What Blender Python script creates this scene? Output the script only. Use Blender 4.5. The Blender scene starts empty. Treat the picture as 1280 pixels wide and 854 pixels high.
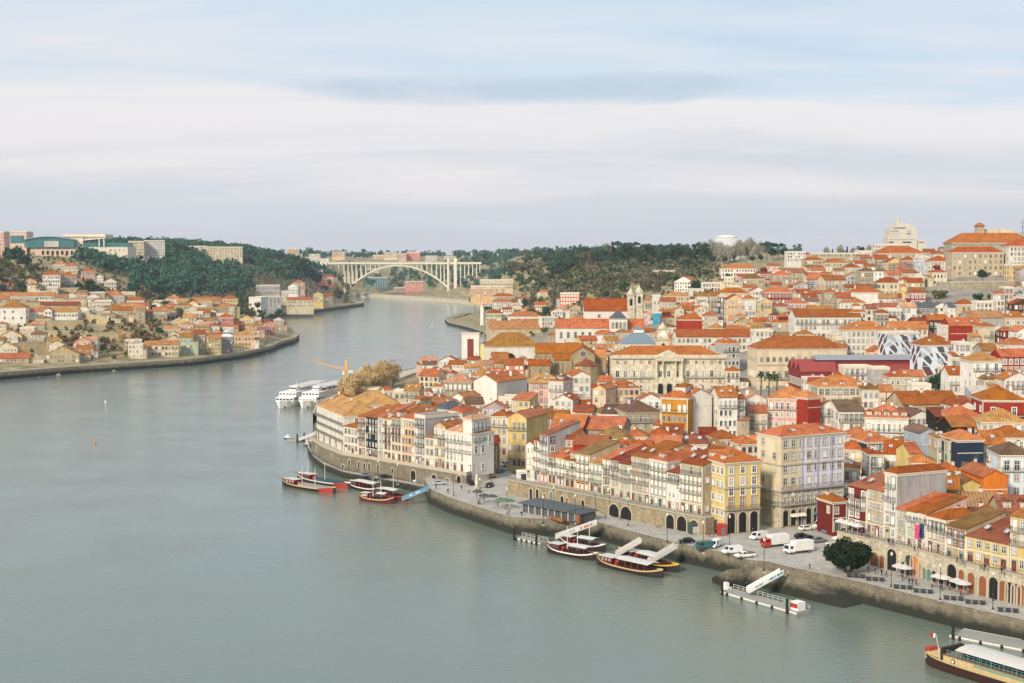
import bpy, math, random
import numpy as np
from mathutils import Vector, Matrix
from mathutils.geometry import tessellate_polygon
R = math.radians
rng = random.Random(7)
scene = bpy.context.scene
COL = scene.collection
# ---------------------------------------------------------------- camera model (photo pixels 1280 x 854)
F, CX, CY, HOR, CAMZ = 1750.0, 640.0, 427.0, 320.0, 80.0
PITCH = math.atan((CY - HOR) / F)
_fw = (0.0, math.cos(PITCH), -math.sin(PITCH)); _up = (0.0, math.sin(PITCH), math.cos(PITCH))
def ray(px, py):
    u = (px - CX) / F; v = (CY - py) / F
    return Vector((u, _fw[1] + _up[1] * v, _fw[2] + _up[2] * v))
def at(px, py, z):
    d = ray(px, py); t = (z - CAMZ) / d.z
    return Vector((d.x * t, d.y * t, z))
def atY(px, py, Y):
    d = ray(px, py); t = Y / d.y
    return Vector((d.x * t, Y, CAMZ + d.z * t))
def proj(p):
    x, y, z = p[0], p[1], p[2] - CAMZ
    dz = y * _fw[1] + z * _fw[2]; dv = y * _up[1] + z * _up[2]
    return CX + F * x / dz, CY - F * dv / dz
# ---------------------------------------------------------------- terrain
CP = """1500 300 6;1280 300 4;1180 310 4;1100 340 4;1000 360 4;900 380 4;760 400 4;640 430 4;540 470 4;480 490 2
1280 330 10;1160 350 10;1400 340 11;1280 450 22;1280 600 35;1280 750 47;1280 850 55;1280 885 65;1280 1000 74;1280 1300 82;1280 2500 84;1500 450 26;1500 700 46;1500 1000 75;1500 2000 84
1180 450 20;1180 600 28;1180 700 38;1180 850 54;1180 885 65;1180 1100 74;1180 1300 80
1050 395 4.4;1050 440 8;1050 520 15;1000 640 16;1060 620 20;1050 700 27;1110 700 31;1050 800 41;1050 1000 58;1050 1200 70;1050 1500 80;1050 2500 80
950 400 4.4;950 480 10;950 580 13;950 660 15.5;950 770 25;950 850 33;950 1000 48;950 1200 62;950 1500 76;950 2500 78
850 410 6;850 520 11;850 700 12;850 790 17;850 900 26;850 1100 40;850 1400 60;850 1700 72;850 2500 76
760 420 7;760 520 11;760 700 14;760 900 24;760 1100 33;760 1350 55;760 1600 73;760 2500 76
680 440 7;680 520 10;680 620 12;680 900 14;680 1100 18;680 1300 25;680 1500 50;680 1750 70;680 2500 75
640 450 4.4;640 520 8;640 620 10;640 900 9;640 1200 9;640 1500 9;640 1700 22;640 2000 60;640 2300 72;640 3000 74
580 470 4.4;560 550 7;560 650 7;500 600 7;470 540 8;440 530 8;410 560 6;500 750 5;560 850 5;450 650 5;590 1100 5;610 1400 5;600 1650 5
610 2000 10;600 2300 6;600 1830 20;632 1880 28;585 1740 6;570 2450 5;530 2560 5;490 2640 5;460 2700 5;560 2650 7;520 2720 7;640 1750 16;610 2600 40;600 2800 64;600 3200 72;560 2850 8;540 3100 40;520 2900 8;480 2900 8;480 3300 50;520 3600 72;450 3600 72;600 5000 74;400 5000 74;500 5000 74
-80 930 4;0 940 5;100 980 5;200 1030 5;300 1120 5;345 1250 5;360 1320 5
-80 1050 18;0 1050 12;0 1150 20;50 1150 21;100 1150 22;170 1150 19;220 1100 12;230 1200 22;280 1180 14;280 1300 26;330 1300 10;340 1500 12
0 1250 32;75 1350 48;120 1350 40;160 1300 30;20 1450 64;100 1550 70;100 1700 79;0 1700 82;-100 1500 75;-100 2500 84
200 1450 34;200 1700 54;200 1900 76;270 1500 30;280 1750 50;280 2000 76;340 1700 14;340 1850 22;350 2000 54;350 2250 74
400 2050 8;400 2250 22;400 2450 52;430 2350 12;450 2280 4;420 2700 68;400 3000 74;200 3000 80;0 3000 82;200 5000 78;900 5000 78;1280 5000 84;1600 5000 84;-200 5000 84"""
_cp = np.array([[float(v) for v in e.split()] for l in CP.split("\n") for e in l.split(";")])
def _q(px, Y): return np.stack([np.asarray(px) / 150.0, np.log(np.asarray(Y)) * 8.0], -1)
_cq = _q(_cp[:, 0], _cp[:, 1])
_A = np.linalg.norm(_cq[:, None] - _cq[None], axis=-1)
_w = np.linalg.solve(_A + 1e-6 * np.eye(len(_A)), _cp[:, 2] - 20.0)
def ground_np(X, Y):
    X = np.asarray(X, float); Y = np.maximum(np.asarray(Y, float), 120.0)
    px = np.clip(CX + F * X / Y, -400, 1800)
    q = _q(px, Y); out = np.zeros(X.shape)
    for i in range(len(_cq)):
        out += _w[i] * np.hypot(q[..., 0] - _cq[i, 0], q[..., 1] - _cq[i, 1])
    return out + 20.0
def ground(x, y): return float(ground_np(np.array([x]), np.array([y]))[0])
def solve(px, py, h, y0=300.0, y1=4500.0):
    d = ray(px, py); Y = np.exp(np.linspace(math.log(y0), math.log(y1), 900))
    t = Y / d.y; g = ground_np(d.x * t, Y); zz = CAMZ + d.z * t - h
    i = int(np.argmax(zz <= g)) if (zz <= g).any() else 899
    return float(Y[i])
# ---------------------------------------------------------------- materials
def lin(c):
    return tuple(((v / 255.0) / 12.92 if v <= 10 else (((v / 255.0) + 0.055) / 1.055) ** 2.4) for v in c)
M = {}
def nt(m):
    m.use_nodes = True; t = m.node_tree; t.nodes.clear()
    o = t.nodes.new('ShaderNodeOutputMaterial'); b = t.nodes.new('ShaderNodeBsdfPrincipled')
    t.links.new(b.outputs[0], o.inputs[0]); return t, b
def N(t, kind, **kw):
    n = t.nodes.new('ShaderNode' + kind)
    for k, v in kw.items():
        if k in n.inputs: n.inputs[k].default_value = v
        else: setattr(n, k, v)
    return n
def ramp(t, fac, stops):
    r = t.nodes.new('ShaderNodeValToRGB'); e = r.color_ramp.elements
    while len(e) < len(stops): e.new(0.5)
    for i, (p, c) in enumerate(stops): e[i].position = p; e[i].color = (*c, 1) if len(c) == 3 else c
    t.links.new(fac, r.inputs[0]); return r
def mixc(t, fac, a, b, mode='MIX'):
    m = t.nodes.new('ShaderNodeMix'); m.data_type = 'RGBA'; m.blend_type = mode
    for s, v in ((m.inputs[0], fac), (m.inputs[6], a), (m.inputs[7], b)):
        if hasattr(v, 'is_linked'): t.links.new(v, s)
        elif isinstance(v, (int, float)): s.default_value = v
        else: s.default_value = (*v, 1) if len(v) == 3 else v
    return m.outputs[2]
def tex(t, scale, src='Object', stretch=(1, 1, 1), detail=4, rough=0.6):
    c = t.nodes.new('ShaderNodeTexCoord'); mp = t.nodes.new('ShaderNodeMapping'); mp.inputs['Scale'].default_value = stretch
    oi = t.nodes.new('ShaderNodeObjectInfo'); va = t.nodes.new('ShaderNodeVectorMath'); va.operation = 'ADD'
    ml = t.nodes.new('ShaderNodeMath'); ml.operation = 'MULTIPLY'; ml.inputs[1].default_value = 300.0
    t.links.new(oi.outputs['Random'], ml.inputs[0]); t.links.new(c.outputs[src], va.inputs[0]); t.links.new(ml.outputs[0], va.inputs[1])
    t.links.new(va.outputs[0], mp.inputs[0])
    n = N(t, 'TexNoise', Scale=scale, Detail=detail, Roughness=rough); t.links.new(mp.outputs[0], n.inputs['Vector']); return n.outputs[0]
def objrand(t, col, amt):
    oi = t.nodes.new('ShaderNodeObjectInfo'); mr = N(t, 'MapRange'); mr.inputs[3].default_value = 1 - amt; mr.inputs[4].default_value = 1 + amt * .6
    t.links.new(oi.outputs['Random'], mr.inputs[0]); h = N(t, 'HueSaturation'); t.links.new(mr.outputs[0], h.inputs['Value']); t.links.new(col, h.inputs['Color'])
    return h.outputs[0]
def bump(t, b, height, strength, dist=0.1):
    n = N(t, 'Bump', Strength=strength, Distance=dist); t.links.new(height, n.inputs['Height']); t.links.new(n.outputs[0], b.inputs['Normal'])
def plaster(name, c, dirt=0.35, rough=0.9):
    if name in M: return M[name]
    m = bpy.data.materials.new(name); t, b = nt(m); c = lin(c)
    n1 = tex(t, 0.35, stretch=(1, 1, .35), detail=5, rough=.7); n2 = tex(t, 2.2, stretch=(1, 1, .2), detail=3)
    k = ramp(t, n1, [(.42, (0, 0, 0)), (.75, (1, 1, 1))]).outputs[0]
    col = mixc(t, k, c, tuple(v * (1 - dirt) * f for v, f in zip(c, (1, .95, .86))))
    k2 = ramp(t, n2, [(.3, (.78, .77, .75)), (.62, (1.04, 1.04, 1.04))]).outputs[0]
    col = mixc(t, 0.55, col, k2, 'MULTIPLY')
    t.links.new(objrand(t, col, .1), b.inputs['Base Color']); b.inputs['Roughness'].default_value = rough
    b.inputs['Specular IOR Level'].default_value = .25
    M[name] = m; return m
def stone(name, c, bw=1.2, bh=.5, mort=.03):
    if name in M: return M[name]
    m = bpy.data.materials.new(name); t, b = nt(m); c = lin(c)
    tc = t.nodes.new('ShaderNodeTexCoord')
    br = N(t, 'TexBrick', Scale=1.0); br.inputs['Brick Width'].default_value = bw; br.inputs['Row Height'].default_value = bh
    br.inputs['Mortar Size'].default_value = mort; br.inputs['Color1'].default_value = (*[v * 1.12 for v in c], 1); br.inputs['Color2'].default_value = (*[v * .78 for v in c], 1)
    br.inputs['Mortar'].default_value = (*[v * (.75 if name == 'granite setts' else .5) for v in c], 1); t.links.new(tc.outputs['UV'], br.inputs['Vector'])
    n1 = tex(t, .22, detail=6, rough=.75); k = ramp(t, n1, [(.4, (1.05, 1.04, 1)), (.58, (.84, .82, .77)), (.76, (.58, .56, .5))]).outputs[0]
    n2 = tex(t, 1.3, stretch=(1, 1, .25)); k2 = ramp(t, n2, [(.3, (.6, .6, .56)), (.6, (1.05, 1.05, 1.05))]).outputs[0]
    col = mixc(t, .85, br.outputs[0], k, 'MULTIPLY'); col = mixc(t, .7, col, k2, 'MULTIPLY')
    t.links.new(col, b.inputs['Base Color']); b.inputs['Roughness'].default_value = .92; bump(t, b, br.outputs['Fac'], .4, -.04)
    M[name] = m; return m
def tidal(name, base):
    """river masonry with a band of dark algae up to the high water line"""
    m = base.copy(); m.name = name; t = m.node_tree; b = next(n for n in t.nodes if n.type == 'BSDF_PRINCIPLED'); src = b.inputs['Base Color'].links[0].from_socket
    g = t.nodes.new('ShaderNodeNewGeometry'); sp = t.nodes.new('ShaderNodeSeparateXYZ'); t.links.new(g.outputs['Position'], sp.inputs[0])
    n = N(t, 'TexNoise', Scale=.5, Detail=4); t.links.new(g.outputs['Position'], n.inputs['Vector']); ad = N(t, 'Math', operation='MULTIPLY_ADD'); ad.inputs[1].default_value = 2.6; t.links.new(n.outputs[0], ad.inputs[0]); t.links.new(sp.outputs['Z'], ad.inputs[2])
    k = ramp(t, ad.outputs[0], [(0, (1, 1, 1)), (1, (0, 0, 0))]); mr = N(t, 'MapRange'); mr.inputs[1].default_value = 3.0; mr.inputs[2].default_value = 4.8; t.links.new(ad.outputs[0], mr.inputs[0]); t.links.new(mr.outputs[0], k.inputs[0])
    t.links.new(mixc(t, k.outputs[0], src, lin((40, 42, 32))), b.inputs['Base Color']); return m
def roofmat(name, c):
    if name in M: return M[name]
    m = bpy.data.materials.new(name); t, b = nt(m); c = lin(c)
    n1 = tex(t, .3, detail=6, rough=.75); n2 = tex(t, 1.7, detail=4, rough=.8)
    k1 = ramp(t, n1, [(.36, tuple(v * f for v, f in zip(c, (.6, .56, .6)))), (.5, c), (.66, tuple(min(1, v * f) for v, f in zip(c, (1.15, 1.3, 1.3))))]).outputs[0]
    k2 = ramp(t, n2, [(.32, (.5, .46, .44)), (.52, (1, 1, 1)), (.72, (1.1, 1.08, 1.02))]).outputs[0]
    col = mixc(t, .75, k1, k2, 'MULTIPLY')
    tc = t.nodes.new('ShaderNodeTexCoord'); mp = t.nodes.new('ShaderNodeMapping'); t.links.new(tc.outputs['UV'], mp.inputs[0])
    w = N(t, 'TexWave', Scale=.36, Distortion=.5); w.bands_direction = 'X'; w.wave_profile = 'SIN'; w.inputs['Detail Scale'].default_value = 2.0; t.links.new(mp.outputs[0], w.inputs['Vector'])
    col = mixc(t, .6, col, ramp(t, w.outputs[0], [(0, (.5, .48, .46)), (.6, (1.1, 1.1, 1.1))]).outputs[0], 'MULTIPLY')
    # lichen and replaced tiles: patches with their own colour, different on every roof
    n4 = tex(t, .55, detail=5, rough=.7); k4 = ramp(t, n4, [(.56, (0, 0, 0)), (.66, (1, 1, 1))]).outputs[0]
    ln = t.nodes.new('ShaderNodeMath'); ln.operation = 'MULTIPLY'; ln.inputs[1].default_value = .55; t.links.new(k4, ln.inputs[0])
    col = mixc(t, ln.outputs[0], col, lin((120, 100, 78)))
    n5 = tex(t, .16, detail=2); k5 = ramp(t, n5, [(.55, (0, 0, 0)), (.58, (1, 1, 1))]).outputs[0]; l5 = t.nodes.new('ShaderNodeMath'); l5.operation = 'MULTIPLY'; l5.inputs[1].default_value = .4; t.links.new(k5, l5.inputs[0])
    col = mixc(t, l5.outputs[0], col, tuple(min(1, v * f) for v, f in zip(c, (.72, .6, .55))))
    col = objrand(t, col, .3); oi = t.nodes.new('ShaderNodeObjectInfo'); mu = t.nodes.new('ShaderNodeMath'); mu.operation = 'MULTIPLY'; mu.inputs[1].default_value = 7.31; fr = t.nodes.new('ShaderNodeMath'); fr.operation = 'FRACT'; t.links.new(oi.outputs['Random'], mu.inputs[0]); t.links.new(mu.outputs[0], fr.inputs[0])
    hs = N(t, 'HueSaturation'); m1 = N(t, 'MapRange'); m1.inputs[3].default_value = .497; m1.inputs[4].default_value = .518; t.links.new(fr.outputs[0], m1.inputs[0]); t.links.new(m1.outputs[0], hs.inputs['Hue']); m2 = N(t, 'MapRange'); m2.inputs[3].default_value = 1.12; m2.inputs[4].default_value = .95; t.links.new(oi.outputs['Random'], m2.inputs[0]); t.links.new(m2.outputs[0], hs.inputs['Saturation']); t.links.new(col, hs.inputs['Color'])
    t.links.new(hs.outputs[0], b.inputs['Base Color']); b.inputs['Roughness'].default_value = .85
    b.inputs['Specular IOR Level'].default_value = .3
    bump(t, b, w.outputs[0], .5, .08); M[name] = m; return m
def simple(name, c, rough=.6, metal=0.0, var=.12, scale=1.5, spec=.4):
    if name in M: return M[name]
    m = bpy.data.materials.new(name); t, b = nt(m); c = lin(c); n = tex(t, scale)
    col = ramp(t, n, [(.3, tuple(v * (1 - var) for v in c)), (.7, tuple(min(1, v * (1 + var)) for v in c))]).outputs[0]
    t.links.new(col, b.inputs['Base Color']); b.inputs['Roughness'].default_value = rough; b.inputs['Metallic'].default_value = metal
    b.inputs['Specular IOR Level'].default_value = spec
    M[name] = m; return m
def foliage(name, c, c2):
    if name in M: return M[name]
    m = bpy.data.materials.new(name); t, b = nt(m); a, d = lin(c), lin(c2)
    n = tex(t, .45, detail=5, rough=.7); col = ramp(t, n, [(.32, a), (.68, d)]).outputs[0]
    n2 = tex(t, 3.0); col = mixc(t, .6, col, ramp(t, n2, [(.3, (.55, .55, .55)), (.7, (1.3, 1.3, 1.2))]).outputs[0], 'MULTIPLY')
    t.links.new(objrand(t, col, .2), b.inputs['Base Color']); b.inputs['Roughness'].default_value = .8; b.inputs['Specular IOR Level'].default_value = .2
    M[name] = m; return m
WALLC = dict(white=(224, 220, 210), cream=(218, 204, 172), beige=(190, 174, 144), yellow=(216, 192, 126), ochre=(190, 132, 42), pink=(222, 178, 162), peach=(226, 186, 142),
    red=(158, 52, 34), maroon=(112, 38, 32), orange=(216, 120, 36), navy=(38, 54, 72), bluegrey=(172, 186, 200), lavender=(214, 211, 224), grey=(178, 176, 172), teal=(34, 52, 56),
    slate=(84, 84, 86), brown=(88, 58, 44), black=(38, 32, 30), coral=(214, 134, 112), turquoise=(62, 160, 190), paleblue=(212, 224, 232), green=(182, 196, 168), lemon=(226, 220, 156), mauve=(176, 160, 164), glass=(70, 116, 120))
ROOFC = dict(o=(172, 94, 54), b=(184, 98, 52), r=(150, 74, 50), k=(178, 122, 70), n=(122, 92, 74), m=(148, 110, 70), p=(194, 138, 108), g=(128, 138, 150), w=(222, 220, 214), s=(78, 80, 84), d=(142, 74, 54), c=(190, 178, 160))
ROOFN = dict(o='orange', b='bright orange', r='red', k='ochre', n='brown', m='mossy', p='pale pink', g='grey', w='white', s='slate', d='dark red', c='pale')
def wallmat(c):
    if c == 'stone': return stone('stone wall', (168, 156, 132), 1.1, .45)
    if c == 'tan': return stone('tan stone wall', (196, 178, 138), 1.0, .45)
    if c == 'mural': return muralmat()
    return plaster(c + ' plaster', WALLC[c], dirt=.25 if c in ('white', 'paleblue', 'lavender') else .38)
def roofm(c):
    if c in 'gwsc': return simple(ROOFN[c] + ' roofing', ROOFC[c], .6, 0, .15, .5)
    return roofmat(ROOFN[c] + ' roof tiles', ROOFC[c])
def muralmat():
    if 'mural' in M: return M['mural']
    m = bpy.data.materials.new('mural'); t, b = nt(m); tc = t.nodes.new('ShaderNodeTexCoord'); mp = t.nodes.new('ShaderNodeMapping')
    mp.inputs['Rotation'].default_value = (0, .6, .5); mp.inputs['Scale'].default_value = (.2, .2, .13); t.links.new(tc.outputs['Object'], mp.inputs[0])
    v = N(t, 'TexVoronoi', Scale=1.3); v.distance = 'MANHATTAN'; t.links.new(mp.outputs[0], v.inputs['Vector'])
    sp = t.nodes.new('ShaderNodeSeparateColor'); t.links.new(v.outputs['Color'], sp.inputs[0])
    r = ramp(t, sp.outputs[0], [(0, lin((98, 58, 60))), (.22, lin((205, 214, 220))), (.45, lin((170, 178, 182))), (.62, lin((78, 78, 82))), (.78, lin((222, 222, 220))), (.92, lin((128, 70, 66)))]); r.color_ramp.interpolation = 'CONSTANT'
    w = N(t, 'TexWave', Scale=.12, Distortion=4.0); w.bands_direction = 'DIAGONAL'; t.links.new(tc.outputs['Object'], w.inputs['Vector'])
    k = ramp(t, w.outputs[0], [(.80, (0, 0, 0)), (.83, (1, 1, 1))])
    t.links.new(mixc(t, k.outputs[0], r.outputs[0], lin((206, 216, 222))), b.inputs['Base Color']); b.inputs['Roughness'].default_value = .9
    M['mural'] = m; return m
def glassmat():
    if 'window glass' in M: return M['window glass']
    m = bpy.data.materials.new('window glass'); t, b = nt(m); n = tex(t, .1); oi = N(t, 'ObjectInfo')
    c = ramp(t, oi.outputs['Random'], [(0, (.03, .033, .035)), (.3, (.07, .075, .078)), (.6, (.2, .2, .195)), (1, (.5, .48, .44))])
    t.links.new(c.outputs[0], b.inputs['Base Color']); b.inputs['Roughness'].default_value = .12; M['window glass'] = m; return m
# ---------------------------------------------------------------- mesh builder
class MB:
    def __init__(s): s.v = []; s.f = []; s.m = []; s.mats = []; s.sm = []
    def mi(s, mat):
        if mat not in s.mats: s.mats.append(mat)
        return s.mats.index(mat)
    def add(s, vs, fs, mat, smooth=False):
        o = len(s.v); i = s.mi(mat); s.v.extend(tuple(v) for v in vs)
        for f in fs: s.f.append(tuple(o + k for k in f)); s.m.append(i); s.sm.append(smooth)
        return s
    def box(s, x0, x1, y0, y1, z0, z1, mat):
        return s.add([(x0, y0, z0), (x1, y0, z0), (x1, y1, z0), (x0, y1, z0), (x0, y0, z1), (x1, y0, z1), (x1, y1, z1), (x0, y1, z1)],
                     [(0, 3, 2, 1), (4, 5, 6, 7), (0, 1, 5, 4), (1, 2, 6, 5), (2, 3, 7, 6), (3, 0, 4, 7)], mat)
    def frus(s, a, z0, b, z1, mat):     # a,b = (x0,x1,y0,y1)
        return s.add([(a[0], a[2], z0), (a[1], a[2], z0), (a[1], a[3], z0), (a[0], a[3], z0), (b[0], b[2], z1), (b[1], b[2], z1), (b[1], b[3], z1), (b[0], b[3], z1)],
                     [(0, 3, 2, 1), (4, 5, 6, 7), (0, 1, 5, 4), (1, 2, 6, 5), (2, 3, 7, 6), (3, 0, 4, 7)], mat)
    def prism(s, poly, axis, a, b, mat):  # poly in the plane perpendicular to axis ('x': (y,z); 'y': (x,z); 'z': (x,y))
        n = len(poly)
        mk = {'x': lambda p, q: (q, p[0], p[1]), 'y': lambda p, q: (p[0], q, p[1]), 'z': lambda p, q: (p[0], p[1], q)}[axis]
        vs = [mk(p, a) for p in poly] + [mk(p, b) for p in poly]
        fs = [(i, (i + 1) % n, n + (i + 1) % n, n + i) for i in range(n)]
        if n <= 4: caps = [tuple(range(n))]
        else: caps = [tuple(c) for c in tessellate_polygon([[Vector((p[0], p[1], 0)) for p in poly]])]
        fs += caps + [tuple(n + k for k in c[::-1]) for c in caps]
        return s.add(vs, fs, mat)
    def tube(s, p, q, r0, r1, mat, n=6, cap=True, smooth=True):
        p, q = Vector(p), Vector(q); d = (q - p).normalized(); a = d.orthogonal().normalized(); b = d.cross(a)
        vs = []
        for c, r in ((p, r0), (q, r1)):
            for i in range(n):
                t = 2 * math.pi * i / n; vs.append(c + a * (r * math.cos(t)) + b * (r * math.sin(t)))
        s.add(vs, [(i, (i + 1) % n, n + (i + 1) % n, n + i) for i in range(n)], mat, smooth)
        if cap: s.add(vs, [tuple(range(n - 1, -1, -1)), tuple(range(n, 2 * n))], mat)
        return s
    def lathe(s, prof, mat, n=12, c=(0, 0, 0), sx=1, sy=1, smooth=True):
        vs = [(c[0] + sx * r * math.cos(2 * math.pi * i / n), c[1] + sy * r * math.sin(2 * math.pi * i / n), c[2] + z) for r, z in prof for i in range(n)]
        fs = [(k * n + i, k * n + (i + 1) % n, (k + 1) * n + (i + 1) % n, (k + 1) * n + i) for k in range(len(prof) - 1) for i in range(n)]
        s.add(vs, fs, mat, smooth); m = len(prof) - 1
        return s.add([vs[i] for i in range(n)] + [vs[m * n + i] for i in range(n)], [tuple(range(n - 1, -1, -1)), tuple(range(n, 2 * n))], mat)
    def mesh(s, name, uv=True):
        me = bpy.data.meshes.new(name); me.from_pydata(s.v, [], s.f)
        for m in s.mats: me.materials.append(m)
        me.polygons.foreach_set('material_index', s.m); me.polygons.foreach_set('use_smooth', s.sm)
        if uv:
            l = me.uv_layers.new(name='UVMap').data; V = s.v; k = 0
            for f in s.f:
                p = [Vector(V[i]) for i in f]; n = (p[1] - p[0]).cross(p[2] - p[0])
                n = n.normalized() if n.length > 1e-9 else Vector((0, 0, 1))
                t = Vector((0, 0, 1)).cross(n)
                t = t.normalized() if t.length > .05 else Vector((1, 0, 0))
                b = n.cross(t)
                for q in p: l[k].uv = (q.dot(t), q.dot(b)); k += 1
        me.validate(); me.update(); return me
    def build(s, name, parent=None, loc=None, rz=0, uv=True):
        return obj(name, s.mesh(name, uv), parent, loc, rz)
def obj(name, me, parent=None, loc=None, rz=0):
    o = bpy.data.objects.new(name, me); COL.objects.link(o)
    if parent: o.parent = parent
    if loc is not None: o.location = loc
    if rz: o.rotation_euler = (0, 0, rz)
    return o
LABELS = {}
def tag(o, label, cat, group=None):
    o['label'] = label; o['category'] = cat
    if group: o['group'] = group
    return o
def thing(name, label, cat, loc=(0, 0, 0), rz=0, group=None):
    o = obj(name, None, None, loc, rz); o.empty_display_size = .5; return tag(o, label, cat, group)
def kind(o, k): o['kind'] = k; return o
def copy_tree(o, parent=None):
    c = o.copy(); COL.objects.link(c); c.parent = parent
    for ch in list(o.children): copy_tree(ch, c)
    return c
ORD = ['first', 'second', 'third', 'fourth', 'fifth', 'sixth', 'seventh', 'eighth', 'ninth', 'tenth', 'eleventh', 'twelfth', 'thirteenth', 'fourteenth', 'fifteenth', 'sixteenth', 'seventeenth', 'eighteenth', 'nineteenth', 'twentieth'] + ['%dth' % i for i in range(21, 400)]
# ---------------------------------------------------------------- windows, doors, balconies (shared meshes)
WM = {}
def wstyle(s):
    st = simple('granite trim', (176, 166, 146), .9); wh = simple('white joinery', (226, 224, 216), .6); gl = glassmat()
    mr = simple('maroon joinery', (104, 34, 30), .6); gr = simple('green joinery', (44, 74, 62), .6); ye = simple('ochre joinery', (196, 128, 44), .6); pl = simple('white trim', (228, 224, 212), .8)
    bk = simple('black joinery', (34, 32, 32), .5)
    return dict(w=(st, wh, gl), s=(st, st, gl), r=(mr, wh, gl), m=(st, mr, gl), d=(pl, wh, gl), W=(st, wh, wh), g=(st, gr, gl), y=(ye, wh, gl), k=(bk, wh, gl), a=(pl, bk, gl), t=(wh, wh, gl))[s]
def window_mesh(style, w, h):
    k = (style, round(w, 1), round(h, 1))
    if k in WM: return WM[k]
    w, h = k[1], k[2]; tr, jo, gl = wstyle(style); b = MB(); s = .16
    b.box(-w/2 - s, -w/2, -.12, .03, -.02, h, tr); b.box(w/2, w/2 + s, -.12, .03, -.02, h, tr)
    b.box(-w/2 - s, w/2 + s, -.14, .03, h, h + .2, tr); b.box(-w/2 - s - .06, w/2 + s + .06, -.2, .03, -.16, -.02, tr)
    b.box(-w/2, w/2, -.03, .02, -.02, h, gl)
    for x0, x1 in ((-w/2, -w/2 + .1), (w/2 - .1, w/2), (-.05, .05)): b.box(x0, x1, -.07, .0, 0, h, jo)
    for z in ((.0, .1), (h * .62, h * .62 + .09), (h - .1, h)): b.box(-w/2, w/2, -.065, .0, z[0], z[1], jo)
    WM[k] = b.mesh('window_' + style); return WM[k]
def door_mesh(style, w, h):
    k = ('door' + style, round(w, 1), round(h, 1))
    if k in WM: return WM[k]
    w, h = k[1], k[2]; tr, jo, gl = wstyle(style); b = MB(); s = .2
    b.box(-w/2 - s, -w/2, -.14, .03, 0, h, tr); b.box(w/2, w/2 + s, -.14, .03, 0, h, tr); b.box(-w/2 - s, w/2 + s, -.16, .03, h, h + .25, tr)
    b.box(-w/2, w/2, -.04, .02, 0, h, jo); b.box(-w/2 + .12, w/2 - .12, -.06, 0, h * .72, h - .12, gl); b.box(-.03, .03, -.07, 0, 0, h * .7, tr)
    WM[k] = b.mesh('door_' + style); return WM[k]
def arch_mesh(w, h, tr, fill, depth=.35):
    k = ('arch', round(w, 1), round(h, 1), tr.name, fill.name)
    if k in WM: return WM[k]
    b = MB(); n = 10; r = w / 2; zs = h - r; t = .35
    inn = [(-r, 0)] + [(-r * math.cos(math.pi * i / n), zs + r * math.sin(math.pi * i / n)) for i in range(n + 1)] + [(r, 0)]
    out = [(-r - t, 0)] + [(-(r + t) * math.cos(math.pi * i / n), zs + (r + t) * math.sin(math.pi * i / n)) for i in range(n + 1)] + [(r + t, 0)]
    for i in range(len(inn) - 1):
        a, c, d, e = inn[i], inn[i + 1], out[i + 1], out[i]
        b.add([(p[0], y, p[1]) for y in (-.22, .05) for p in (a, c, d, e)], [(0, 1, 2, 3), (0, 4, 5, 1), (3, 2, 6, 7)], tr)
    b.prism(inn, 'y', -.03, .05, fill)
    WM[k] = b.mesh('arch'); return WM[k]
def balcony_mesh(w, d=.75):
    b = MB(); ir = simple('black iron', (40, 42, 44), .5); st = simple('granite trim', (176, 166, 146), .9)
    b.box(-w/2, w/2, -d, .02, -.16, 0, st); b.box(-w/2, w/2, -d, -d + .05, .95, 1.0, ir)
    for x in (-w/2, w/2 - .05): b.box(x, x + .05, -d, 0, .95, 1.0, ir)
    n = max(3, int(w / .28))
    for i in range(n + 1):
        x = -w/2 + .02 + (w - .04) * i / n; b.box(x - .018, x + .018, -d + .005, -d + .04, 0, .95, ir)
    for i in range(1, 3):
        for x in (-w/2 + .01, w/2 - .045): b.box(x, x + .035, -d + d * i / 3, -d + d * i / 3 + .035, 0, .95, ir)
    return b.mesh('balcony')
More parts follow.
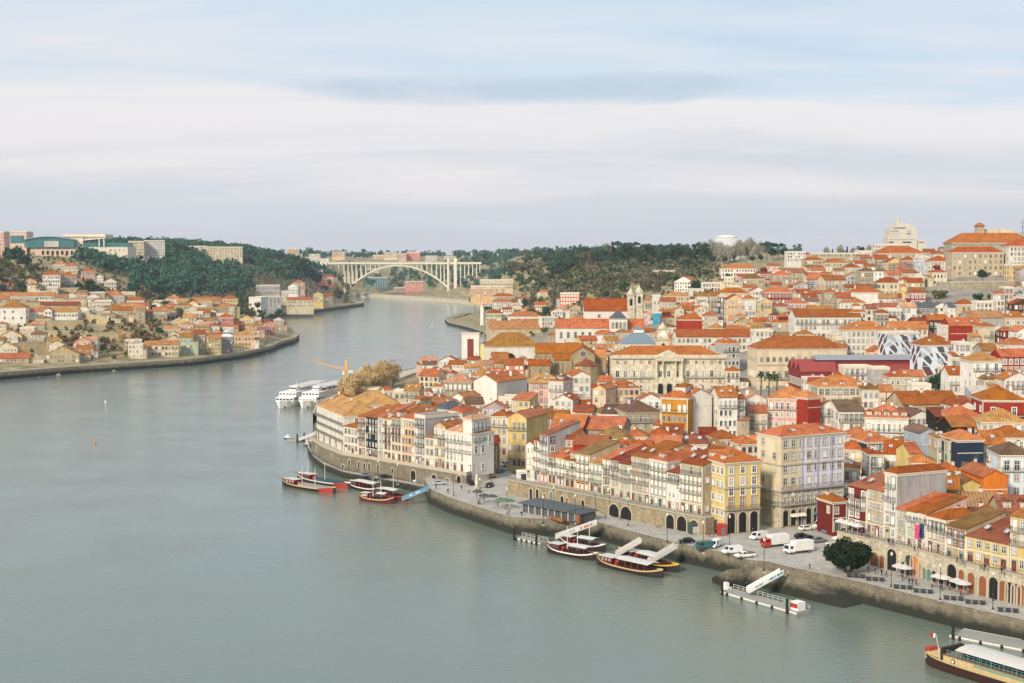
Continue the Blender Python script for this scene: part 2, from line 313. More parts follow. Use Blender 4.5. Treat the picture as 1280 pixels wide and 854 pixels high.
def roof_mesh(w, d, h, rt, mat, rise, o, edge, face):
    b = MB(); x0, x1, y0, y1 = -w/2 - o, w/2 + o, -o, d + o; t = .22; rc = edge
    if rt == 'hip':
        W, D = x1 - x0, y1 - y0; ym = (y0 + y1) / 2; xm = 0.0
        if W >= D: a, c = (x0 + D / 2, ym), (x1 - D / 2, ym)
        else: a, c = (xm, y0 + W / 2), (xm, y1 - W / 2)
        if W >= D: rise = rise * D
        else: rise = rise * W
        z0, z1, zr = h - .03, h + t, h + t + rise
        vs = [(x0, y0, z0), (x1, y0, z0), (x1, y1, z0), (x0, y1, z0), (x0, y0, z1), (x1, y0, z1), (x1, y1, z1), (x0, y1, z1), (*a, zr), (*c, zr)]
        b.add(vs, [(0, 3, 2, 1)], edge); b.add(vs, [(0, 1, 5, 4), (1, 2, 6, 5), (2, 3, 7, 6), (3, 0, 4, 7)], edge)
        if W >= D: fs = [(4, 5, 9, 8), (5, 6, 9), (6, 7, 8, 9), (7, 4, 8)]
        else: fs = [(4, 5, 8), (5, 6, 9, 8), (6, 7, 9), (7, 4, 8, 9)]
        b.add(vs, fs, mat)
        segs = [(vs[8], vs[9])] + [(vs[4], vs[8]), (vs[5], vs[9] if W >= D else vs[8]), (vs[6], vs[9]), (vs[7], vs[8] if W >= D else vs[9])]
        for p, q in segs:
            if (Vector(p) - Vector(q)).length > .5: b.tube(p, q, .13, .13, mat, 4, False)
    elif rt in ('gp', 'gx'):
        span = (d if rt == 'gp' else w); r = rise * span; m0, m1 = (0, d) if rt == 'gp' else (-w/2, w/2); k = r / (span / 2); mid = (m0 + m1) / 2
        e0, e1 = m0 - o, m1 + o; ze = h - k * o
        poly = [(e0, ze), (mid, h + r), (e1, ze), (e1, ze + t), (mid, h + r + t), (e0, ze + t)]
        lo, hi = ((-w/2 - o * .6, w/2 + o * .6) if rt == 'gp' else (-o * .6, d + o * .6))
        b.prism(poly, 'x' if rt == 'gp' else 'y', lo, hi, mat)
        p, q = ((lo, mid, h + r + t), (hi, mid, h + r + t)) if rt == 'gp' else ((mid, lo, h + r + t), (mid, hi, h + r + t)); b.tube(p, q, .15, .15, mat, 4, False)
    elif rt == 'shed':
        r = rise * d; k = r / d
        b.prism([(-o, h - k * o), (d + .1, h + r + .05), (d + .1, h + r + .05 + t), (-o, h - k * o + t)], 'x', -w/2 - o * .5, w/2 + o * .5, mat)
    else:
        b.box(x0 + o - .12, x1 - o + .12, -.12, d + .12, h, h + .18, edge); b.box(x0 + o, x1 - o, 0, d, h + .17, h + .23, mat)
        for xa, xb, ya, yb in ((-w/2 - .1, w/2 + .1, -.1, .15), (-w/2 - .1, w/2 + .1, d - .15, d + .1), (-w/2 - .1, -w/2 + .15, .15, d - .15), (w/2 - .15, w/2 + .1, .15, d - .15)): b.box(xa, xb, ya, yb, h + .18, h + .75, edge)
    return b.mesh('roof')
HOUSES = []
FOOT = []
NWIN = [0]
def house(A, B, zE, zB, d, wall, roof, rt, o):
    """A, B: facade ends (left, right) in plan; zE eave height, zB ground height"""
    A, B = Vector(A[:2]), Vector(B[:2]); w = (B - A).length; th = math.atan2(B.y - A.y, B.x - A.x); C = (A + B) / 2; h = max(2.2, zE - zB)
    st_ = int(o.get('nf', max(1, round((h - .3) / 3.15)))); auto_n = 'tenement' if st_ >= 4 else 'cottage' if st_ <= 2 else 'town_house'
    name = o.get('K', auto_n); o['N'] = name; far = C.length
    root = thing(name, '', o.get('cat', name.replace('town_', '')), (C.x, C.y, zB), th, o.get('grp'))
    if rt == 'hip' and w < 12.5 and 'R' not in o and C.length > 480 and 'K' not in o and rng.random() < .5: rt = rng.choice(['gp', 'gp', 'gx', 'shed'])
    wm = wallmat(wall); rm = roofm(roof); trim = simple('pale cornice', (212, 204, 184), .9) if wall not in ('stone', 'tan') else simple('granite trim', (176, 166, 146), .9)
    rise = float(o.get('rise', .27 if rt == 'hip' else .25)); ov = float(o.get('ov', .45)); e = .015
    b = MB(); low = -float(o.get('low', 9)); W2 = w / 2 - e
    if rt == 'gp': b.prism([(0, low), (d, low), (d, h), (d / 2, h + rise * d - .02), (0, h)], 'x', -W2, W2, wm)
    elif rt == 'gx': b.prism([(-W2, low), (W2, low), (W2, h), (0, h + rise * w - .02), (-W2, h)], 'y', 0, d, wm)
    elif rt == 'shed': b.prism([(0, low), (d, low), (d, h + rise * d - .02), (0, h)], 'x', -W2, W2, wm)
    else: b.box(-W2, W2, 0, d, low, h, wm)
    if rt in ('hip', 'flat'):
        b.box(-W2 - .12, W2 + .12, -.16, 0, h - .5, h - .04, trim); b.box(-W2 - .16, -W2, 0, d, h - .5, h - .04, trim); b.box(W2, W2 + .16, 0, d, h - .5, h - .04, trim)
    nf = int(o.get('nf', max(1, round((h - .3) / 3.15)))); fh = (h - .4) / nf
    if far < 700 and nf > 1 and 'nb' not in o:
        for i in range(1, nf):
            if i == 1 or i == nf - 1: b.box(-W2, W2, -.09, 0, i * fh - .12, i * fh + .1, trim)
    if far < 640 and 'nw' not in o:
        for sx in (-1, 1): b.box(sx * W2 - (.3 if sx > 0 else 0), sx * W2 + (.3 if sx < 0 else 0), -.06, 0, 0, h - .5, trim)
    b.build('wall', root)
    ro = obj('roof', roof_mesh(w, d, h, rt, rm, rise, ov, trim, wm), root)
    cam = Vector((0, 0)); faces = []
    ex, ey = Vector((math.cos(th), math.sin(th))), Vector((-math.sin(th), math.cos(th)))
    if 'nw' not in o:
        faces.append((w, Vector((0, 0)), 0, False))
        if ex.dot(cam - B) > 2 and 'ns' not in o and d > 4: faces.append((d, Vector((w / 2, d / 2)), R(90), True))
        if (-ex).dot(cam - A) > 2 and 'ns' not in o and d > 4: faces.append((d, Vector((-w / 2, d / 2)), R(-90), True))
    if 'R' not in o and 'K' not in o and far < 760 and nf > 1 and 'bal' not in o and 'nw' not in o and rng.random() < .4: o['bal'] = '1'
    st = o.get('w', rng.choice('wwwwsdtm')); cap = 60; st2 = st if rng.random() < .6 else rng.choice('wsdtWk')
    for fw, fc, fr, side in faces:
        nc = int(o['nc']) if ('nc' in o and not side) else max(1, round(fw / (2.0 if far < 560 else 2.5)))
        if side: nc = max(1, round(fw / 3.4))
        while nc * nf > (cap if not side else 20): nc -= 1
        pw = (fw - .5) / nc; ww = min(1.35, pw * .56); dd = Vector((math.cos(fr), math.sin(fr))); nn = Vector((math.sin(fr), -math.cos(fr)))
        for i in range(nf):
            stf = st2 if i == nf - 1 else st; g = i == 0; bal = (not side) and ('bal' in o) and i > 0 and i >= nf - int(o['bal'])
            tall = bal or ('tall' in o and not g)
            if g and 'ng' in o: continue
            for j in range(nc):
                if side and rng.random() < .35: continue
                x = -fw / 2 + .25 + pw * (j + .5); p = fc + dd * x
                if g and not side and far < 800 and (j % 2 == int(o.get('dm', 0)) or 'dr' in o):
                    c = obj('door', door_mesh(o.get('dw', rng.choice('mmgrs')), ww * 1.1, min(2.5, fh - .5)), root, (p.x, p.y, 0), fr)
                else:
                    wh = min(2.6, fh - .5) if tall else min(1.95, fh * .6)
                    if rng.random() < .05 and not side and far < 900: continue
                    c = obj('window', window_mesh('W' if rng.random() < .07 else stf, ww, wh), root, (p.x, p.y, i * fh + (.16 if tall else fh * .28)), fr)
                NWIN[0] += 1
        if 'bal' in o and not side:
            me = balcony_mesh(w - .5)
            for i in range(1, nf):
                if i >= nf - int(o['bal']): obj('balcony', me, root, (0, 0, i * fh + .14))
    k = rise * (min(w, d) if rt == 'hip' else (d if rt == 'gp' else w))
    if rt in ('hip', 'gp', 'gx') and 'nch' not in o and far < 1200 and rng.random() < .75:
        cb = MB(); cx = rng.uniform(-.32, .32) * w; cy = d * rng.uniform(.45, .7); zt = h + k + rng.uniform(.3, .9); s = rng.uniform(.35, .6)
        pm = plaster('white plaster', WALLC['white']); cb.box(cx - s, cx + s, cy - .35, cy + .35, h, zt, pm); cb.box(cx - s - .1, cx + s + .1, cy - .45, cy + .45, zt, zt + .15, trim); cb.box(cx - s + .1, cx + s - .1, cy - .25, cy + .25, zt + .15, zt + .45, rm)
        cb.build('chimney', ro)
    if k > 0 and far < 900 and rng.random() < .45 and rt in ('hip', 'gp', 'shed'):   # a television aerial
        ab = MB(); gm_ = simple('grey steel', (96, 100, 104), .5); xa, ya, z0 = rng.uniform(-.3, .3) * w, d * .5, h; zt = h + k + rng.uniform(2, 3.4); ab.tube((xa, ya, z0), (xa, ya, zt), .045, .035, gm_, 4); [ab.box(xa - .7, xa + .7, ya - .02, ya + .02, zt - q, zt - q + .05, gm_) for q in (.15, .5, .85)]; ab.build('aerial', ro)
    if k > 0 and far < 800 and 'sk' not in o and rng.random() < .3: o['sk'] = '2' if w > 7 else '1'
    for i in range(int(o.get('dn', 0))):
        n = int(o['dn']); x = -w / 2 + w * (i + .5) / n; db = MB(); y0 = .9; zz = h + .35; wp = plaster('white plaster', WALLC['white'])
        db.box(x - .85, x + .85, y0, y0 + 3.2, zz - .3, zz + 1.7, wp); db.prism([(x - 1.1, zz + 1.7), (x + 1.1, zz + 1.7), (x, zz + 2.35)], 'y', y0 - .2, y0 + 3.6, rm)
        dm = db.build('dormer', ro); obj('window', window_mesh('w', .9, 1.2), None, (x, y0, zz + .2)).parent = dm
    for i in range(int(o.get('sk', 0))):   # skylights
        x = -w / 2 + w * (i + .6) / (int(o['sk']) + .2); y = d * .22; sl = rise * 2
        sb = MB(); zz = h + .22 + (y + ov) * sl; sb.prism([(y - .6, zz - .6 * sl + .1), (y + .6, zz + .6 * sl + .1), (y + .6, zz + .6 * sl + .2), (y - .6, zz - .6 * sl + .2)], 'x', x - .55, x + .55, simple('skylight glass', (170, 178, 182), .2))
        sb.build('skylight', ro)
    if 'R' not in o and 'K' not in o and C.length > 480 and C.length < 1400 and w > 5 and w < 20 and 'nw' not in o and wall != 'mural' and rng.random() < .55:   # a lower wing built on to the side
        aw, ad, ah = rng.uniform(2.5, 4.5), rng.uniform(4, min(d, 7)), h * rng.uniform(.45, .8); s_ = rng.choice((-1, 1)); x0, x1 = (w / 2 + .02, w / 2 + aw) if s_ > 0 else (-w / 2 - aw, -w / 2 - .02); y0 = rng.uniform(-1.2, 1.5)
        ab = MB(); am = wallmat(rng.choice(['white', 'cream', 'beige', 'grey', wall, 'pink'])); rr = ad * .22; ab.prism([(y0, -9), (y0 + ad, -9), (y0 + ad, ah + rr), (y0, ah)], 'x', x0, x1, am); an = ab.build('side_wing', root)
        rb = MB(); rb.prism([(y0 - .4, ah - .08), (y0 + ad + .2, ah + rr + .06), (y0 + ad + .2, ah + rr + .24), (y0 - .4, ah + .12)], 'x', x0 - .2, x1 + .2, roofm(rng.choice('oobrmkn'))); rb.build('roof', an)
        if ah > 3: obj('window', window_mesh(rng.choice('wst'), 1.0, 1.4), an, ((x0 + x1) / 2, y0, ah - 2.2)); NWIN[0] += 1
    if 'R' not in o and 'K' not in o and rt == 'hip' and C.length > 480 and C.length < 1300 and w > 8 and w < 14 and 'nw' not in o and d > 8 and rng.random() < .35:   # an attic storey rising through the roof
        ab = MB(); a, q = w * rng.uniform(.16, .26), d * rng.uniform(.2, .3); xc = rng.uniform(-.12, .12) * w; zt = h + k + rng.uniform(.8, 1.6); ab.box(xc - a, xc + a, d / 2 - q, d / 2 + q, h, zt, wallmat(rng.choice(['white', 'cream', 'beige', 'maroon', 'grey']))); at_ = ab.build('attic', ro)
        rb = MB(); rb.frus((xc - a - .4, xc + a + .4, d / 2 - q - .4, d / 2 + q + .4), zt, (xc - a * .4, xc + a * .4, d / 2 - .1, d / 2 + .1), zt + 1.1, rm); rb.build('attic_roof', ro)
    px, py = proj((C.x, C.y, (zE + zB) / 2)); px0, _ = proj((A.x, A.y, zE)); px1, pye = proj((B.x, B.y, zE))
    HOUSES.append(dict(root=root, px=px, py=pye + 4, w=px1 - px0, wall=wall, roof=roof, rt=rt, wm=w, h=h, o=o)); FOOT.append((C.x + ey.x * d / 2, C.y + ey.y * d / 2, max(w, d) / 2))
    return root, ro
def isect(px, py, C, dx):
    r = ray(px, py); # (r.x, r.y)*t = C + dx*s
    det = r.x * -dx.y + dx.x * r.y
    t = (C.x * -dx.y + dx.x * C.y) / det
    return Vector((r.x * t, r.y * t))
def opts(tok):
    o = {}
    for k in tok:
        if '=' in k: a, b = k.split('=', 1); o[a] = b.replace('+', ' ')
        else: o[k] = 1
    return o
def hill_house(line):
    t = line.split(); x0, x1, ye, h = map(float, t[:4]); wall, roof, rt = t[4:7]; th = R(float(t[7])); d = float(t[8]); o = opts(t[9:])
    xm = (x0 + x1) / 2; Y = float(o['Y']) if 'Y' in o else solve(xm, ye, h)
    C3 = atY(xm, ye, Y); C = Vector((C3.x, C3.y)); dx = Vector((math.cos(th), math.sin(th)))
    A, B = isect(x0, ye, C, dx), isect(x1, ye, C, dx)
    zg = min(ground(C.x, C.y), ground(A.x, A.y) + 2, ground(B.x, B.y) + 2); zB = C3.z - h
    if 'Y' in o: zB = max(min(zB, C3.z - 3), zg)
    return house(A, B, C3.z, zB, d, wall, roof, rt, o)
def row_house(line, base, zb):
    """base: list of pixel points at height zb along which the row stands"""
    P = [at(px, py, zb) for px, py in base]
    def on(px):
        for p, q, a, b in zip(P, P[1:], base, base[1:]):
            if a[0] <= px <= b[0] or (b is base[-1]):
                return isect(px, (a[1] + b[1]) / 2, Vector((p.x, p.y)), Vector((q.x - p.x, q.y - p.y)).normalized())
    t = line.split(); x0, x1, ye = map(float, t[:3]); wall, roof, rt = t[3:6]; d = float(t[6]); o = opts(t[7:]); o.setdefault('ov', '.3')
    A, B = on(x0), on(x1); C = (A + B) / 2; r = ray((x0 + x1) / 2, ye); zE = CAMZ + r.z * C.y / r.y
    o.setdefault('low', '1'); return house(A, B, zE, zb, d, wall, roof, rt, o)
# ---------------------------------------------------------------- riverside rows (pixel columns along a base line)
BASE_L = [(396, 548), (430, 564.5), (472, 572), (531, 582.5), (557, 586.5), (590, 592)]
ROW_L = """396.5 430 514 white k hip 16 bal=3 w=d nf=4 tall nc=9
430 448 534 white o shed 12 w=s nf=3
448 457 521 pink o shed 13 w=r bal=3 nf=5
457 473 521.5 teal o shed 14 w=k nf=5 bal=2
473 480 521 grey o shed 14 w=w nf=5
480 489.5 523.5 cream o shed 14 w=m bal=3 nf=5 dn=1
489.5 502 522.5 cream o shed 14 w=m bal=2 nf=5 dn=1
502 519 524 peach o hip 14 w=m nf=5
519 531.5 521 grey s flat 15 w=k bal=3 nf=5 ns
531.5 543 547 white m shed 9 w=s nf=3
543 557 533 beige o gx 13 w=k bal=1 nf=4
557 590 541 white p hip 10 nf=4 w=d tall bal=2"""
for l in ROW_L.split('\n'): row_house(l + ' R=quay', BASE_L, 8.1)
BASE_M = [(655, 596.5), (740, 614), (799, 626.5), (846, 637.5), (878, 643.5)]  # several fronts below are greyed: cloud shade put into their wall colours
ROW_M = """658 667.5 556 white o gx 9 nf=3 w=W
667.5 675 550 pink r shed 11 w=W bal=3 nf=4 dr
675 685 543 grey r shed 13 w=t bal=4 nf=5 dr dw=y
685 695.5 571 cream o shed 11 w=W bal=2 nf=3 dr
695.5 706 572 cream b shed 12 w=W bal=2 nf=3 dr dw=r
706 719 575 beige o shed 12 w=t bal=2 nf=3 dr dn=1
719 737 567 beige m shed 12 w=W bal=3 nf=4 dr dw=y
737 753 579 green k shed 12 w=w bal=2 nf=3 dr
753 763 573 beige b shed 12 w=k bal=1 nf=4
763 774 575 pink r shed 12 w=w bal=2 nf=4
774 789 580 green r shed 12 w=w bal=2 nf=4 tall
789 812 571 beige o shed 13 w=w bal=3 nf=5 nc=5
812 834 576 grey o hip 13 w=W bal=2 nf=5 dn=1
834 850 591 white d shed 11 w=t bal=1 nf=4
850 878 580 beige o shed 13 w=W bal=3 nf=5 nc=5"""
for l in ROW_M.split('\n'): row_house(l + ' R=wall low=5.5', BASE_M, 9.8)
BASE_R = [(1059, 660), (1105, 673), (1157, 687), (1208, 700.5), (1280, 717), (1320, 726)]
ROW_R = """1060 1083 609 maroon r shed 13 w=t bal=2 nf=4 nc=3
1083 1105 612 beige o shed 13 w=w nf=4 nc=4
1105 1120 592 grey o hip 15.5 w=t bal=2 nf=5 ns
1120 1133 637 grey b shed 12 w=w nf=4
1133 1146 639 green b shed 12 w=w nf=4 bal=1
1146 1159 641 pink o shed 12 w=t nf=4 bal=1
1159 1182 649 beige b hip 11 w=w bal=1 nf=3 nc=4
1182 1207 659 beige m shed 12 w=r bal=1 nf=3
1207 1261 675 yellow d shed 15 w=w nf=2 nc=5 dw=m sk=2
1262 1302 648 yellow o shed 14 w=w bal=2 nf=4"""
for l in ROW_R.split('\n'): row_house(l + ' R=arcade', BASE_R, 11.5)
def corner_house(px, pz, zb, th, wid, d, zE, wall, roof, rt, **o):
    """house whose nearest (left front) corner stands at pixel px,pz"""
    p = at(px, pz, zb); dx = Vector((math.cos(R(th)), math.sin(R(th)))); A = Vector((p.x, p.y)); return house(A, A + dx * wid, zE, zb, d, wall, roof, rt, {k: str(v) if not isinstance(v, dict) else v for k, v in o.items()})
def eave_at(px, pz, zb, ye):
    p = at(px, pz, zb); r = ray(px, ye); return CAMZ + r.z * p.y / r.y
c1 = corner_house(590, 592, 8.1, 50, 8.5, 4, eave_at(590, 592, 8.1, 525), 'white', 'p', 'hip', nf=5, w='d', bal=2, R='quay')
_b = at(905.5, 668, 5.2).to_2d(); _e = eave_at(905.5, 668, 5.2, 580); _t = R(-67)
c2 = house(_b - Vector((math.cos(_t), math.sin(_t))) * 11.8, _b, _e, 5.2, 11.2, 'yellow', 'b', 'hip', dict(nf='5', w='t', nc='5', ns=1, dn='2', low='1', R='yellow'))
c3 = corner_house(975, 659, 5.4, 28, 22.5, 10.5, eave_at(975, 659, 5.4, 547), 'lavender', 'b', 'hip', nf=7, w='w', ng=1, bal=0, nc=8, R='cube', rise='.2')
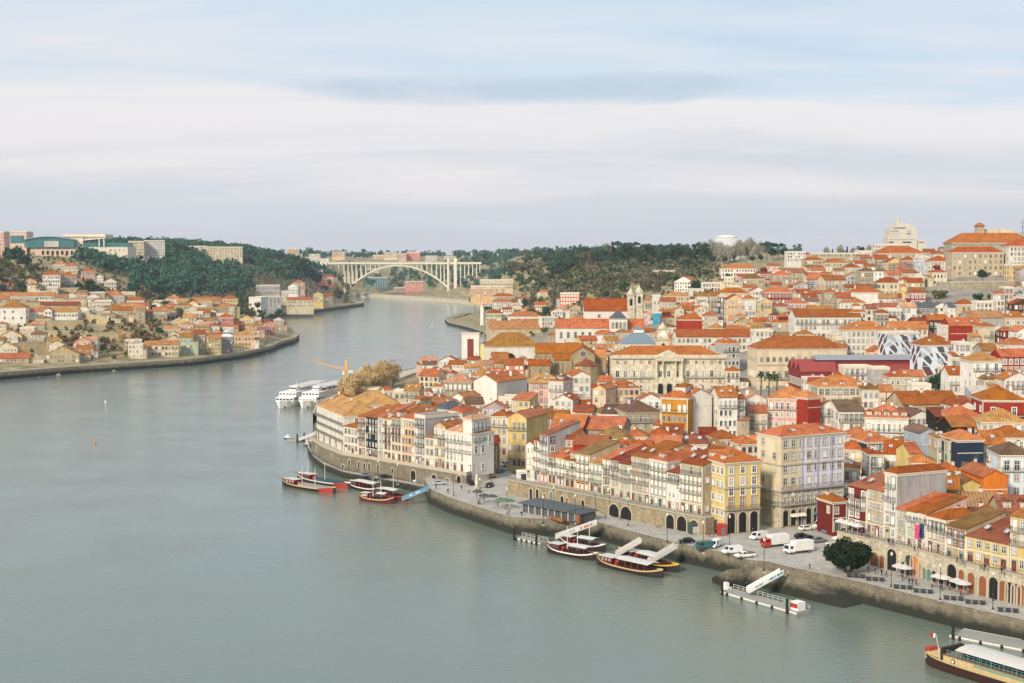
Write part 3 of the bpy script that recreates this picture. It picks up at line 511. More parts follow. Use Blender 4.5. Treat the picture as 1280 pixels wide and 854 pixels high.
# ---------------------------------------------------------------- the hill town: x0 x1 eave height wall roof type yaw depth options
HILL = """607 621 556 9 ochre r gp -5 10 w=m
622 634 531 11 yellow b hip -20 9 w=m
614 634 521 14 cream o hip -15 10
634 658 522 17 yellow o gx -25 19 nf=4 w=s bal=1 nc=4 ns dr
520 540 505 17 beige o hip -35 16 w=w
500 520 512 17 cream o hip -40 14
540 560 512 16 grey s hip -40 12
556 578 517 16 white o hip -30 13
566 579 496 10 white k gx -30 22 nf=2 w=m
592 621 477 15 white b gx -32 26 nf=3 nw K=parish_church cat=church
436 500 507 12 white k hip 10 18 nw
400 436 506 12 beige k hip -25 14
454 474 487 7 white k flat 0 8
474 492 489 7 white o hip 5 8
492 513 490 8 cream w flat 5 9
524 548 470 12 cream o hip -18 12
505 524 488 10 beige k hip -10 10
548 567 468 10 green o hip -10 10
554 590 478 11 stone p hip -12 12 w=s
584 620 471 10 cream k hip -10 12
540 556 484 9 white o hip -15 9
631 655 456 10 coral o hip 0 12 w=W
661 686 478 13 pink k hip -18 11 w=r
686 704 477 16 white r hip -25 11 nf=4 w=w dn=2
716 738 470 15 white b gx 5 20 nf=4 w=w
741 757 486 13 peach o gx -28 24 w=w
759 800 486 12 peach o hip 8 10 w=m dn=2
784 825 516 13 tan n hip 12 16 w=w
752 783 517 11 white n hip -12 9 nw
800 826 499 11 white o hip 0 10
826 860 498 19 ochre b hip -25 17 w=s nf=4 ns
860 890 495 19 white b hip 22 10 nw
866 897 517 11 beige m hip 6 10
898 922 496 19 white b hip 6 12 w=a nf=5
922 931 498 18 grey o hip 6 10 w=k bal=3 nf=5
932 958 499 15 white p gx 0 14 nf=4 w=w
936 959 516 11 cream o hip -6 8 bal=1
960 1010 499 15 pink b hip -16 16 w=d nf=4 nc=7 ns
1010 1026 498 15 red b hip 30 10 nw
1025 1048 507 11 white o gx 0 12 w=w nf=3
1048 1081 514 11 white n hip 0 11 w=s
1081 1136 523 13 white o hip -14 13 w=w nf=3 nc=8 dn=5 ns
1138 1166 521 10 white n gx 5 16 w=w
1041 1059 628 8 maroon o hip 18 8 Y=372
1053 1087 563 10 cream b hip -12 11 w=w nf=3
1084 1116 553 11 teal b hip 12 12 w=t nf=3
1053 1074 586 10 beige k hip -15 8
1087 1105 569 13 grey o hip 0 9 w=k bal=2 nf=4
1105 1136 567 10 white b gp -16 12 w=s nf=2
1137 1152 566 11 yellow o gp 10 9 nw
1140 1152 541 12 maroon p hip -8 8
1151 1172 541 13 bluegrey n gx 8 12 nw
1172 1185 549 13 beige m hip 0 9
1186 1197 552 13 green o hip 0 8 w=g
1197 1229 551 13 navy b hip 8 11 ns nw
1230 1257 555 10 cream b gp -4 12 w=w nf=3
1251 1292 570 15 paleblue n hip -4 12 w=w nf=4 nc=3
1229 1260 596 12 orange o gx 6 14 nw
1199 1228 607 10 yellow m gx 4 14 nw
1176 1200 612 10 beige o gp -14 10 w=g
1176 1202 590 8 beige b hip 0 8
1202 1228 594 8 beige n gp -20 10
1206 1250 633 8 brown m gp -8 10 nw
1250 1292 639 9 beige d gp -6 11 w=w dn=2
1216 1262 650 8 maroon d hip -6 9 nw
1160 1184 632 11 red d hip -20 8 nw
688 728 536 15 maroon b gp -16 15 nw
728 778 537 14 stone o gp -16 14 w=s
740 786 549 13 beige m hip -20 11
716 757 556 15 red r gp -18 9 nw
768 812 565 13 white b gp -15 11 w=k dn=2
781 808 547 13 brown b hip -8 9 w=k
812 850 560 13 beige o gp -12 12
812 838 545 12 cream b hip -10 10
848 884 556 13 pink d hip -10 12
840 874 571 15 beige o hip -14 12
884 912 560 12 cream m hip 6 10
875 897 541 8 red r shed 0 5 nw
897 925 550 12 maroon o hip 10 11
925 950 556 12 white b hip 12 10
700 722 548 16 cream r gp -20 10
874 902 566 11 brown m hip -8 9
1022 1086 484 11 cream b hip 2 14 nf=3 w=w dn=3
1078 1100 488 11 white m hip -6 10
1100 1116 489 10 orange o hip -4 8 w=t
1090 1112 461 14 grey w flat 4 6 nw
1055 1089 459 10 white c flat 4 8
1112 1140 472 11 beige o hip 0 10
1140 1164 482 8 white c flat 0 7
1128 1200 505 11 beige o gp 6 14 w=s
1198 1220 508 11 white o gx 6 14 w=s
1170 1190 521 10 black d shed 6 8 nw
1188 1226 521 10 red b hip 6 11 w=w
1190 1222 533 11 black o gp 8 10 nw
1222 1240 538 9 white o gp 8 9
1228 1282 501 14 red b hip -4 14 w=t nf=3 nc=2
1226 1284 529 12 white k hip -8 12 w=w
1240 1290 548 10 cream o hip -6 10
1215 1240 492 8 bluegrey c hip 0 8
1230 1256 476 10 grey m hip -4 10
1256 1290 474 12 white b hip 0 10
1140 1172 512 9 grey p hip 0 8
1186 1216 468 11 white b hip 0 10 Z
1216 1252 452 16 white k hip 6 11 nc=3 w=t
1252 1290 446 14 red b hip 6 10
1200 1216 451 12 grey c flat 4 8 w=k
1228 1256 438 8 grey k hip 4 10
1256 1290 432 9 white o hip 4 10
1112 1150 417 13 mural c flat 12 12 nw
1152 1199 432 12 mural o hip 6 13 nw
1199 1214 430 14 white c flat 4 9 w=k
1058 1112 413 14 white b hip 3 14 w=w nf=4
1040 1060 419 12 cream c hip 3 10 w=w nf=3
1040 1059 433 10 cream m hip 3 9 nf=2
1113 1160 411 10 cream b gp -4 13 w=s
1160 1186 427 9 red b hip 2 10
1188 1229 407 14 red b gp 4 13 nw
1229 1244 409 13 cream o hip 4 12 w=k nf=3
1244 1258 412 10 black k flat 4 9 w=t
1258 1272 414 12 maroon o hip 4 10 w=r
1272 1292 414 12 white b hip 4 10 w=k
1210 1256 397 10 grey p gp 2 12 nw
1256 1290 398 8 beige b hip 2 10
1160 1186 400 8 brown b gp 4 10
1144 1162 404 9 brown r gp 10 10
1180 1192 408 15 white c flat 4 9 nw
1126 1146 384 11 white p gp 0 9 w=k nf=3
1146 1168 384 8 grey s gp -4 10 w=k
1168 1186 383 7 white s gx 0 10 w=a
1186 1200 384 7 white s gp 0 9 w=a
1110 1126 388 11 white c flat 0 9 w=k
1095 1111 392 11 beige o hip -6 9 w=a bal=2
1083 1096 386 11 white d hip 0 9 w=a
1062 1083 391 10 white b hip -4 11 w=s
1196 1220 381 8 beige b hip 0 9
1220 1246 378 9 white c flat 0 8 w=s
1246 1256 368 13 white o hip 0 9 w=s
1256 1267 360 16 pink c flat 0 9 w=s
1267 1290 380 10 brown o hip 0 9
994 1076 396 12 white o gp 3 15 w=w nf=3 bal=1
975 993 396 11 beige o hip 0 10 bal=1
965 978 395 11 red d hip 0 9 w=t
950 965 377 17 yellow c gx 0 12 w=w nf=5 bal=1
931 945 374 18 white b hip 0 12 w=r nf=5
909 931 374 17 peach o hip 0 13 w=w nf=5 nc=5
900 909 371 18 slate c hip 0 11 w=t nf=5 bal=4
888 900 370 18 cream o hip -4 11 w=k nf=5 bal=4
896 936 367 8 beige b hip -8 14 Z
871 882 385 13 cream o gx 0 12
855 871 388 10 beige b gp 0 11
844 855 387 13 cream o gx -4 12
826 845 377 11 beige o hip 0 11 w=s
832 862 371 7 cream k hip 0 12
816 826 370 14 white c flat 0 8
806 817 377 10 cream b hip 0 10 w=k bal=1
817 827 391 8 turquoise c flat 0 6 nw
826 846 398 7 beige o hip 0 9
848 881 400 9 red b hip 0 13 nw
880 898 395 10 tan o hip 0 9
846 944 421 12 white o gp 3 15 w=s nf=3
910 946 415 10 white b hip 4 10 w=s
944 966 414 13 white c flat 6 10 w=s
966 994 404 9 beige b hip 0 9
985 1000 396 10 cream r shed 0 8
968 986 384 9 green r hip 0 10 nw
946 968 384 8 cream o hip 0 10
986 1010 380 9 red o hip 0 11 w=t
955 995 366 8 red b hip 0 13
940 956 363 8 white o hip 0 10 w=s
929 956 349 8 beige m hip 0 14 w=s nf=2
945 966 343 8 red d hip 0 12
902 945 336 7 white b hip 0 13 w=a
966 990 345 9 beige b hip 0 12 w=k
990 1008 341 9 beige r hip 0 12
1008 1031 349 12 grey b gp -20 15 w=k bal=2 nf=4
1031 1057 350 12 beige o gp 14 12 w=s nf=4
1057 1076 335 9 beige o hip 0 12
1058 1078 345 9 grey p hip 0 10 w=a
1076 1094 340 11 beige n hip 0 12 w=k
1030 1046 366 11 tan o hip -6 10 w=k
1046 1064 372 12 beige o hip -4 11 w=k
1064 1100 366 9 white b hip -4 13 nw
1050 1082 379 8 white o hip -5 11
1096 1128 354 8 cream o hip -5 12
1082 1096 363 9 beige r hip 0 11
1093 1110 324 17 cream o hip -6 12 Y=1030 w=k bal=3 nf=6
1110 1129 327 16 yellow o hip 0 12 Y=1000 w=w bal=3 nf=5
1129 1147 326 16 coral o hip 0 12 Y=990 w=r bal=2 nf=5
1147 1163 323 15 bluegrey c hip 0 12 Y=980 w=t nf=4
1163 1190 327 12 white b hip 0 13 Y=960 w=s nf=3
1138 1158 367 10 red o hip 0 11 w=t nf=3
1166 1184 341 8 cream o hip 0 11 w=a
1098 1156 317 8 beige b hip 0 20 Y=1080
1190 1255 316 18 beige b hip 0 13 Y=905 R=mansion w=s nf=4 nc=10
1262 1300 308 24 white b hip 0 16 Y=900 w=s nf=6
1006 1073 317 7 beige c flat 0 14 Y=1330 w=s
984 1007 315 9 white c flat 0 13 Y=1290 w=a nf=3
1072 1096 314 10 white c flat 0 14 Y=1350
1094 1122 306 14 white w flat 0 14 Y=1300 w=s
1005 1030 326 6 beige b hip 0 12
1030 1060 329 7 cream o hip 0 12
1168 1190 318 8 white o hip 0 12 Y=1050
816 845 339 7 peach r flat 0 14 w=s
843 866 352 9 white o gx -30 16 w=a
878 904 354 7 white c flat 0 9
862 880 362 5 white c flat 0 8 w=s
648 664 374 8 white o hip 4 11 w=s
668 684 381 8 cream b hip -4 10 w=s
690 706 389 7 white o hip 4 10 w=a
712 728 385 8 beige b hip 0 10 w=s
738 752 393 7 white o gp 0 10 w=a
652 666 388 7 peach b hip 6 9 w=s
628 641 387 8 white o gp 0 9 w=s
672 688 366 7 beige o hip 0 10 w=s
700 724 367 11 coral c flat -8 14 w=W nf=3
744 770 386 5 cream c flat 0 8
636 677 396 12 white o hip 3 15 w=a nf=2
677 698 397 10 white c flat 20 8 w=s
607 627 392 13 cream o hip -5 14 w=s nf=3
615 640 378 9 white o hip 0 12 w=s
640 660 379 8 cream k hip 0 12
616 643 371 6 beige b hip 0 13
600 641 350 12 cream c flat 2 16 Y=1880 w=s nf=3 K=barracks_block cat=building
588 631 358 14 peach p flat 0 16 Y=1840 w=s nf=4 K=barracks_block cat=building
612 700 411 7 beige k gp 8 24 nw
640 680 407 7 cream k gp 6 20 nw
600 613 433 14 cream k gp -30 10 nw
686 700 420 9 tan k hip 0 10
1262 1284 362 8 grey o hip 0 10
904 925 430 16 grey b hip 10 14 w=a nf=4
887 905 433 14 grey b hip -30 12 nw
826 852 542 9 beige o hip -12 9
640 662 500 10 yellow o hip -25 9
692 716 500 9 white o hip -20 9
716 740 515 9 cream r hip -14 9
740 762 517 8 white m hip -10 8
1116 1142 556 9 cream m hip -8 9
1140 1168 580 9 beige b hip -10 9
1060 1090 545 8 beige o hip -6 9
1120 1145 530 8 white r hip -8 9"""
for l in HILL.split('\n'): hill_house(l.replace(' Z', ''))
# ---------------------------------------------------------------- the far (left) bank
LEFT = """53 75 344 12 white b hip 12 14 w=a nf=3
75 96 346 11 grey b hip 25 14 w=s nf=3
80 97 333 8 cream o hip 10 14 w=s
66 82 331 7 beige k hip 0 12
102 119 340 9 pink o hip 20 13 w=s
119 129 346 6 white c hip 15 10
130 145 353 7 white c hip 10 12
0 67 370 8 white k gp 4 12 w=s nf=2
67 97 372 6 pink c hip 4 9 w=a
108 125 371 8 white k gx 15 12
124 156 370 8 grey o hip 14 14 w=t nf=2
158 180 376 8 white o hip 8 12 w=t
152 164 384 6 red o hip 8 10
0 32 385 16 white k hip 6 15 w=a nf=3 nc=3
50 98 382 6 cream r gp 5 12
32 57 390 10 white k gp 5 13 w=s nf=2
64 97 390 10 white k gp 5 13 w=s nf=2
55 65 388 12 white k gx 5 10 w=r nf=3 nc=2
112 123 381 7 white c gx 20 10
140 166 388 9 tan o gp 8 12 w=s
166 181 386 12 tan k hip 10 12 w=s
181 194 391 7 beige o hip 8 10
191 209 389 9 tan o gp 16 12 w=s
-12 36 448 6 tan o gp 6 12 w=s Y=966
36 55 450 5.5 tan c hip 6 10 Y=970
57 99 443 8 tan k gx 10 12 w=s nf=2 Y=975
160 179 431 9 tan c hip 8 9 w=s
180 223 431 9 cream k gp 8 10 w=m nf=2
210 224 418 7 cream k gx 10 9
225 241 422 13 green k hip 8 12 w=w nf=3
241 256 418 14 cream o hip 8 11 w=s nf=4
243 256 402 7 white o hip 8 11
228 246 397 7 cream k hip 8 11 w=s
226 242 407 7 beige k hip 6 10
246 262 391 9 cream b hip 6 12 w=s
262 274 408 9 white r hip 8 11 nw
260 276 424 12 yellow k hip 8 11 w=s
276 291 421 13 mauve w hip 12 12 w=k nf=4
274 292 397 12 coral b hip 12 13 w=r nf=3
272 293 384 10 cream k hip 10 13 w=s nf=3
262 272 390 7 white k hip 10 9
293 318 420 9 peach k hip 14 12 w=s nf=2
294 306 405 8 orange b hip 10 11
306 322 414 8 yellow k hip 10 11
306 320 402 7 white c hip 8 11
318 331 408 10 coral b hip 18 12 w=t
331 344 404 11 coral o hip 18 12 w=r
344 355 401 10 tan c hip 18 11
240 276 376 6 cream o gp 6 14 w=s
276 297 374 8 yellow o hip 6 14 w=s
240 264 380 5 cream k gp 6 10
200 226 412 6 cream k hip 8 9
311 326 372 13 white w flat -20 16 nw
326 351 371 13 grey w flat 18 14 w=k nf=5 nc=5
318 350 357 12 grey c flat 12 18 w=s nf=2
360 372 358 11 white c gx -10 13 w=s
366 381 354 10 pink o hip 12 14 w=s
344 360 364 10 cream c flat 8 12
359 392 375 10 cream o gp 14 13 w=s nf=2
392 404 368 11 yellow k gx 10 13 w=s
404 416 370 10 tan o gp 14 13 w=s
394 417 346 9 coral r gp 6 14 w=W
160 180 302 20 cream c flat 10 16 Y=1780 w=s nf=5 K=apartment_block cat=apartment+block
180 206 301 20 white c flat 14 18 Y=1800 w=a nf=6 K=apartment_block cat=apartment+block
236 258 308 17 white c flat 8 18 Y=1990 w=s nf=4 K=apartment_block cat=apartment+block
258 303 309 18 cream c flat 10 18 Y=1960 w=s nf=5 K=apartment_block cat=apartment+block
335 353 314 16 peach c flat 4 18 Y=2650 w=s nf=5 K=apartment_block cat=apartment+block
359 372 311 24 peach c flat 6 18 Y=2700 w=s nf=7 K=apartment_block cat=apartment+block
381 400 318 14 white c flat 4 18 Y=2900 w=s nf=4 K=apartment_block cat=apartment+block
415 431 315 12 peach c flat 0 18 Y=3500 w=s nf=4 K=apartment_block cat=apartment+block
466 480 319 10 peach c flat 0 18 Y=3600 w=s nf=3 K=apartment_block cat=apartment+block
480 497 316 14 cream c flat 0 18 Y=3550 w=s nf=4 K=apartment_block cat=apartment+block
498 508 317 16 pink c flat 0 18 Y=3500 w=s nf=5 K=apartment_block cat=apartment+block
508 525 315 20 coral c flat 0 18 Y=3520 w=s nf=5 K=apartment_block cat=apartment+block
532 546 320 16 white c flat 0 18 Y=3450 w=s nf=5 K=apartment_block cat=apartment+block
555 572 321 12 cream c flat 0 18 Y=3480 w=s nf=3 K=apartment_block cat=apartment+block
0 5 290 24 pink c flat 0 18 Y=1600 w=s nf=6 K=apartment_block cat=apartment+block
457 485 347 27 glass w flat 8 20 Y=2900 w=t nf=6 K=office_block cat=office+building
506 529 352 20 coral w flat 4 18 Y=2820 w=t nf=6 K=office_block cat=office+building
492 506 360 10 maroon w flat 4 18 Y=2830 w=t nf=3 K=office_block cat=office+building
450 474 336 12 cream w flat 4 20 Y=3100 w=s nf=3 K=office_block cat=office+building"""
for l in LEFT.split('\n'): hill_house(l)
# ---------------------------------------------------------------- river, land, quays, walls
RB = [(1400, 838), (1280, 805), (1180, 781), (1083, 756), (1030, 744), (985, 734), (960, 727), (935, 725), (909, 716), (846, 702), (790, 687), (745, 674), (640, 668), (600, 655), (560, 641), (537, 630), (531, 617), (500, 611), (460, 604), (430, 598), (405, 588), (391, 577), (385, 566), (384, 552)]
RB2 = [(391, 530), (397, 513), (425, 500), (450, 490), (490, 475), (540, 464), (575, 455), (600, 446), (612, 430), (606, 419), (585, 412), (560, 406), (556, 401), (580, 394), (602, 389), (608, 383), (560, 378.5), (520, 375.5), (480, 373), (452, 370.8), (440, 369.5)]
LB = [(436, 371.5), (445, 379), (455, 382), (440, 384.5), (420, 387), (380, 392.5), (350, 395), (336, 397), (340, 403), (354, 410), (366, 417), (374, 424), (368, 429), (350, 434), (338, 440), (300, 449), (240, 457), (160, 462.5), (100, 466.5), (0, 475), (-80, 484)]
w0 = lambda l, z=0.0: [at(px, py, z).to_2d() for px, py in l]
RIV = np.array([tuple(p) for p in w0(RB + RB2 + LB)] + [(-700, 120), (-700, -300), (700, -300), (700, 120)])
def in_river(X, Y):
    ins = np.zeros(X.shape, bool); dist = np.full(X.shape, 1e9); n = len(RIV)
    for i in range(n):
        (x1, y1), (x2, y2) = RIV[i], RIV[(i + 1) % n]
        c = ((y1 > Y) != (y2 > Y)) & (X < (x2 - x1) * (Y - y1) / (y2 - y1 + 1e-12) + x1); ins ^= c
        dx, dy = x2 - x1, y2 - y1; t = np.clip(((X - x1) * dx + (Y - y1) * dy) / (dx * dx + dy * dy), 0, 1)
        dist = np.minimum(dist, np.hypot(X - x1 - t * dx, Y - y1 - t * dy))
    return ins, dist
def terrain():
    nx, ny = 300, 330
    pxs = np.linspace(-1100, 2400, nx); Ys = np.exp(np.linspace(math.log(170), math.log(9000), ny))
    PX, YY = np.meshgrid(pxs, Ys); X = (PX - CX) / F * YY
    Z = ground_np(X, YY); ins, dist = in_river(X, YY)
    Z = np.maximum(Z, 2.2); nr = np.random.RandomState(3); Z += np.where(YY > 600, nr.uniform(-.6, .6, Z.shape), 0) * (dist > 60)
    Z = np.where(ins | (dist < 3.0), -4.0, Z)
    Z = np.where((~ins) & (dist < 46) & (YY < 560), np.minimum(Z, 4.6), Z); Z = np.where(ins | (dist < 3.0), -4.0, Z)
    Z = np.where((~ins) & (dist < 70) & (YY > 1500), np.minimum(Z, 1.5 + dist * .06), Z); Z = np.where(ins | (dist < 3.0), -4.0, Z)
    v = np.stack([X, YY, Z], -1).reshape(-1, 3); f = []
    for j in range(ny - 1):
        for i in range(nx - 1): a = j * nx + i; f.append((a, a + 1, a + nx + 1, a + nx))
    me = bpy.data.meshes.new('ground'); me.from_pydata(v.tolist(), [], f); me.polygons.foreach_set('use_smooth', [True] * len(f))
    m = bpy.data.materials.new('ground'); t, b = nt(m)
    n1 = tex(t, .012, detail=8, rough=.7); n2 = tex(t, .11, detail=6, rough=.75); n3 = tex(t, .8, detail=3)
    c1 = ramp(t, n2, [(.3, lin((66, 72, 46))), (.42, lin((112, 106, 70))), (.54, lin((156, 140, 100))), (.68, lin((190, 172, 136)))]).outputs[0]
    c2 = ramp(t, n2, [(.3, lin((112, 106, 96))), (.6, lin((156, 148, 134)))]).outputs[0]
    at_ = t.nodes.new('ShaderNodeAttribute'); at_.attribute_name = 'built'
    col = mixc(t, at_.outputs['Fac'], c1, c2); col = mixc(t, .5, col, ramp(t, n3, [(.3, (.6, .6, .6)), (.7, (1.2, 1.2, 1.2))]).outputs[0], 'MULTIPLY')
    t.links.new(col, b.inputs['Base Color']); b.inputs['Roughness'].default_value = .95; me.materials.append(m)
    a = me.attributes.new('built', 'FLOAT', 'POINT'); bx = np.clip((PX - 560) / 120, 0, 1) * np.clip((1150 - YY) / 200, 0, 1); a.data.foreach_set('value', bx.reshape(-1).astype(np.float32))
    kind(obj('ground', me), 'structure')
terrain()
def water():
    m = bpy.data.materials.new('river water'); t, b = nt(m)
    c = t.nodes.new('ShaderNodeTexCoord')
    n0 = N(t, 'TexNoise', Scale=.006, Detail=4); t.links.new(c.outputs['Object'], n0.inputs['Vector'])
    col = ramp(t, n0.outputs[0], [(.3, (.142, .180, .140)), (.7, (.162, .198, .156))]).outputs[0]
    t.links.new(col, b.inputs['Base Color']); b.inputs['Roughness'].default_value = .1; b.inputs['IOR'].default_value = 1.5
    mp = t.nodes.new('ShaderNodeMapping'); mp.inputs['Scale'].default_value = (.8, 1.3, 1); mp.inputs['Rotation'].default_value = (0, 0, .5); t.links.new(c.outputs['Object'], mp.inputs[0])
    a = N(t, 'TexNoise', Scale=.5, Detail=6, Roughness=.62); t.links.new(mp.outputs[0], a.inputs['Vector'])
    g = N(t, 'TexNoise', Scale=.035, Detail=4); t.links.new(c.outputs['Object'], g.inputs['Vector'])
    mr = N(t, 'MapRange'); mr.inputs[1].default_value = .35; mr.inputs[2].default_value = .65; mr.inputs[3].default_value = .55; mr.inputs[4].default_value = 1.0; t.links.new(g.outputs[0], mr.inputs[0])
    ml = N(t, 'Math', operation='MULTIPLY'); t.links.new(a.outputs[0], ml.inputs[0]); t.links.new(mr.outputs[0], ml.inputs[1])
    bump(t, b, ml.outputs[0], .36, .5)
    b_ = MB(); b_.add([(-7000, -400, 0), (7000, -400, 0), (7000, 9000, 0), (-7000, 9000, 0)], [(0, 1, 2, 3)], m); kind(b_.build('river', uv=False), 'structure')
water()
def pavemat(name, c, s=1.0):
    if name in M: return M[name]
    m = stone(name, c, .5 * s, .28 * s, .03); return m
QM = pavemat('granite setts', (190, 186, 178)); QW = tidal('tidal quay masonry', stone('quay masonry', (134, 126, 108), 1.4, .6, .04))
def slab(name, pts, z, zl, top, side, sides=True):
    b = MB(); P = [tuple(p) for p in pts]; n = len(P)
    tri = tessellate_polygon([[Vector((x, y, 0)) for x, y in P]])
    ar = sum(P[i][0] * P[(i + 1) % n][1] - P[(i + 1) % n][0] * P[i][1] for i in range(n))
    fs = []
    for t in tri:
        a, c, d = [Vector(P[i]) for i in t]; cr = (c - a).cross(d - a); fs.append(tuple(t) if cr > 0 else tuple(t[::-1]))
    b.add([(x, y, z) for x, y in P], fs, top)
    if sides:
        for i in range(n):
            p, q = P[i], P[(i + 1) % n]
            f = (0, 1, 2, 3) if ar > 0 else (3, 2, 1, 0)
            b.add([(p[0], p[1], zl), (q[0], q[1], zl), (q[0], q[1], z), (p[0], p[1], z)], [f], side)
    return b.build(name)
W = lambda px, Y: ((px - CX) / F * Y, Y)
qe = [tuple(p) for p in w0(RB[:17])]
qi = [W(531, 500), W(600, 505), W(606, 545), W(634, 545), W(640, 480), W(700, 440), W(800, 405), W(880, 392), W(950, 402), W(975, 400), W(1052, 415), W(1066, 362), W(1090, 350), W(1180, 330), W(1280, 309), W(1400, 300)]
kind(slab('quay', qe + qi, 5.0, -3.0, QM, QW), 'structure')
lq = [tuple(p) for p in w0(RB[16:24])] + [W(388, 545), W(440, 512), W(531, 486)]
kind(slab('lower_quay', lq, 2.3, -3.0, QM, QW), 'structure')
# slipway: a sloping stone ramp down from the quay to the river
def slipway():
    b = MB(); a0, a1 = at(974, 716, 4.9), at(986, 708, 4.95); t0, t1 = at(1054, 759, .25), at(1084, 752, .25)
    P = [a0, a1, t1, t0]; lo = [Vector((p.x, p.y, -3)) for p in P]
    b.add(P + lo, [(0, 3, 2, 1)], tidal('ramp stone setts', stone('ramp stone', (156, 142, 118), .8, .4, .05))); b.add(P + lo, [(0, 4, 7, 3), (3, 7, 6, 2), (2, 6, 5, 1)], QW); kind(b.build('slipway'), 'structure')
    s0, s1 = at(905, 733, .15), at(975, 727, .3); t = MB()
    pts = [at(890, 722, 1.2), at(910, 712, 4.8), at(945, 708, 4.9), at(974, 716, 4.9), at(960, 728, .5), at(925, 733, .2), at(900, 731, .2)]
    t.add(pts + [Vector((p.x, p.y, -3)) for p in pts], [(0, 6, 5, 4, 3, 2, 1)] + [(i, i + 7, (i + 1) % 7 + 7, (i + 1) % 7) for i in range(7)], QW); kind(t.build('stone_ramp'), 'structure')
slipway()
def offset(P, d):
    out = []
    for i, p in enumerate(P):
        a = P[max(0, i - 1)]; c = P[min(len(P) - 1, i + 1)]; t = (Vector(c) - Vector(a)).normalized(); out.append(Vector((p[0] - t.y * d, p[1] + t.x * d)))
    return out
def embankment(label, front, zb, zt, back, arches, mat, rail=True, parap=.0, grp=None):
    P = [at(px, py, zb).to_2d() for px, py in front]; B = offset(P, back); zl = -3 if zb < 1 else zb - 1
    root = thing('embankment_wall', label, 'wall', (P[0].x, P[0].y, 0)); o = P[0]; b = MB(); n = len(P)
    for i in range(n - 1):
        p, q, r, s = P[i] - o, P[i + 1] - o, B[i + 1] - o, B[i] - o
        b.add([(p.x, p.y, zl), (q.x, q.y, zl), (q.x, q.y, zt), (p.x, p.y, zt), (r.x, r.y, zt), (s.x, s.y, zt)], [(0, 1, 2, 3)], mat)
        b.add([(p.x, p.y, zt), (q.x, q.y, zt), (r.x, r.y, zt), (s.x, s.y, zt)], [(0, 1, 2, 3)], QM)
    for e, f in ((P[0], B[0]), (P[-1], B[-1])):
        p, q = e - o, f - o; b.add([(p.x, p.y, zl), (q.x, q.y, zl), (q.x, q.y, zt), (p.x, p.y, zt)], [(0, 3, 2, 1) if e is P[0] else (0, 1, 2, 3)], mat)
    b.build('masonry', root)
    st = simple('granite trim', (176, 166, 146), .9); ir = simple('black iron', (40, 42, 44), .5); c = MB(); rl = MB()
    for i in range(n - 1):
        p, q = P[i] - o, P[i + 1] - o; t = (q - p); L = t.length; t = t / L; nn = Vector((t.y, -t.x))
        def bar(bb, a0, a1, y0, y1, z0, z1, m):
            vs = [(*(p + t * a + nn * y), z) for z in (z0, z1) for a, y in ((a0, y1), (a1, y1), (a1, y0), (a0, y0))]
            bb.add(vs, [(0, 3, 2, 1), (4, 5, 6, 7), (0, 1, 5, 4), (1, 2, 6, 5), (2, 3, 7, 6), (3, 0, 4, 7)], m)
        bar(c, 0, L, -.5, .22, zt - .12, zt + .16, st)
        if parap: bar(c, 0, L, -.4, .05, zt + .16, zt + parap, st)
        if rail:
            bar(rl, 0, L, -.06, 0, zt + 1.08, zt + 1.14, ir); bar(rl, 0, L, -.05, -.01, zt + .6, zt + .64, ir)
            k = int(L / .9)
            for j in range(k + 1): bar(rl, L * j / k - .03, L * j / k + .03, -.06, 0, zt + .16, zt + 1.08, ir)
    c.build('coping', root)
    if rail: rl.build('railing', root)
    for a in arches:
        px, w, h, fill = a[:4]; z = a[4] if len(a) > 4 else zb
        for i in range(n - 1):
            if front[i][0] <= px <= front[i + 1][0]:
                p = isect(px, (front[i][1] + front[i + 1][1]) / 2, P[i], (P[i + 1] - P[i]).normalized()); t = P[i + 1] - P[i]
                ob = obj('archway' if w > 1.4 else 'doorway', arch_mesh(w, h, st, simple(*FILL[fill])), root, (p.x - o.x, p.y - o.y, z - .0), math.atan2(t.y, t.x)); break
    return root
FILL = dict(k=('dark shade fill', (26, 24, 22), .9), o=('orange timber door', (196, 112, 34), .7), b=('brown timber door', (136, 82, 44), .7), t=('teal timber door', (86, 122, 112), .7), g=('glazed arch', (66, 66, 62), .3))  # the darkest fill is a flat panel, painting the shade inside openings
WALL_L = [(389, 549), (404, 558.5), (427, 568), (472, 575), (531, 585), (583, 594), (606, 588)]
WALL_L0 = []
for px, py in WALL_L:
    p = at(px, py, 8.0); WALL_L0.append(proj((p.x, p.y, 0)))
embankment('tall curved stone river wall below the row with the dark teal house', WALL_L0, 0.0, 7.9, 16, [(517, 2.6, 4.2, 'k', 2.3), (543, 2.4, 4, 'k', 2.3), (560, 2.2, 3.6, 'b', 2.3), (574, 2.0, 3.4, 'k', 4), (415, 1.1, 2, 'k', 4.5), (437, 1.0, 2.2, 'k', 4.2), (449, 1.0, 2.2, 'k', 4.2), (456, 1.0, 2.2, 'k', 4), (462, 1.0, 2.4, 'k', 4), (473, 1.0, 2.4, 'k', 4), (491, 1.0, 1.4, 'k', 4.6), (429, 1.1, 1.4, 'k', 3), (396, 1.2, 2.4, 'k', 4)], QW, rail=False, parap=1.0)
TAN = stone('tan river masonry', (164, 150, 122), 1.3, .55, .04)
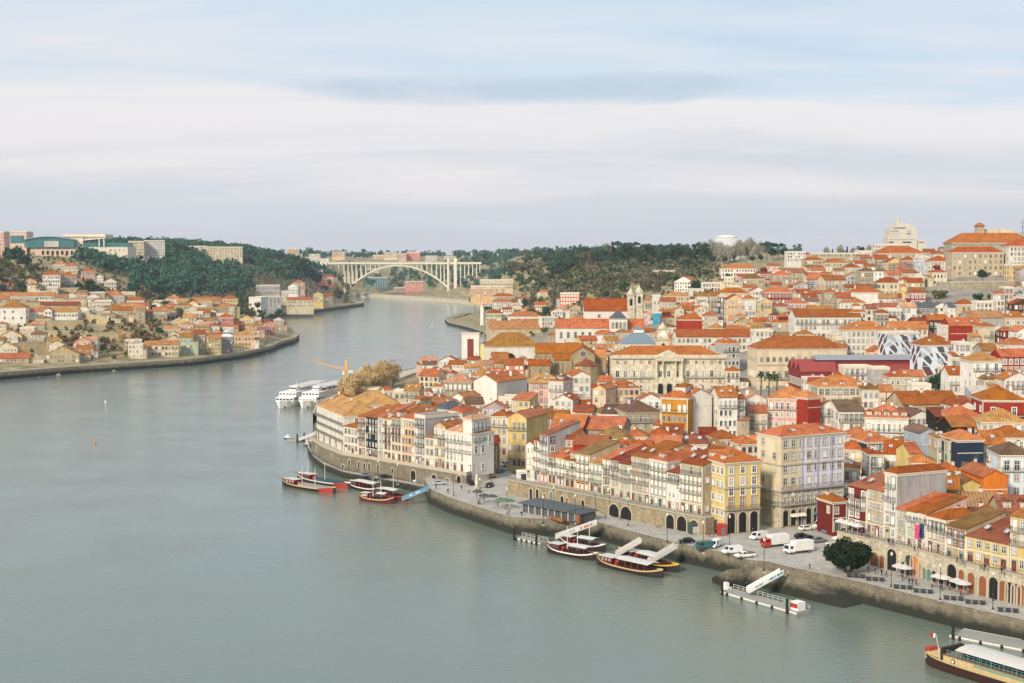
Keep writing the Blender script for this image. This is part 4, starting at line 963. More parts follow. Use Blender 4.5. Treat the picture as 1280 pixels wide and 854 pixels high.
embankment('mid height tan stone wall behind the glazed cafe terrace', [(634, 618), (700, 632), (740, 640), (799, 653), (846, 662.5), (882, 669.5)], 5.0, 9.7, 3.5, [(664, 1.3, 3.4, 'k'), (672, 1.3, 3.6, 'k'), (681, 1.3, 2.8, 'b'), (689.5, 1.5, 3.6, 't'), (703, 1.3, 3.0, 'k'), (709, 1.0, 2.2, 'b', 5.6), (729, 1.2, 2.6, 'k', 5.4), (768, 4.2, 3.7, 'k'), (783, 4.6, 3.7, 'k'), (838, 3.0, 3.9, 'k'), (852.5, 3.4, 4.1, 'k'), (868, 2.8, 3.6, 'g')], TAN, rail=True)
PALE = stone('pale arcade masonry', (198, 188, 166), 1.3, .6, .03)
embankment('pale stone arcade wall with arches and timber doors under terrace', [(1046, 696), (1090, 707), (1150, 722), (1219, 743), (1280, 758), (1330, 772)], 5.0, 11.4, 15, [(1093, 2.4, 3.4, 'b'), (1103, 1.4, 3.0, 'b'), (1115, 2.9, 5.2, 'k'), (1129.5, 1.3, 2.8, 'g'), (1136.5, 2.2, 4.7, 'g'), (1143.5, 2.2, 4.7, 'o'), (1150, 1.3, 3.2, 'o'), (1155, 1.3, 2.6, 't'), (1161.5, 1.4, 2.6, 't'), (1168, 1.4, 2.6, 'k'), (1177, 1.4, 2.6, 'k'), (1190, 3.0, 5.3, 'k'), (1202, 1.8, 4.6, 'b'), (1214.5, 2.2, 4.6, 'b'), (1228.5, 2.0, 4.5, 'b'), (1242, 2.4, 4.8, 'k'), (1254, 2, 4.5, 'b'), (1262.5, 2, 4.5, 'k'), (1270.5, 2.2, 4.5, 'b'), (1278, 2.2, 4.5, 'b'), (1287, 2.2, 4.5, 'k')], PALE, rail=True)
# hill retaining wall, garden terraces and the far quays
def wallrun(label, pts, thick, mat, name='retaining_wall', cat='wall', grp=None, cop=True, low=6):
    """pts: 3D top points"""
    P = [Vector((p[0], p[1])) for p in pts]; B = offset(P, thick); o = P[0]; b = MB(); st = simple('granite trim', (176, 166, 146), .9)
    for i in range(len(P) - 1):
        p, q, r, s = P[i] - o, P[i + 1] - o, B[i + 1] - o, B[i] - o; a, c = pts[i][2], pts[i + 1][2]; za, zc = min(ground(*P[i]), a - 2) - low, min(ground(*P[i + 1]), c - 2) - low
        za = max(za, -3); zc = max(zc, -3)
        b.add([(p.x, p.y, za), (q.x, q.y, zc), (q.x, q.y, c), (p.x, p.y, a), (s.x, s.y, a), (r.x, r.y, c), (s.x, s.y, za), (r.x, r.y, zc)], [(0, 1, 2, 3), (3, 2, 5, 4), (4, 5, 7, 6)], mat)
    root = thing(name, label, cat, (o.x, o.y, 0), 0, grp); b.build('masonry', root)
    if cop:
        c_ = MB(); F_ = offset(P, -.15); K_ = offset(P, .7)
        for i in range(len(P) - 1):
            p, q, r, s = F_[i] - o, F_[i + 1] - o, K_[i + 1] - o, K_[i] - o; a, c = pts[i][2], pts[i + 1][2]
            vs = [(p.x, p.y, a - .1), (q.x, q.y, c - .1), (r.x, r.y, c - .1), (s.x, s.y, a - .1), (p.x, p.y, a + .5), (q.x, q.y, c + .5), (r.x, r.y, c + .5), (s.x, s.y, a + .5)]
            c_.add(vs, [(4, 5, 6, 7), (0, 1, 5, 4), (2, 3, 7, 6)], st)
        c_.build('coping', root)
    return root
HW = stone('hill masonry', (166, 156, 132), 1.6, .7, .05)
wallrun('high weathered retaining wall below the cream hilltop mansion', [atY(1158, 353, 880), atY(1210, 353, 866), atY(1268, 352, 862), atY(1290, 350, 870)], 8, HW, low=14)
wallrun('long tan terrace wall under the stone hillside houses across river', [at(px, py, 22) for px, py in ((140, 402), (180, 402), (226, 402))], 3, stone('tan stone wall', (196, 178, 138), 1, .45), low=10)
wallrun('tan terrace wall under the long white house across river', [atY(x, y, Y) for x, y, Y in ((47, 402, 1130), (104, 401, 1140))], 3, stone('tan stone wall', (196, 178, 138), 1, .45), low=8)
wallrun('roofless tan ruin wall on the slope across river', [atY(x, y, Y) for x, y, Y in ((10, 430, 1010), (45, 427, 1020), (76, 428, 1030))], 2, stone('tan stone wall', (196, 178, 138), 1, .45), low=2)
wallrun('pale riverside wall beside the long barrack across river', [atY(x, y, Y) for x, y, Y in ((100, 449, 1005), (135, 443, 1020), (168, 441, 1035), (224, 441, 1060))], 3, stone('tan stone wall', (196, 178, 138), 1, .45), low=5)
def shore(label, line, z, thick, mat):
    P = [at(px, py, 0) for px, py in line]; return wallrun(label, [(p.x, p.y, z) for p in P], thick, mat, 'quay_wall', 'wall')
DK = tidal('dark tidal masonry', stone('far quay masonry', (176, 162, 130), 1.6, .7, .05))
for lab, pts in (('upper tan garden terrace wall left of the villas', [(62, 361, 1330), (100, 360, 1335)]), ('curved tan terrace wall above the square white villa', [(0, 379, 1200), (50, 379, 1205)]), ('low tan terrace wall below the ruin', [(55, 436, 1000), (100, 434, 1010)]), ('stepped tan wall below the long white house', [(30, 413, 1095), (110, 415, 1100)]), ('long lower terrace wall above the scrub slope', [(100, 417, 1090), (165, 416, 1100)]), ('short pale wall beside the stone houses', [(106, 392, 1180), (136, 398, 1160)]), ('terrace wall under the long orange roof', [(236, 385, 1270), (300, 384, 1290)])):
    wallrun(lab, [atY(x, y, Y) for x, y, Y in pts], 2, stone('tan stone wall', (196, 178, 138), 1, .45), low=4)
shore('long low quay wall with white posts below the warehouses', [(p[0], p[1] - .4) for p in LB[:9:-1]], 4.2, -16, DK) if False else None
lp = [at(px, py, 0) for px, py in LB[::-1]][:11]
wallrun('long low stone quay wall along the far riverside town', [(p.x, p.y, 4.6) for p in lp], 14, DK, 'quay_wall', low=6)
lp2 = [at(px, py, 0) for px, py in [(336, 397), (350, 395), (380, 392.5), (420, 387), (440, 384.5), (455, 382), (446, 379)]]
wallrun('distant stone quay wall below the white balcony block', [(p.x, p.y, 4.6) for p in lp2], 12, DK, 'quay_wall', low=6)
lp3 = [at(px, py, 0) for px, py in [(440, 369.5), (452, 370.8), (480, 373), (520, 375.5), (560, 378.5), (608, 383), (602, 389)]]
wallrun('pale quay wall running under the arch bridge', [(p.x, p.y, 6.5) for p in lp3], 16, stone('pale quay stone', (206, 198, 178), 2, .8, .03), 'quay_wall', low=8)
lp4 = [at(px, py, 0) for px, py in [(580, 394), (556, 401), (560, 406), (585, 412), (606, 419), (612, 430)]]
wallrun('curved pier wall beside the rubble mound', [(p.x, p.y, 3.2) for p in lp4], 10, DK, 'quay_wall', low=6)
lp5 = [at(px, py, 0) for px, py in [(391, 530), (397, 513), (425, 500), (450, 490), (490, 475), (540, 464), (575, 455), (600, 446)]]
wallrun('promenade quay wall beside the bare golden trees', [(p.x, p.y, 4.6) for p in lp5][::-1], 14, stone('pale quay stone', (206, 198, 178), 2, .8, .03), 'quay_wall', low=6)
# ---------------------------------------------------------------- sky, sun, air, camera
SUN_EL, SUN_AZ = 29.0, 214.0      # azimuth measured clockwise from +Y (view direction)
def world():
    w = bpy.data.worlds.new('World'); scene.world = w; w.use_nodes = True; t = w.node_tree; t.nodes.clear()
    out = t.nodes.new('ShaderNodeOutputWorld'); bg = t.nodes.new('ShaderNodeBackground'); t.links.new(bg.outputs[0], out.inputs[0])
    sky = t.nodes.new('ShaderNodeTexSky'); sky.sky_type = 'NISHITA'; sky.sun_disc = False; sky.sun_elevation = R(SUN_EL); sky.sun_rotation = R(SUN_AZ); sky.air_density = 1.0; sky.dust_density = 2.0
    tc = t.nodes.new('ShaderNodeTexCoord'); sp = t.nodes.new('ShaderNodeSeparateXYZ'); t.links.new(tc.outputs['Generated'], sp.inputs[0])
    # clouds lie in a level sheet: direction / elevation -> stretched streaks near the horizon
    ad = N(t, 'Math', operation='ADD'); ad.inputs[1].default_value = .12; t.links.new(sp.outputs['Z'], ad.inputs[0])
    dx = N(t, 'Math', operation='DIVIDE'); t.links.new(sp.outputs['X'], dx.inputs[0]); t.links.new(ad.outputs[0], dx.inputs[1])
    dy = N(t, 'Math', operation='DIVIDE'); t.links.new(sp.outputs['Y'], dy.inputs[0]); t.links.new(ad.outputs[0], dy.inputs[1])
    cb = t.nodes.new('ShaderNodeCombineXYZ'); t.links.new(dx.outputs[0], cb.inputs[0]); t.links.new(dy.outputs[0], cb.inputs[1])
    mp = t.nodes.new('ShaderNodeMapping'); mp.inputs['Scale'].default_value = (.45, 1.0, 1); mp.inputs['Location'].default_value = (3.4, 1.7, 0); t.links.new(cb.outputs[0], mp.inputs[0])
    n = N(t, 'TexNoise', Scale=.8, Detail=7, Roughness=.55, Distortion=.5); t.links.new(mp.outputs[0], n.inputs['Vector'])
    n2 = N(t, 'TexNoise', Scale=1.1, Detail=6, Roughness=.55, Distortion=.6); t.links.new(mp.outputs[0], n2.inputs['Vector'])
    k = 9.5; K = lambda *c: tuple(v * k for v in lin(c))
    wob = N(t, 'MapRange'); wob.inputs[1].default_value = .3; wob.inputs[2].default_value = .7; wob.inputs[3].default_value = -.055; wob.inputs[4].default_value = .05; t.links.new(n.outputs[0], wob.inputs[0])
    zz = N(t, 'Math', operation='ADD'); t.links.new(sp.outputs['Z'], zz.inputs[0]); t.links.new(wob.outputs[0], zz.inputs[1])
    # a level veil of thin cloud: lavender at the horizon, a bright cream bank above it, bluish higher up
    veil = ramp(t, zz.outputs[0], [(0, K(203, 207, 215)), (.04, K(207, 211, 219)), (.075, K(225, 222, 225)), (.115, K(228, 225, 227)), (.15, K(200, 214, 227)), (.19, K(172, 198, 221)), (.4, tuple(v * 1.0 for v in K(200, 210, 224))), (1, tuple(v * 1.1 for v in K(200, 210, 224)))])
    gap = ramp(t, n2.outputs[0], [(.5, (0, 0, 0)), (.6, (.1, .1, .1)), (.7, (.3, .3, .3))]); hi = ramp(t, sp.outputs['Z'], [(.06, (0, 0, 0)), (.11, (1, 1, 1))])
    gm = N(t, 'Math', operation='MULTIPLY'); t.links.new(gap.outputs[0], gm.inputs[0]); t.links.new(hi.outputs[0], gm.inputs[1])
    veil2 = mixc(t, gm.outputs[0], veil.outputs[0], K(168, 194, 218))
    # one long blue grey rift in the veil, a little right of the river axis
    def math_(op, a, b_=None, v=None):
        q = N(t, 'Math', operation=op); t.links.new(a, q.inputs[0])
        if b_ is not None: t.links.new(b_, q.inputs[1])
        if v is not None: q.inputs[1].default_value = v
        return q.outputs[0]
    az = math_('DIVIDE', sp.outputs['X'], sp.outputs['Y']); n3 = N(t, 'TexNoise', Scale=6.0, Detail=6, Roughness=.6); cb2 = t.nodes.new('ShaderNodeCombineXYZ'); t.links.new(az, cb2.inputs[0]); t.links.new(math_('MULTIPLY', sp.outputs['Z'], v=5.0), cb2.inputs[1]); t.links.new(cb2.outputs[0], n3.inputs['Vector'])
    ea = math_('POWER', math_('ABSOLUTE', math_('MULTIPLY', math_('ADD', az, v=-.01), v=5.2)), v=2.0); ez = math_('POWER', math_('ABSOLUTE', math_('MULTIPLY', math_('ADD', sp.outputs['Z'], v=-.117), v=85.0)), v=2.0)
    dd = math_('ADD', math_('ADD', ea, ez), math_('MULTIPLY', math_('ADD', n3.outputs[0], v=-.5), v=3.4)); rift = ramp(t, dd, [(.1, (.85, .85, .85)), (1.0, (0, 0, 0))])
    veil2 = mixc(t, rift.outputs[0], veil2, K(182, 198, 213))
    body = mixc(t, .93, sky.outputs[0], veil2)
    t.links.new(body, bg.inputs['Color']); bg.inputs['Strength'].default_value = .105
world()
sun = bpy.data.lights.new('sun', 'SUN'); sun.energy = 3.7; sun.angle = R(11); sun.color = (1.0, .88, .72)
so = obj('sun', sun); so.rotation_euler = (R(90 - SUN_EL), 0, R(180 - SUN_AZ) + math.pi * 0)
_d = Vector((math.sin(R(SUN_AZ)) * math.cos(R(SUN_EL)), math.cos(R(SUN_AZ)) * math.cos(R(SUN_EL)), math.sin(R(SUN_EL)))); so.rotation_euler = _d.to_track_quat('Z', 'Y').to_euler()
HAZE = .00006
def haze():
    b = MB(); b.box(-3200, 3200, -60, 5600, -6, 165, None); b.mats = []; me = b.mesh('haze', False)
    m = bpy.data.materials.new('haze'); m.use_nodes = True; t = m.node_tree; t.nodes.clear(); o = t.nodes.new('ShaderNodeOutputMaterial'); v = t.nodes.new('ShaderNodeVolumePrincipled')
    v.inputs['Color'].default_value = (.86, .91, 1, 1); v.inputs['Density'].default_value = HAZE; v.inputs['Anisotropy'].default_value = .2
    t.links.new(v.outputs[0], o.inputs['Volume']); me.materials.append(m); me.polygons.foreach_set('material_index', [0] * 6); kind(obj('haze', me), 'stuff')
if HAZE: haze()
cam = bpy.data.cameras.new('camera'); cam.sensor_width = 36; cam.lens = 36 * F / 1280; cam.clip_end = 20000; cam.clip_start = 1
co = obj('camera', cam); co.location = (0, 0, CAMZ); co.rotation_euler = (math.pi / 2 - PITCH, 0, 0); scene.camera = co
vs = scene.view_settings; vs.view_transform = 'Standard'; vs.look = 'None'; vs.exposure = 0.22; vs.gamma = 1; vs.use_curve_mapping = False
scene.cycles.max_bounces = 6; scene.cycles.volume_bounces = 0; scene.cycles.use_denoising = True
# ---------------------------------------------------------------- landmark buildings
def site(xm, ye, Y):
    p = atY(xm, ye, Y); return p
S_ = lambda Y: Y / F          # metres per photo pixel at depth Y
def wins(root, style, w, h, xs, z, y=0.0, rz=0.0, org=(0, 0)):
    me = window_mesh(style, w, h); d = Vector((math.cos(rz), math.sin(rz))); n = Vector((math.sin(rz), -math.cos(rz)))
    for x in xs: obj('window', me, root, (org[0] + d.x * x - n.x * y, org[1] + d.y * x - n.y * y, z), rz)
lsp = lambda a, b, n: [a + (b - a) * (i + .5) / n for i in range(n)]
GT = simple('granite trim', (176, 166, 146), .9); PT = simple('pale cornice', (212, 204, 184), .9); WT = simple('white trim', (228, 224, 212), .8); DARK = simple('dark shade fill', (26, 24, 22), .9)  # near-black arch panel: shade of an opening painted on, nothing hollow behind
def palace():
    Y = 690; s = S_(Y); p = site(836, 447, Y); zb = 11.0; H = p.z - zb; w = 142 * s; d = 21
    r = thing('columned_palace', 'long pale stone palace with central columned portico and three dark arches', 'palace', (p.x, Y, zb), R(2)); st = stone('palace limestone', (224, 214, 190), 1.6, .6, .02)
    b = MB(); b.box(-w/2, w/2, 0, d, -8, H, st); zc = H * .46
    b.box(-w/2 - .2, w/2 + .2, -.5, 0, zc - .3, zc + .1, GT); b.box(-w/2 - .3, w/2 + .3, -.8, 0, H - .7, H, GT); b.box(-w/2 - .3, w/2 + .3, -.5, -.2, H, H + 1.3, st)
    for x in lsp(-w/2, w/2, 11): b.box(x - w/22 - .35, x - w/22 + .35, -.2, 0, 0, H - .7, st)
    b.build('wall', r)
    rf = MB(); me = roof_mesh(w - 1.4, d - 1, H + .05, 'hip', roofm('b'), .24, .2, PT, st); obj('roof', me, r, (0, .7, 0))
    pw = 14.0; pb = MB(); pb.box(-pw/2, pw/2, -2.6, -.02, -3, zc + .4, st); pb.box(-pw/2, pw/2, -2.7, -.02, H - 1.6, H + .2, st)
    pb.prism([(-pw/2 - .4, H + .2), (pw/2 + .4, H + .2), (0, H + 3.6)], 'y', -2.9, 3, st); pb.box(-pw/2 + .3, pw/2 - .3, -.3, -.015, zc + .4, H - 1.6, st); pb.build('portico', r)
    for x in lsp(-pw/2, pw/2, 5)[0:5]:
        if abs(x) < .1: continue
        c = MB(); c.lathe([(.62, 0), (.5, .3), (.42, H - 1.6 - zc - .9), (.62, H - 1.6 - zc - .4)], st, 10, (x * 1.12, -2.1, zc + .4)); c.build('column', r)
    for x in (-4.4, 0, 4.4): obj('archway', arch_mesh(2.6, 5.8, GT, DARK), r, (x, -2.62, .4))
    wins(r, 'd', 1.7, 3.0, [-4.2, 0, 4.2], zc + .6, -.31); wins(r, 's', 1.1, 1.2, [-4.2, 0, 4.2], H - 3.4, -.31)
    left, right = lsp(-w/2 + .6, -pw/2 - .6, 5), lsp(pw/2 + .6, w/2 - .6, 5)
    for xs in (left, right):
        wins(r, 'd', 1.9, 3.3, xs, zc + .5); wins(r, 's', 1.2, 1.3, xs, H - 3.0); wins(r, 'd', 1.9, 3.2, xs, 2.0); wins(r, 's', 1.1, 1.1, xs, zc - 2.0)
    bal = balcony_mesh(22, .7)
    for x in (-(w/4 + pw/4), w/4 + pw/4): obj('balcony', bal, r, (x, -.3, zc + .12))
    wins(r, 's', 1.2, 2.2, lsp(3, d - 3, 6), zc + .8, 0, R(90), (w/2, 0)); wins(r, 's', 1.2, 2.2, lsp(3, d - 3, 6), 2, 0, R(90), (w/2, 0))
    t = MB(); tx, ty = (833 - 836) * s, 14.0; z0 = H; t.box(tx - 3.2, tx + 3.2, ty - 3.2, ty + 3.2, z0 - 4, z0 + 8, st); t.box(tx - 3.6, tx + 3.6, ty - 3.6, ty + 3.6, z0 + 8, z0 + 8.6, GT); t.box(tx - 2.5, tx + 2.5, ty - 2.5, ty + 2.5, z0 + 8.6, z0 + 13.2, st); t.box(tx - 2.8, tx + 2.8, ty - 2.8, ty + 2.8, z0 + 13.2, z0 + 13.7, GT)
    t.lathe([(2.2, 0), (2.0, .8), (1.2, 1.8), (.3, 2.6), (.1, 3.6)], st, 10, (tx, ty, z0 + 13.7)); tw = t.build('clock_tower', r)
    c = MB(); c.tube((tx, ty - 2.5, z0 + 11), (tx, ty - 2.7, z0 + 11), 1.5, 1.5, WT, 16); c.build('clock_face', tw); obj('opening', arch_mesh(1.4, 3.4, GT, DARK), tw, (tx, ty - 3.25, z0 + 3))
palace()
def institute():
    Y = 668; s = S_(Y); zb = 13.0; A = atY(947, 437, Y); zE = A.z
    r, ro = house(Vector((A.x, Y)), Vector((A.x, Y)) + Vector((math.cos(R(4)), math.sin(R(4)))) * (114 * s), zE, zb, 20, 'cream', 'o', 'hip', dict(nf='3', w='d', K='long_institute', cat='public building', nc='14', rise='.27', nch='1', nw=1))
    h = zE - zb; w = 114 * s; xs = lsp(-w/2 + .5, w/2 - .5, 14); wins(r, 's', 1.6, 2.9, xs, h * .40); wins(r, 's', 1.5, 2.0, xs, h * .74); wins(r, 's', 1.5, 2.6, xs, h * .1); b = MB()
    for zz in (.33, .66): b.box(-w/2 - .2, w/2 + .2, -.35, -.02, h * zz, h * zz + .4, GT)
    b.build('string_course', r); obj('balcony', balcony_mesh(w * .5, .7), r, (-w * .1, -.3, h * .36)); wins(r, 'd', 1.4, 2.5, lsp(1, 19, 6), h * .4, 0, R(-90), (-w/2, 20)); wins(r, 's', 1.4, 2.4, lsp(1, 19, 6), h * .1, 0, R(-90), (-w/2, 20)); wins(r, 's', 1.2, 1.6, lsp(1, 19, 6), h * .74, 0, R(-90), (-w/2, 20))
institute()
def glass_dome():
    Y = 735; s = S_(Y); p = site(800, 430, Y); zb = 16.0; h = p.z - zb
    r = thing('glazed_hall', 'low blue grey glazed roof with small lantern behind the columned palace', 'hall', (p.x, Y, zb)); w = 46 * s; st = stone('palace limestone', (224, 214, 190), 1.6, .6, .02); gm = simple('blue grey glazing', (112, 128, 138), .5, 0, .1)
    b = MB(); b.box(-w/2, w/2, 0, 18, -6, h, st); b.build('wall', r); g = MB(); g.frus((-w/2 - .3, w/2 + .3, -.3, 18.3), h, (-3, 3, 7, 11), h + 5.6, gm); ro = g.build('roof', r)
    l = MB(); l.box(-2.6, 2.6, 7.2, 10.8, h + 5.6, h + 7.2, WT); l.frus((-3, 3, 6.8, 11.2), h + 7.2, (-.4, .4, 8.6, 9.4), h + 8.8, gm); l.build('lantern', ro); wins(r, 'd', 1.2, 1.6, lsp(-w/2, w/2, 7), h - 2.4)
glass_dome()
def hill_church():
    Y = 905; s = S_(Y); ox = 750; zb = 20.0; z = lambda py, y=Y: 80 - (py - 320) * y / F - zb; X = lambda px: (px - ox) * s
    r = thing('towered_church', 'white church with long orange roofs and twin stone bell towers', 'church', ((ox - CX) * s, Y, zb)); wp = plaster('white plaster', WALLC['white']); o = roofm('b'); st = stone('church granite', (220, 212, 190), 1.2, .5)
    def wing(x0, x1, ye, rise, y0, d, rt='gp', m=wp):
        b = MB(); h = z(ye, Y + y0); w = X(x1) - X(x0); xm = (X(x0) + X(x1)) / 2
        if rt == 'gp': b.prism([(y0, -9), (y0 + d, -9), (y0 + d, h), (y0 + d/2, h + rise * d - .03), (y0, h)], 'x', X(x0), X(x1), m)
        else: b.box(X(x0), X(x1), y0, y0 + d, -9, h, m)
        b.box(X(x0) - .1, X(x1) + .1, y0 - .25, y0, h - .6, h - .1, GT); b.build('wall', r); obj('roof', roof_mesh(w, d, h, rt, o, rise, .5, GT, m), r, (xm, y0, 0)); return h, xm, w
    h1, xm, w1 = wing(695, 806, 409.5, .4, 0, 13); wins(r, 's', 1.6, 4.0, lsp(X(697), X(760), 7), h1 - 7)
    h2, _, w2 = wing(732, 795, 388, .5, 17, 15); wins(r, 's', 1.7, 1.9, [X(749), X(772)], h2 - 4)
    wing(744, 797, 418, .3, -7, 7, 'hip'); wing(712, 735, 400, .2, 15, 8, 'hip')
    b = MB(); hd = z(399, Y - 3); b.box(X(762), X(783.5), -5, 6, -4, hd, wp); b.box(X(761.5), X(784), -5.4, 6.4, hd, hd + .5, GT); b.frus((X(762), X(783.5), -5, 6), hd + .5, (X(771), X(775), -.5, 1.5), hd + 5.2, simple('slate roofing', ROOFC['g'], .6, 0, .15, .5)); dr = b.build('lantern_drum', r)
    for x in lsp(X(763), X(782.5), 4): obj('window', arch_mesh(1.3, 4.2, GT, glassmat()), dr, (x, -5.05, hd - 6))
    for x0, top in ((787, 362), (797.5, 359)):
        t = MB(); hw = 4.4 * s; xc = X(x0 + 4.5); ht = z(top, Y + 20) ; t.box(xc - hw, xc + hw, 16, 16 + 2 * hw, -9, ht - 4, st); t.box(xc - hw - .3, xc + hw + .3, 15.7, 16.3 + 2 * hw, ht - 4, ht - 3.5, GT); t.box(xc - hw - .2, xc + hw + .2, 15.8, 16.2 + 2 * hw, ht - 13, ht - 12.6, GT)
        t.lathe([(hw, 0), (hw * 1.05, .6), (hw * .8, 2.2), (hw * .35, 3.4), (.25, 4.6), (.12, 6.2)], st, 12, (xc, 16 + hw, ht - 3.5)); tw = t.build('bell_tower', r)
        for q in (-1, 1):
            for e in (-1, 1): pn = MB(); pn.lathe([(.35, 0), (.3, .8), (.05, 2)], st, 6, (xc + q * hw * .9, 16 + hw + e * hw * .9, ht - 3.5)); pn.build('pinnacle', tw)
        obj('opening', arch_mesh(1.7, 4.6, GT, DARK), tw, (xc, 15.98, ht - 10.5))
hill_church()
def stone_church():
    Y = 692; s = S_(Y); ox = 706; zb = 11.0; z = lambda py, y=Y: 80 - (py - 320) * y / F - zb; X = lambda px: (px - ox) * s
    r = thing('stone_church', 'brown stone church with rose window gable and orange roofs', 'church', ((ox - CX) * s, Y, zb), R(-3)); st = stone('old church granite', (172, 156, 122), 1.2, .5); o = roofm('b')
    def wing(x0, x1, ye, rise, y0, d, rt):
        b = MB(); h = z(ye, Y + y0); w = X(x1) - X(x0); xm = (X(x0) + X(x1)) / 2
        if rt == 'gp': b.prism([(y0, -8), (y0 + d, -8), (y0 + d, h), (y0 + d/2, h + rise * d - .03), (y0, h)], 'x', X(x0), X(x1), st)
        else: b.prism([(X(x0), -8), (X(x1), -8), (X(x1), h), (xm, h + rise * w - .03), (X(x0), h)], 'y', y0, y0 + d, st)
        n = max(2, int(w / 4))
        for x in lsp(X(x0), X(x1), n): b.box(x - w / n / 2 - .4, x - w / n / 2 + .4, y0 - .7, y0, -8, h - 1.5, st)
        b.build('wall', r); obj('roof', roof_mesh(w, d, h, rt, o, rise, .4, GT, st), r, (xm, y0, 0)); return h, xm, w
    h, xm, w = wing(668, 728, 441, .35, 10, 12, 'gp'); wins(r, 's', 1.0, 3.2, lsp(X(669), X(694), 4), h - 5.5)
    h, xm, w = wing(714, 744, 443, .3, 2, 22, 'gx'); k = MB(); k.tube((xm, 1.95, h + .3), (xm, 1.75, h + .3), 1.9, 1.9, GT, 18); k.tube((xm, 1.75, h + .3), (xm, 1.7, h + .3), 1.4, 1.4, glassmat(), 18); k.build('rose_window', r)
    h, xm, w = wing(661, 688, 457, .3, -4, 9, 'gp'); wins(r, 's', 1.0, 2.2, lsp(X(663), X(687), 3), h - 4); wing(744, 758, 447, .3, 8, 12, 'gp')
    wing(690, 714, 450, .28, 4, 8, 'gp')
    b = MB(); xc = X(734); b.lathe([(6.2, -8), (6.2, z(456))], st, 10, (xc, -3, 0), smooth=False); b.build('apse', r); c = MB(); c.lathe([(6.7, 0), (.2, 3.2)], roofm('d'), 10, (xc, -3, z(456)), smooth=False); c.build('apse_roof', r)
stone_church()
def sign_tower():
    Y = 900; s = S_(Y); p = site(588, 418, Y); zb = 6.0; h = p.z - zb; w = 22 * s
    r = thing('sign_building', 'tall white windowless block with maroon banner and lettered board facing river', 'building', (p.x, Y, zb), R(-4)); wp = plaster('white plaster', WALLC['white']); b = MB(); b.box(-w/2, w/2, 0, 9, -8, h, wp); b.build('wall', r)
    t = MB(); t.box(-w/2 - .2, w/2 + .2, -.2, 9.2, h, h + .9, simple('pale pink coping', (206, 180, 172), .9)); t.build('coping', r)
    c = MB(); mr = simple('maroon banner', (120, 52, 40), .8); c.box(-2.0, 2.0, -.18, -.02, h - 15.5, h - 3, mr); c.build('banner', r)
    l = MB(); l.box(-4.7, 4.7, -.14, -.02, h - 18.6, h - 15.8, simple('dark sign frame', (84, 62, 50), .7)); sb = l.build('sign_board', r)
    q = MB(); [q.box(x - .32, x + .32, -.24, -.15, h - 18.2, h - 16.2, WT) for x in lsp(-4.4, 4.4, 9)]; q.build('lettering', sb)
    ch = MB(); X = lambda px: (px - 588) * s; ch.box(w/2 + .02, X(612), 1, 9, -8, h - 6.5, plaster('lemon plaster', WALLC['lemon'])); ch.build('side_wing', r)
    # the long ochre roofed store behind, white walled with one big dark arch
    p2 = site(640, 434, 880); r2 = thing('ochre_roof_store', 'white walled store under a broad ochre roof with dark arch', 'warehouse', (p2.x, 880, zb), R(3)); h2 = p2.z - zb; s2 = S_(880); w2 = 66 * s2
    b = MB(); b.box(-w2/2, w2/2, 0, 20, -8, h2, wp); b.build('wall', r2); obj('roof', roof_mesh(w2, 20, h2, 'hip', roofm('k'), .4, .5, PT, wp), r2); obj('archway', arch_mesh(7.5, 4.2, GT, DARK), r2, (-1.5, -.02, h2 - 8)); wins(r2, 'a', .9, 1.6, [-8, -5, -2], h2 - 13)
sign_tower()
def market():
    zb = 20.0; Y = 628; s = S_(Y); A = atY(1002, 463, Y); H = 80 - (463 - 320) * Y / F - zb; L = 150 * s; D = 24
    r = thing('market_hall', 'red iron market hall with long raised grey roof', 'market hall', (A.x, Y, zb), R(3)); rd = simple('red painted iron', (120, 36, 32), .7); rr = simple('red sheet roofing', (142, 62, 56), .75); gm = simple('grey ribbed roofing', (140, 143, 148), .7); gl = glassmat()
    for i in range(3):
        y0 = i * D / 3; b = MB(); b.prism([(y0, -6), (y0 + D/3, -6), (y0 + D/3, H - 1), (y0 + D/6, H + 3.0), (y0, H - 1)], 'x', 0, L * .3, rd); b.build('wall', r)
        k = MB(); k.prism([(y0 - .1, H - .8), (y0 + D/6, H + 3.2), (y0 + D/3 + .1, H - .8), (y0 + D/3 + .1, H - .5), (y0 + D/6, H + 3.5), (y0 - .1, H - .5)], 'x', -.5, L * .3, rr); k.build('roof', r)
    b = MB(); b.box(L * .3 + .02, L, 0, D, -6, H - 1.5, rd); b.build('wall', r)
    k = MB(); k.prism([(-.6, H - 1.5), (D/2 - 5, H + 2.2), (D/2 + 5, H + 2.2), (D + .6, H - 1.5)], 'x', L * .3 + .04, L + .6, rr); k.build('roof', r)
    c = MB(); c.box(L * .18, L + .3, D/2 - 4.9, D/2 + 4.9, H + 1.8, H + 4.0, rd); c.build('clerestory', r); g = MB(); g.prism([(D/2 - 5.8, H + 4.0), (D/2, H + 6.0), (D/2 + 5.8, H + 4.0)], 'x', L * .16, L + .8, gm); g.build('raised_roof', r)
    wins(r, 'a', 1.6, 3.2, lsp(1, L * .3 - 1, 5), 1.5); wins(r, 'a', 1.6, 2.6, lsp(L * .34, L - 1, 14), H - 6); wins(r, 'a', 1.4, 3.0, lsp(1, D - 1, 8), 1.5, 0, R(-90), (0, D))
market()
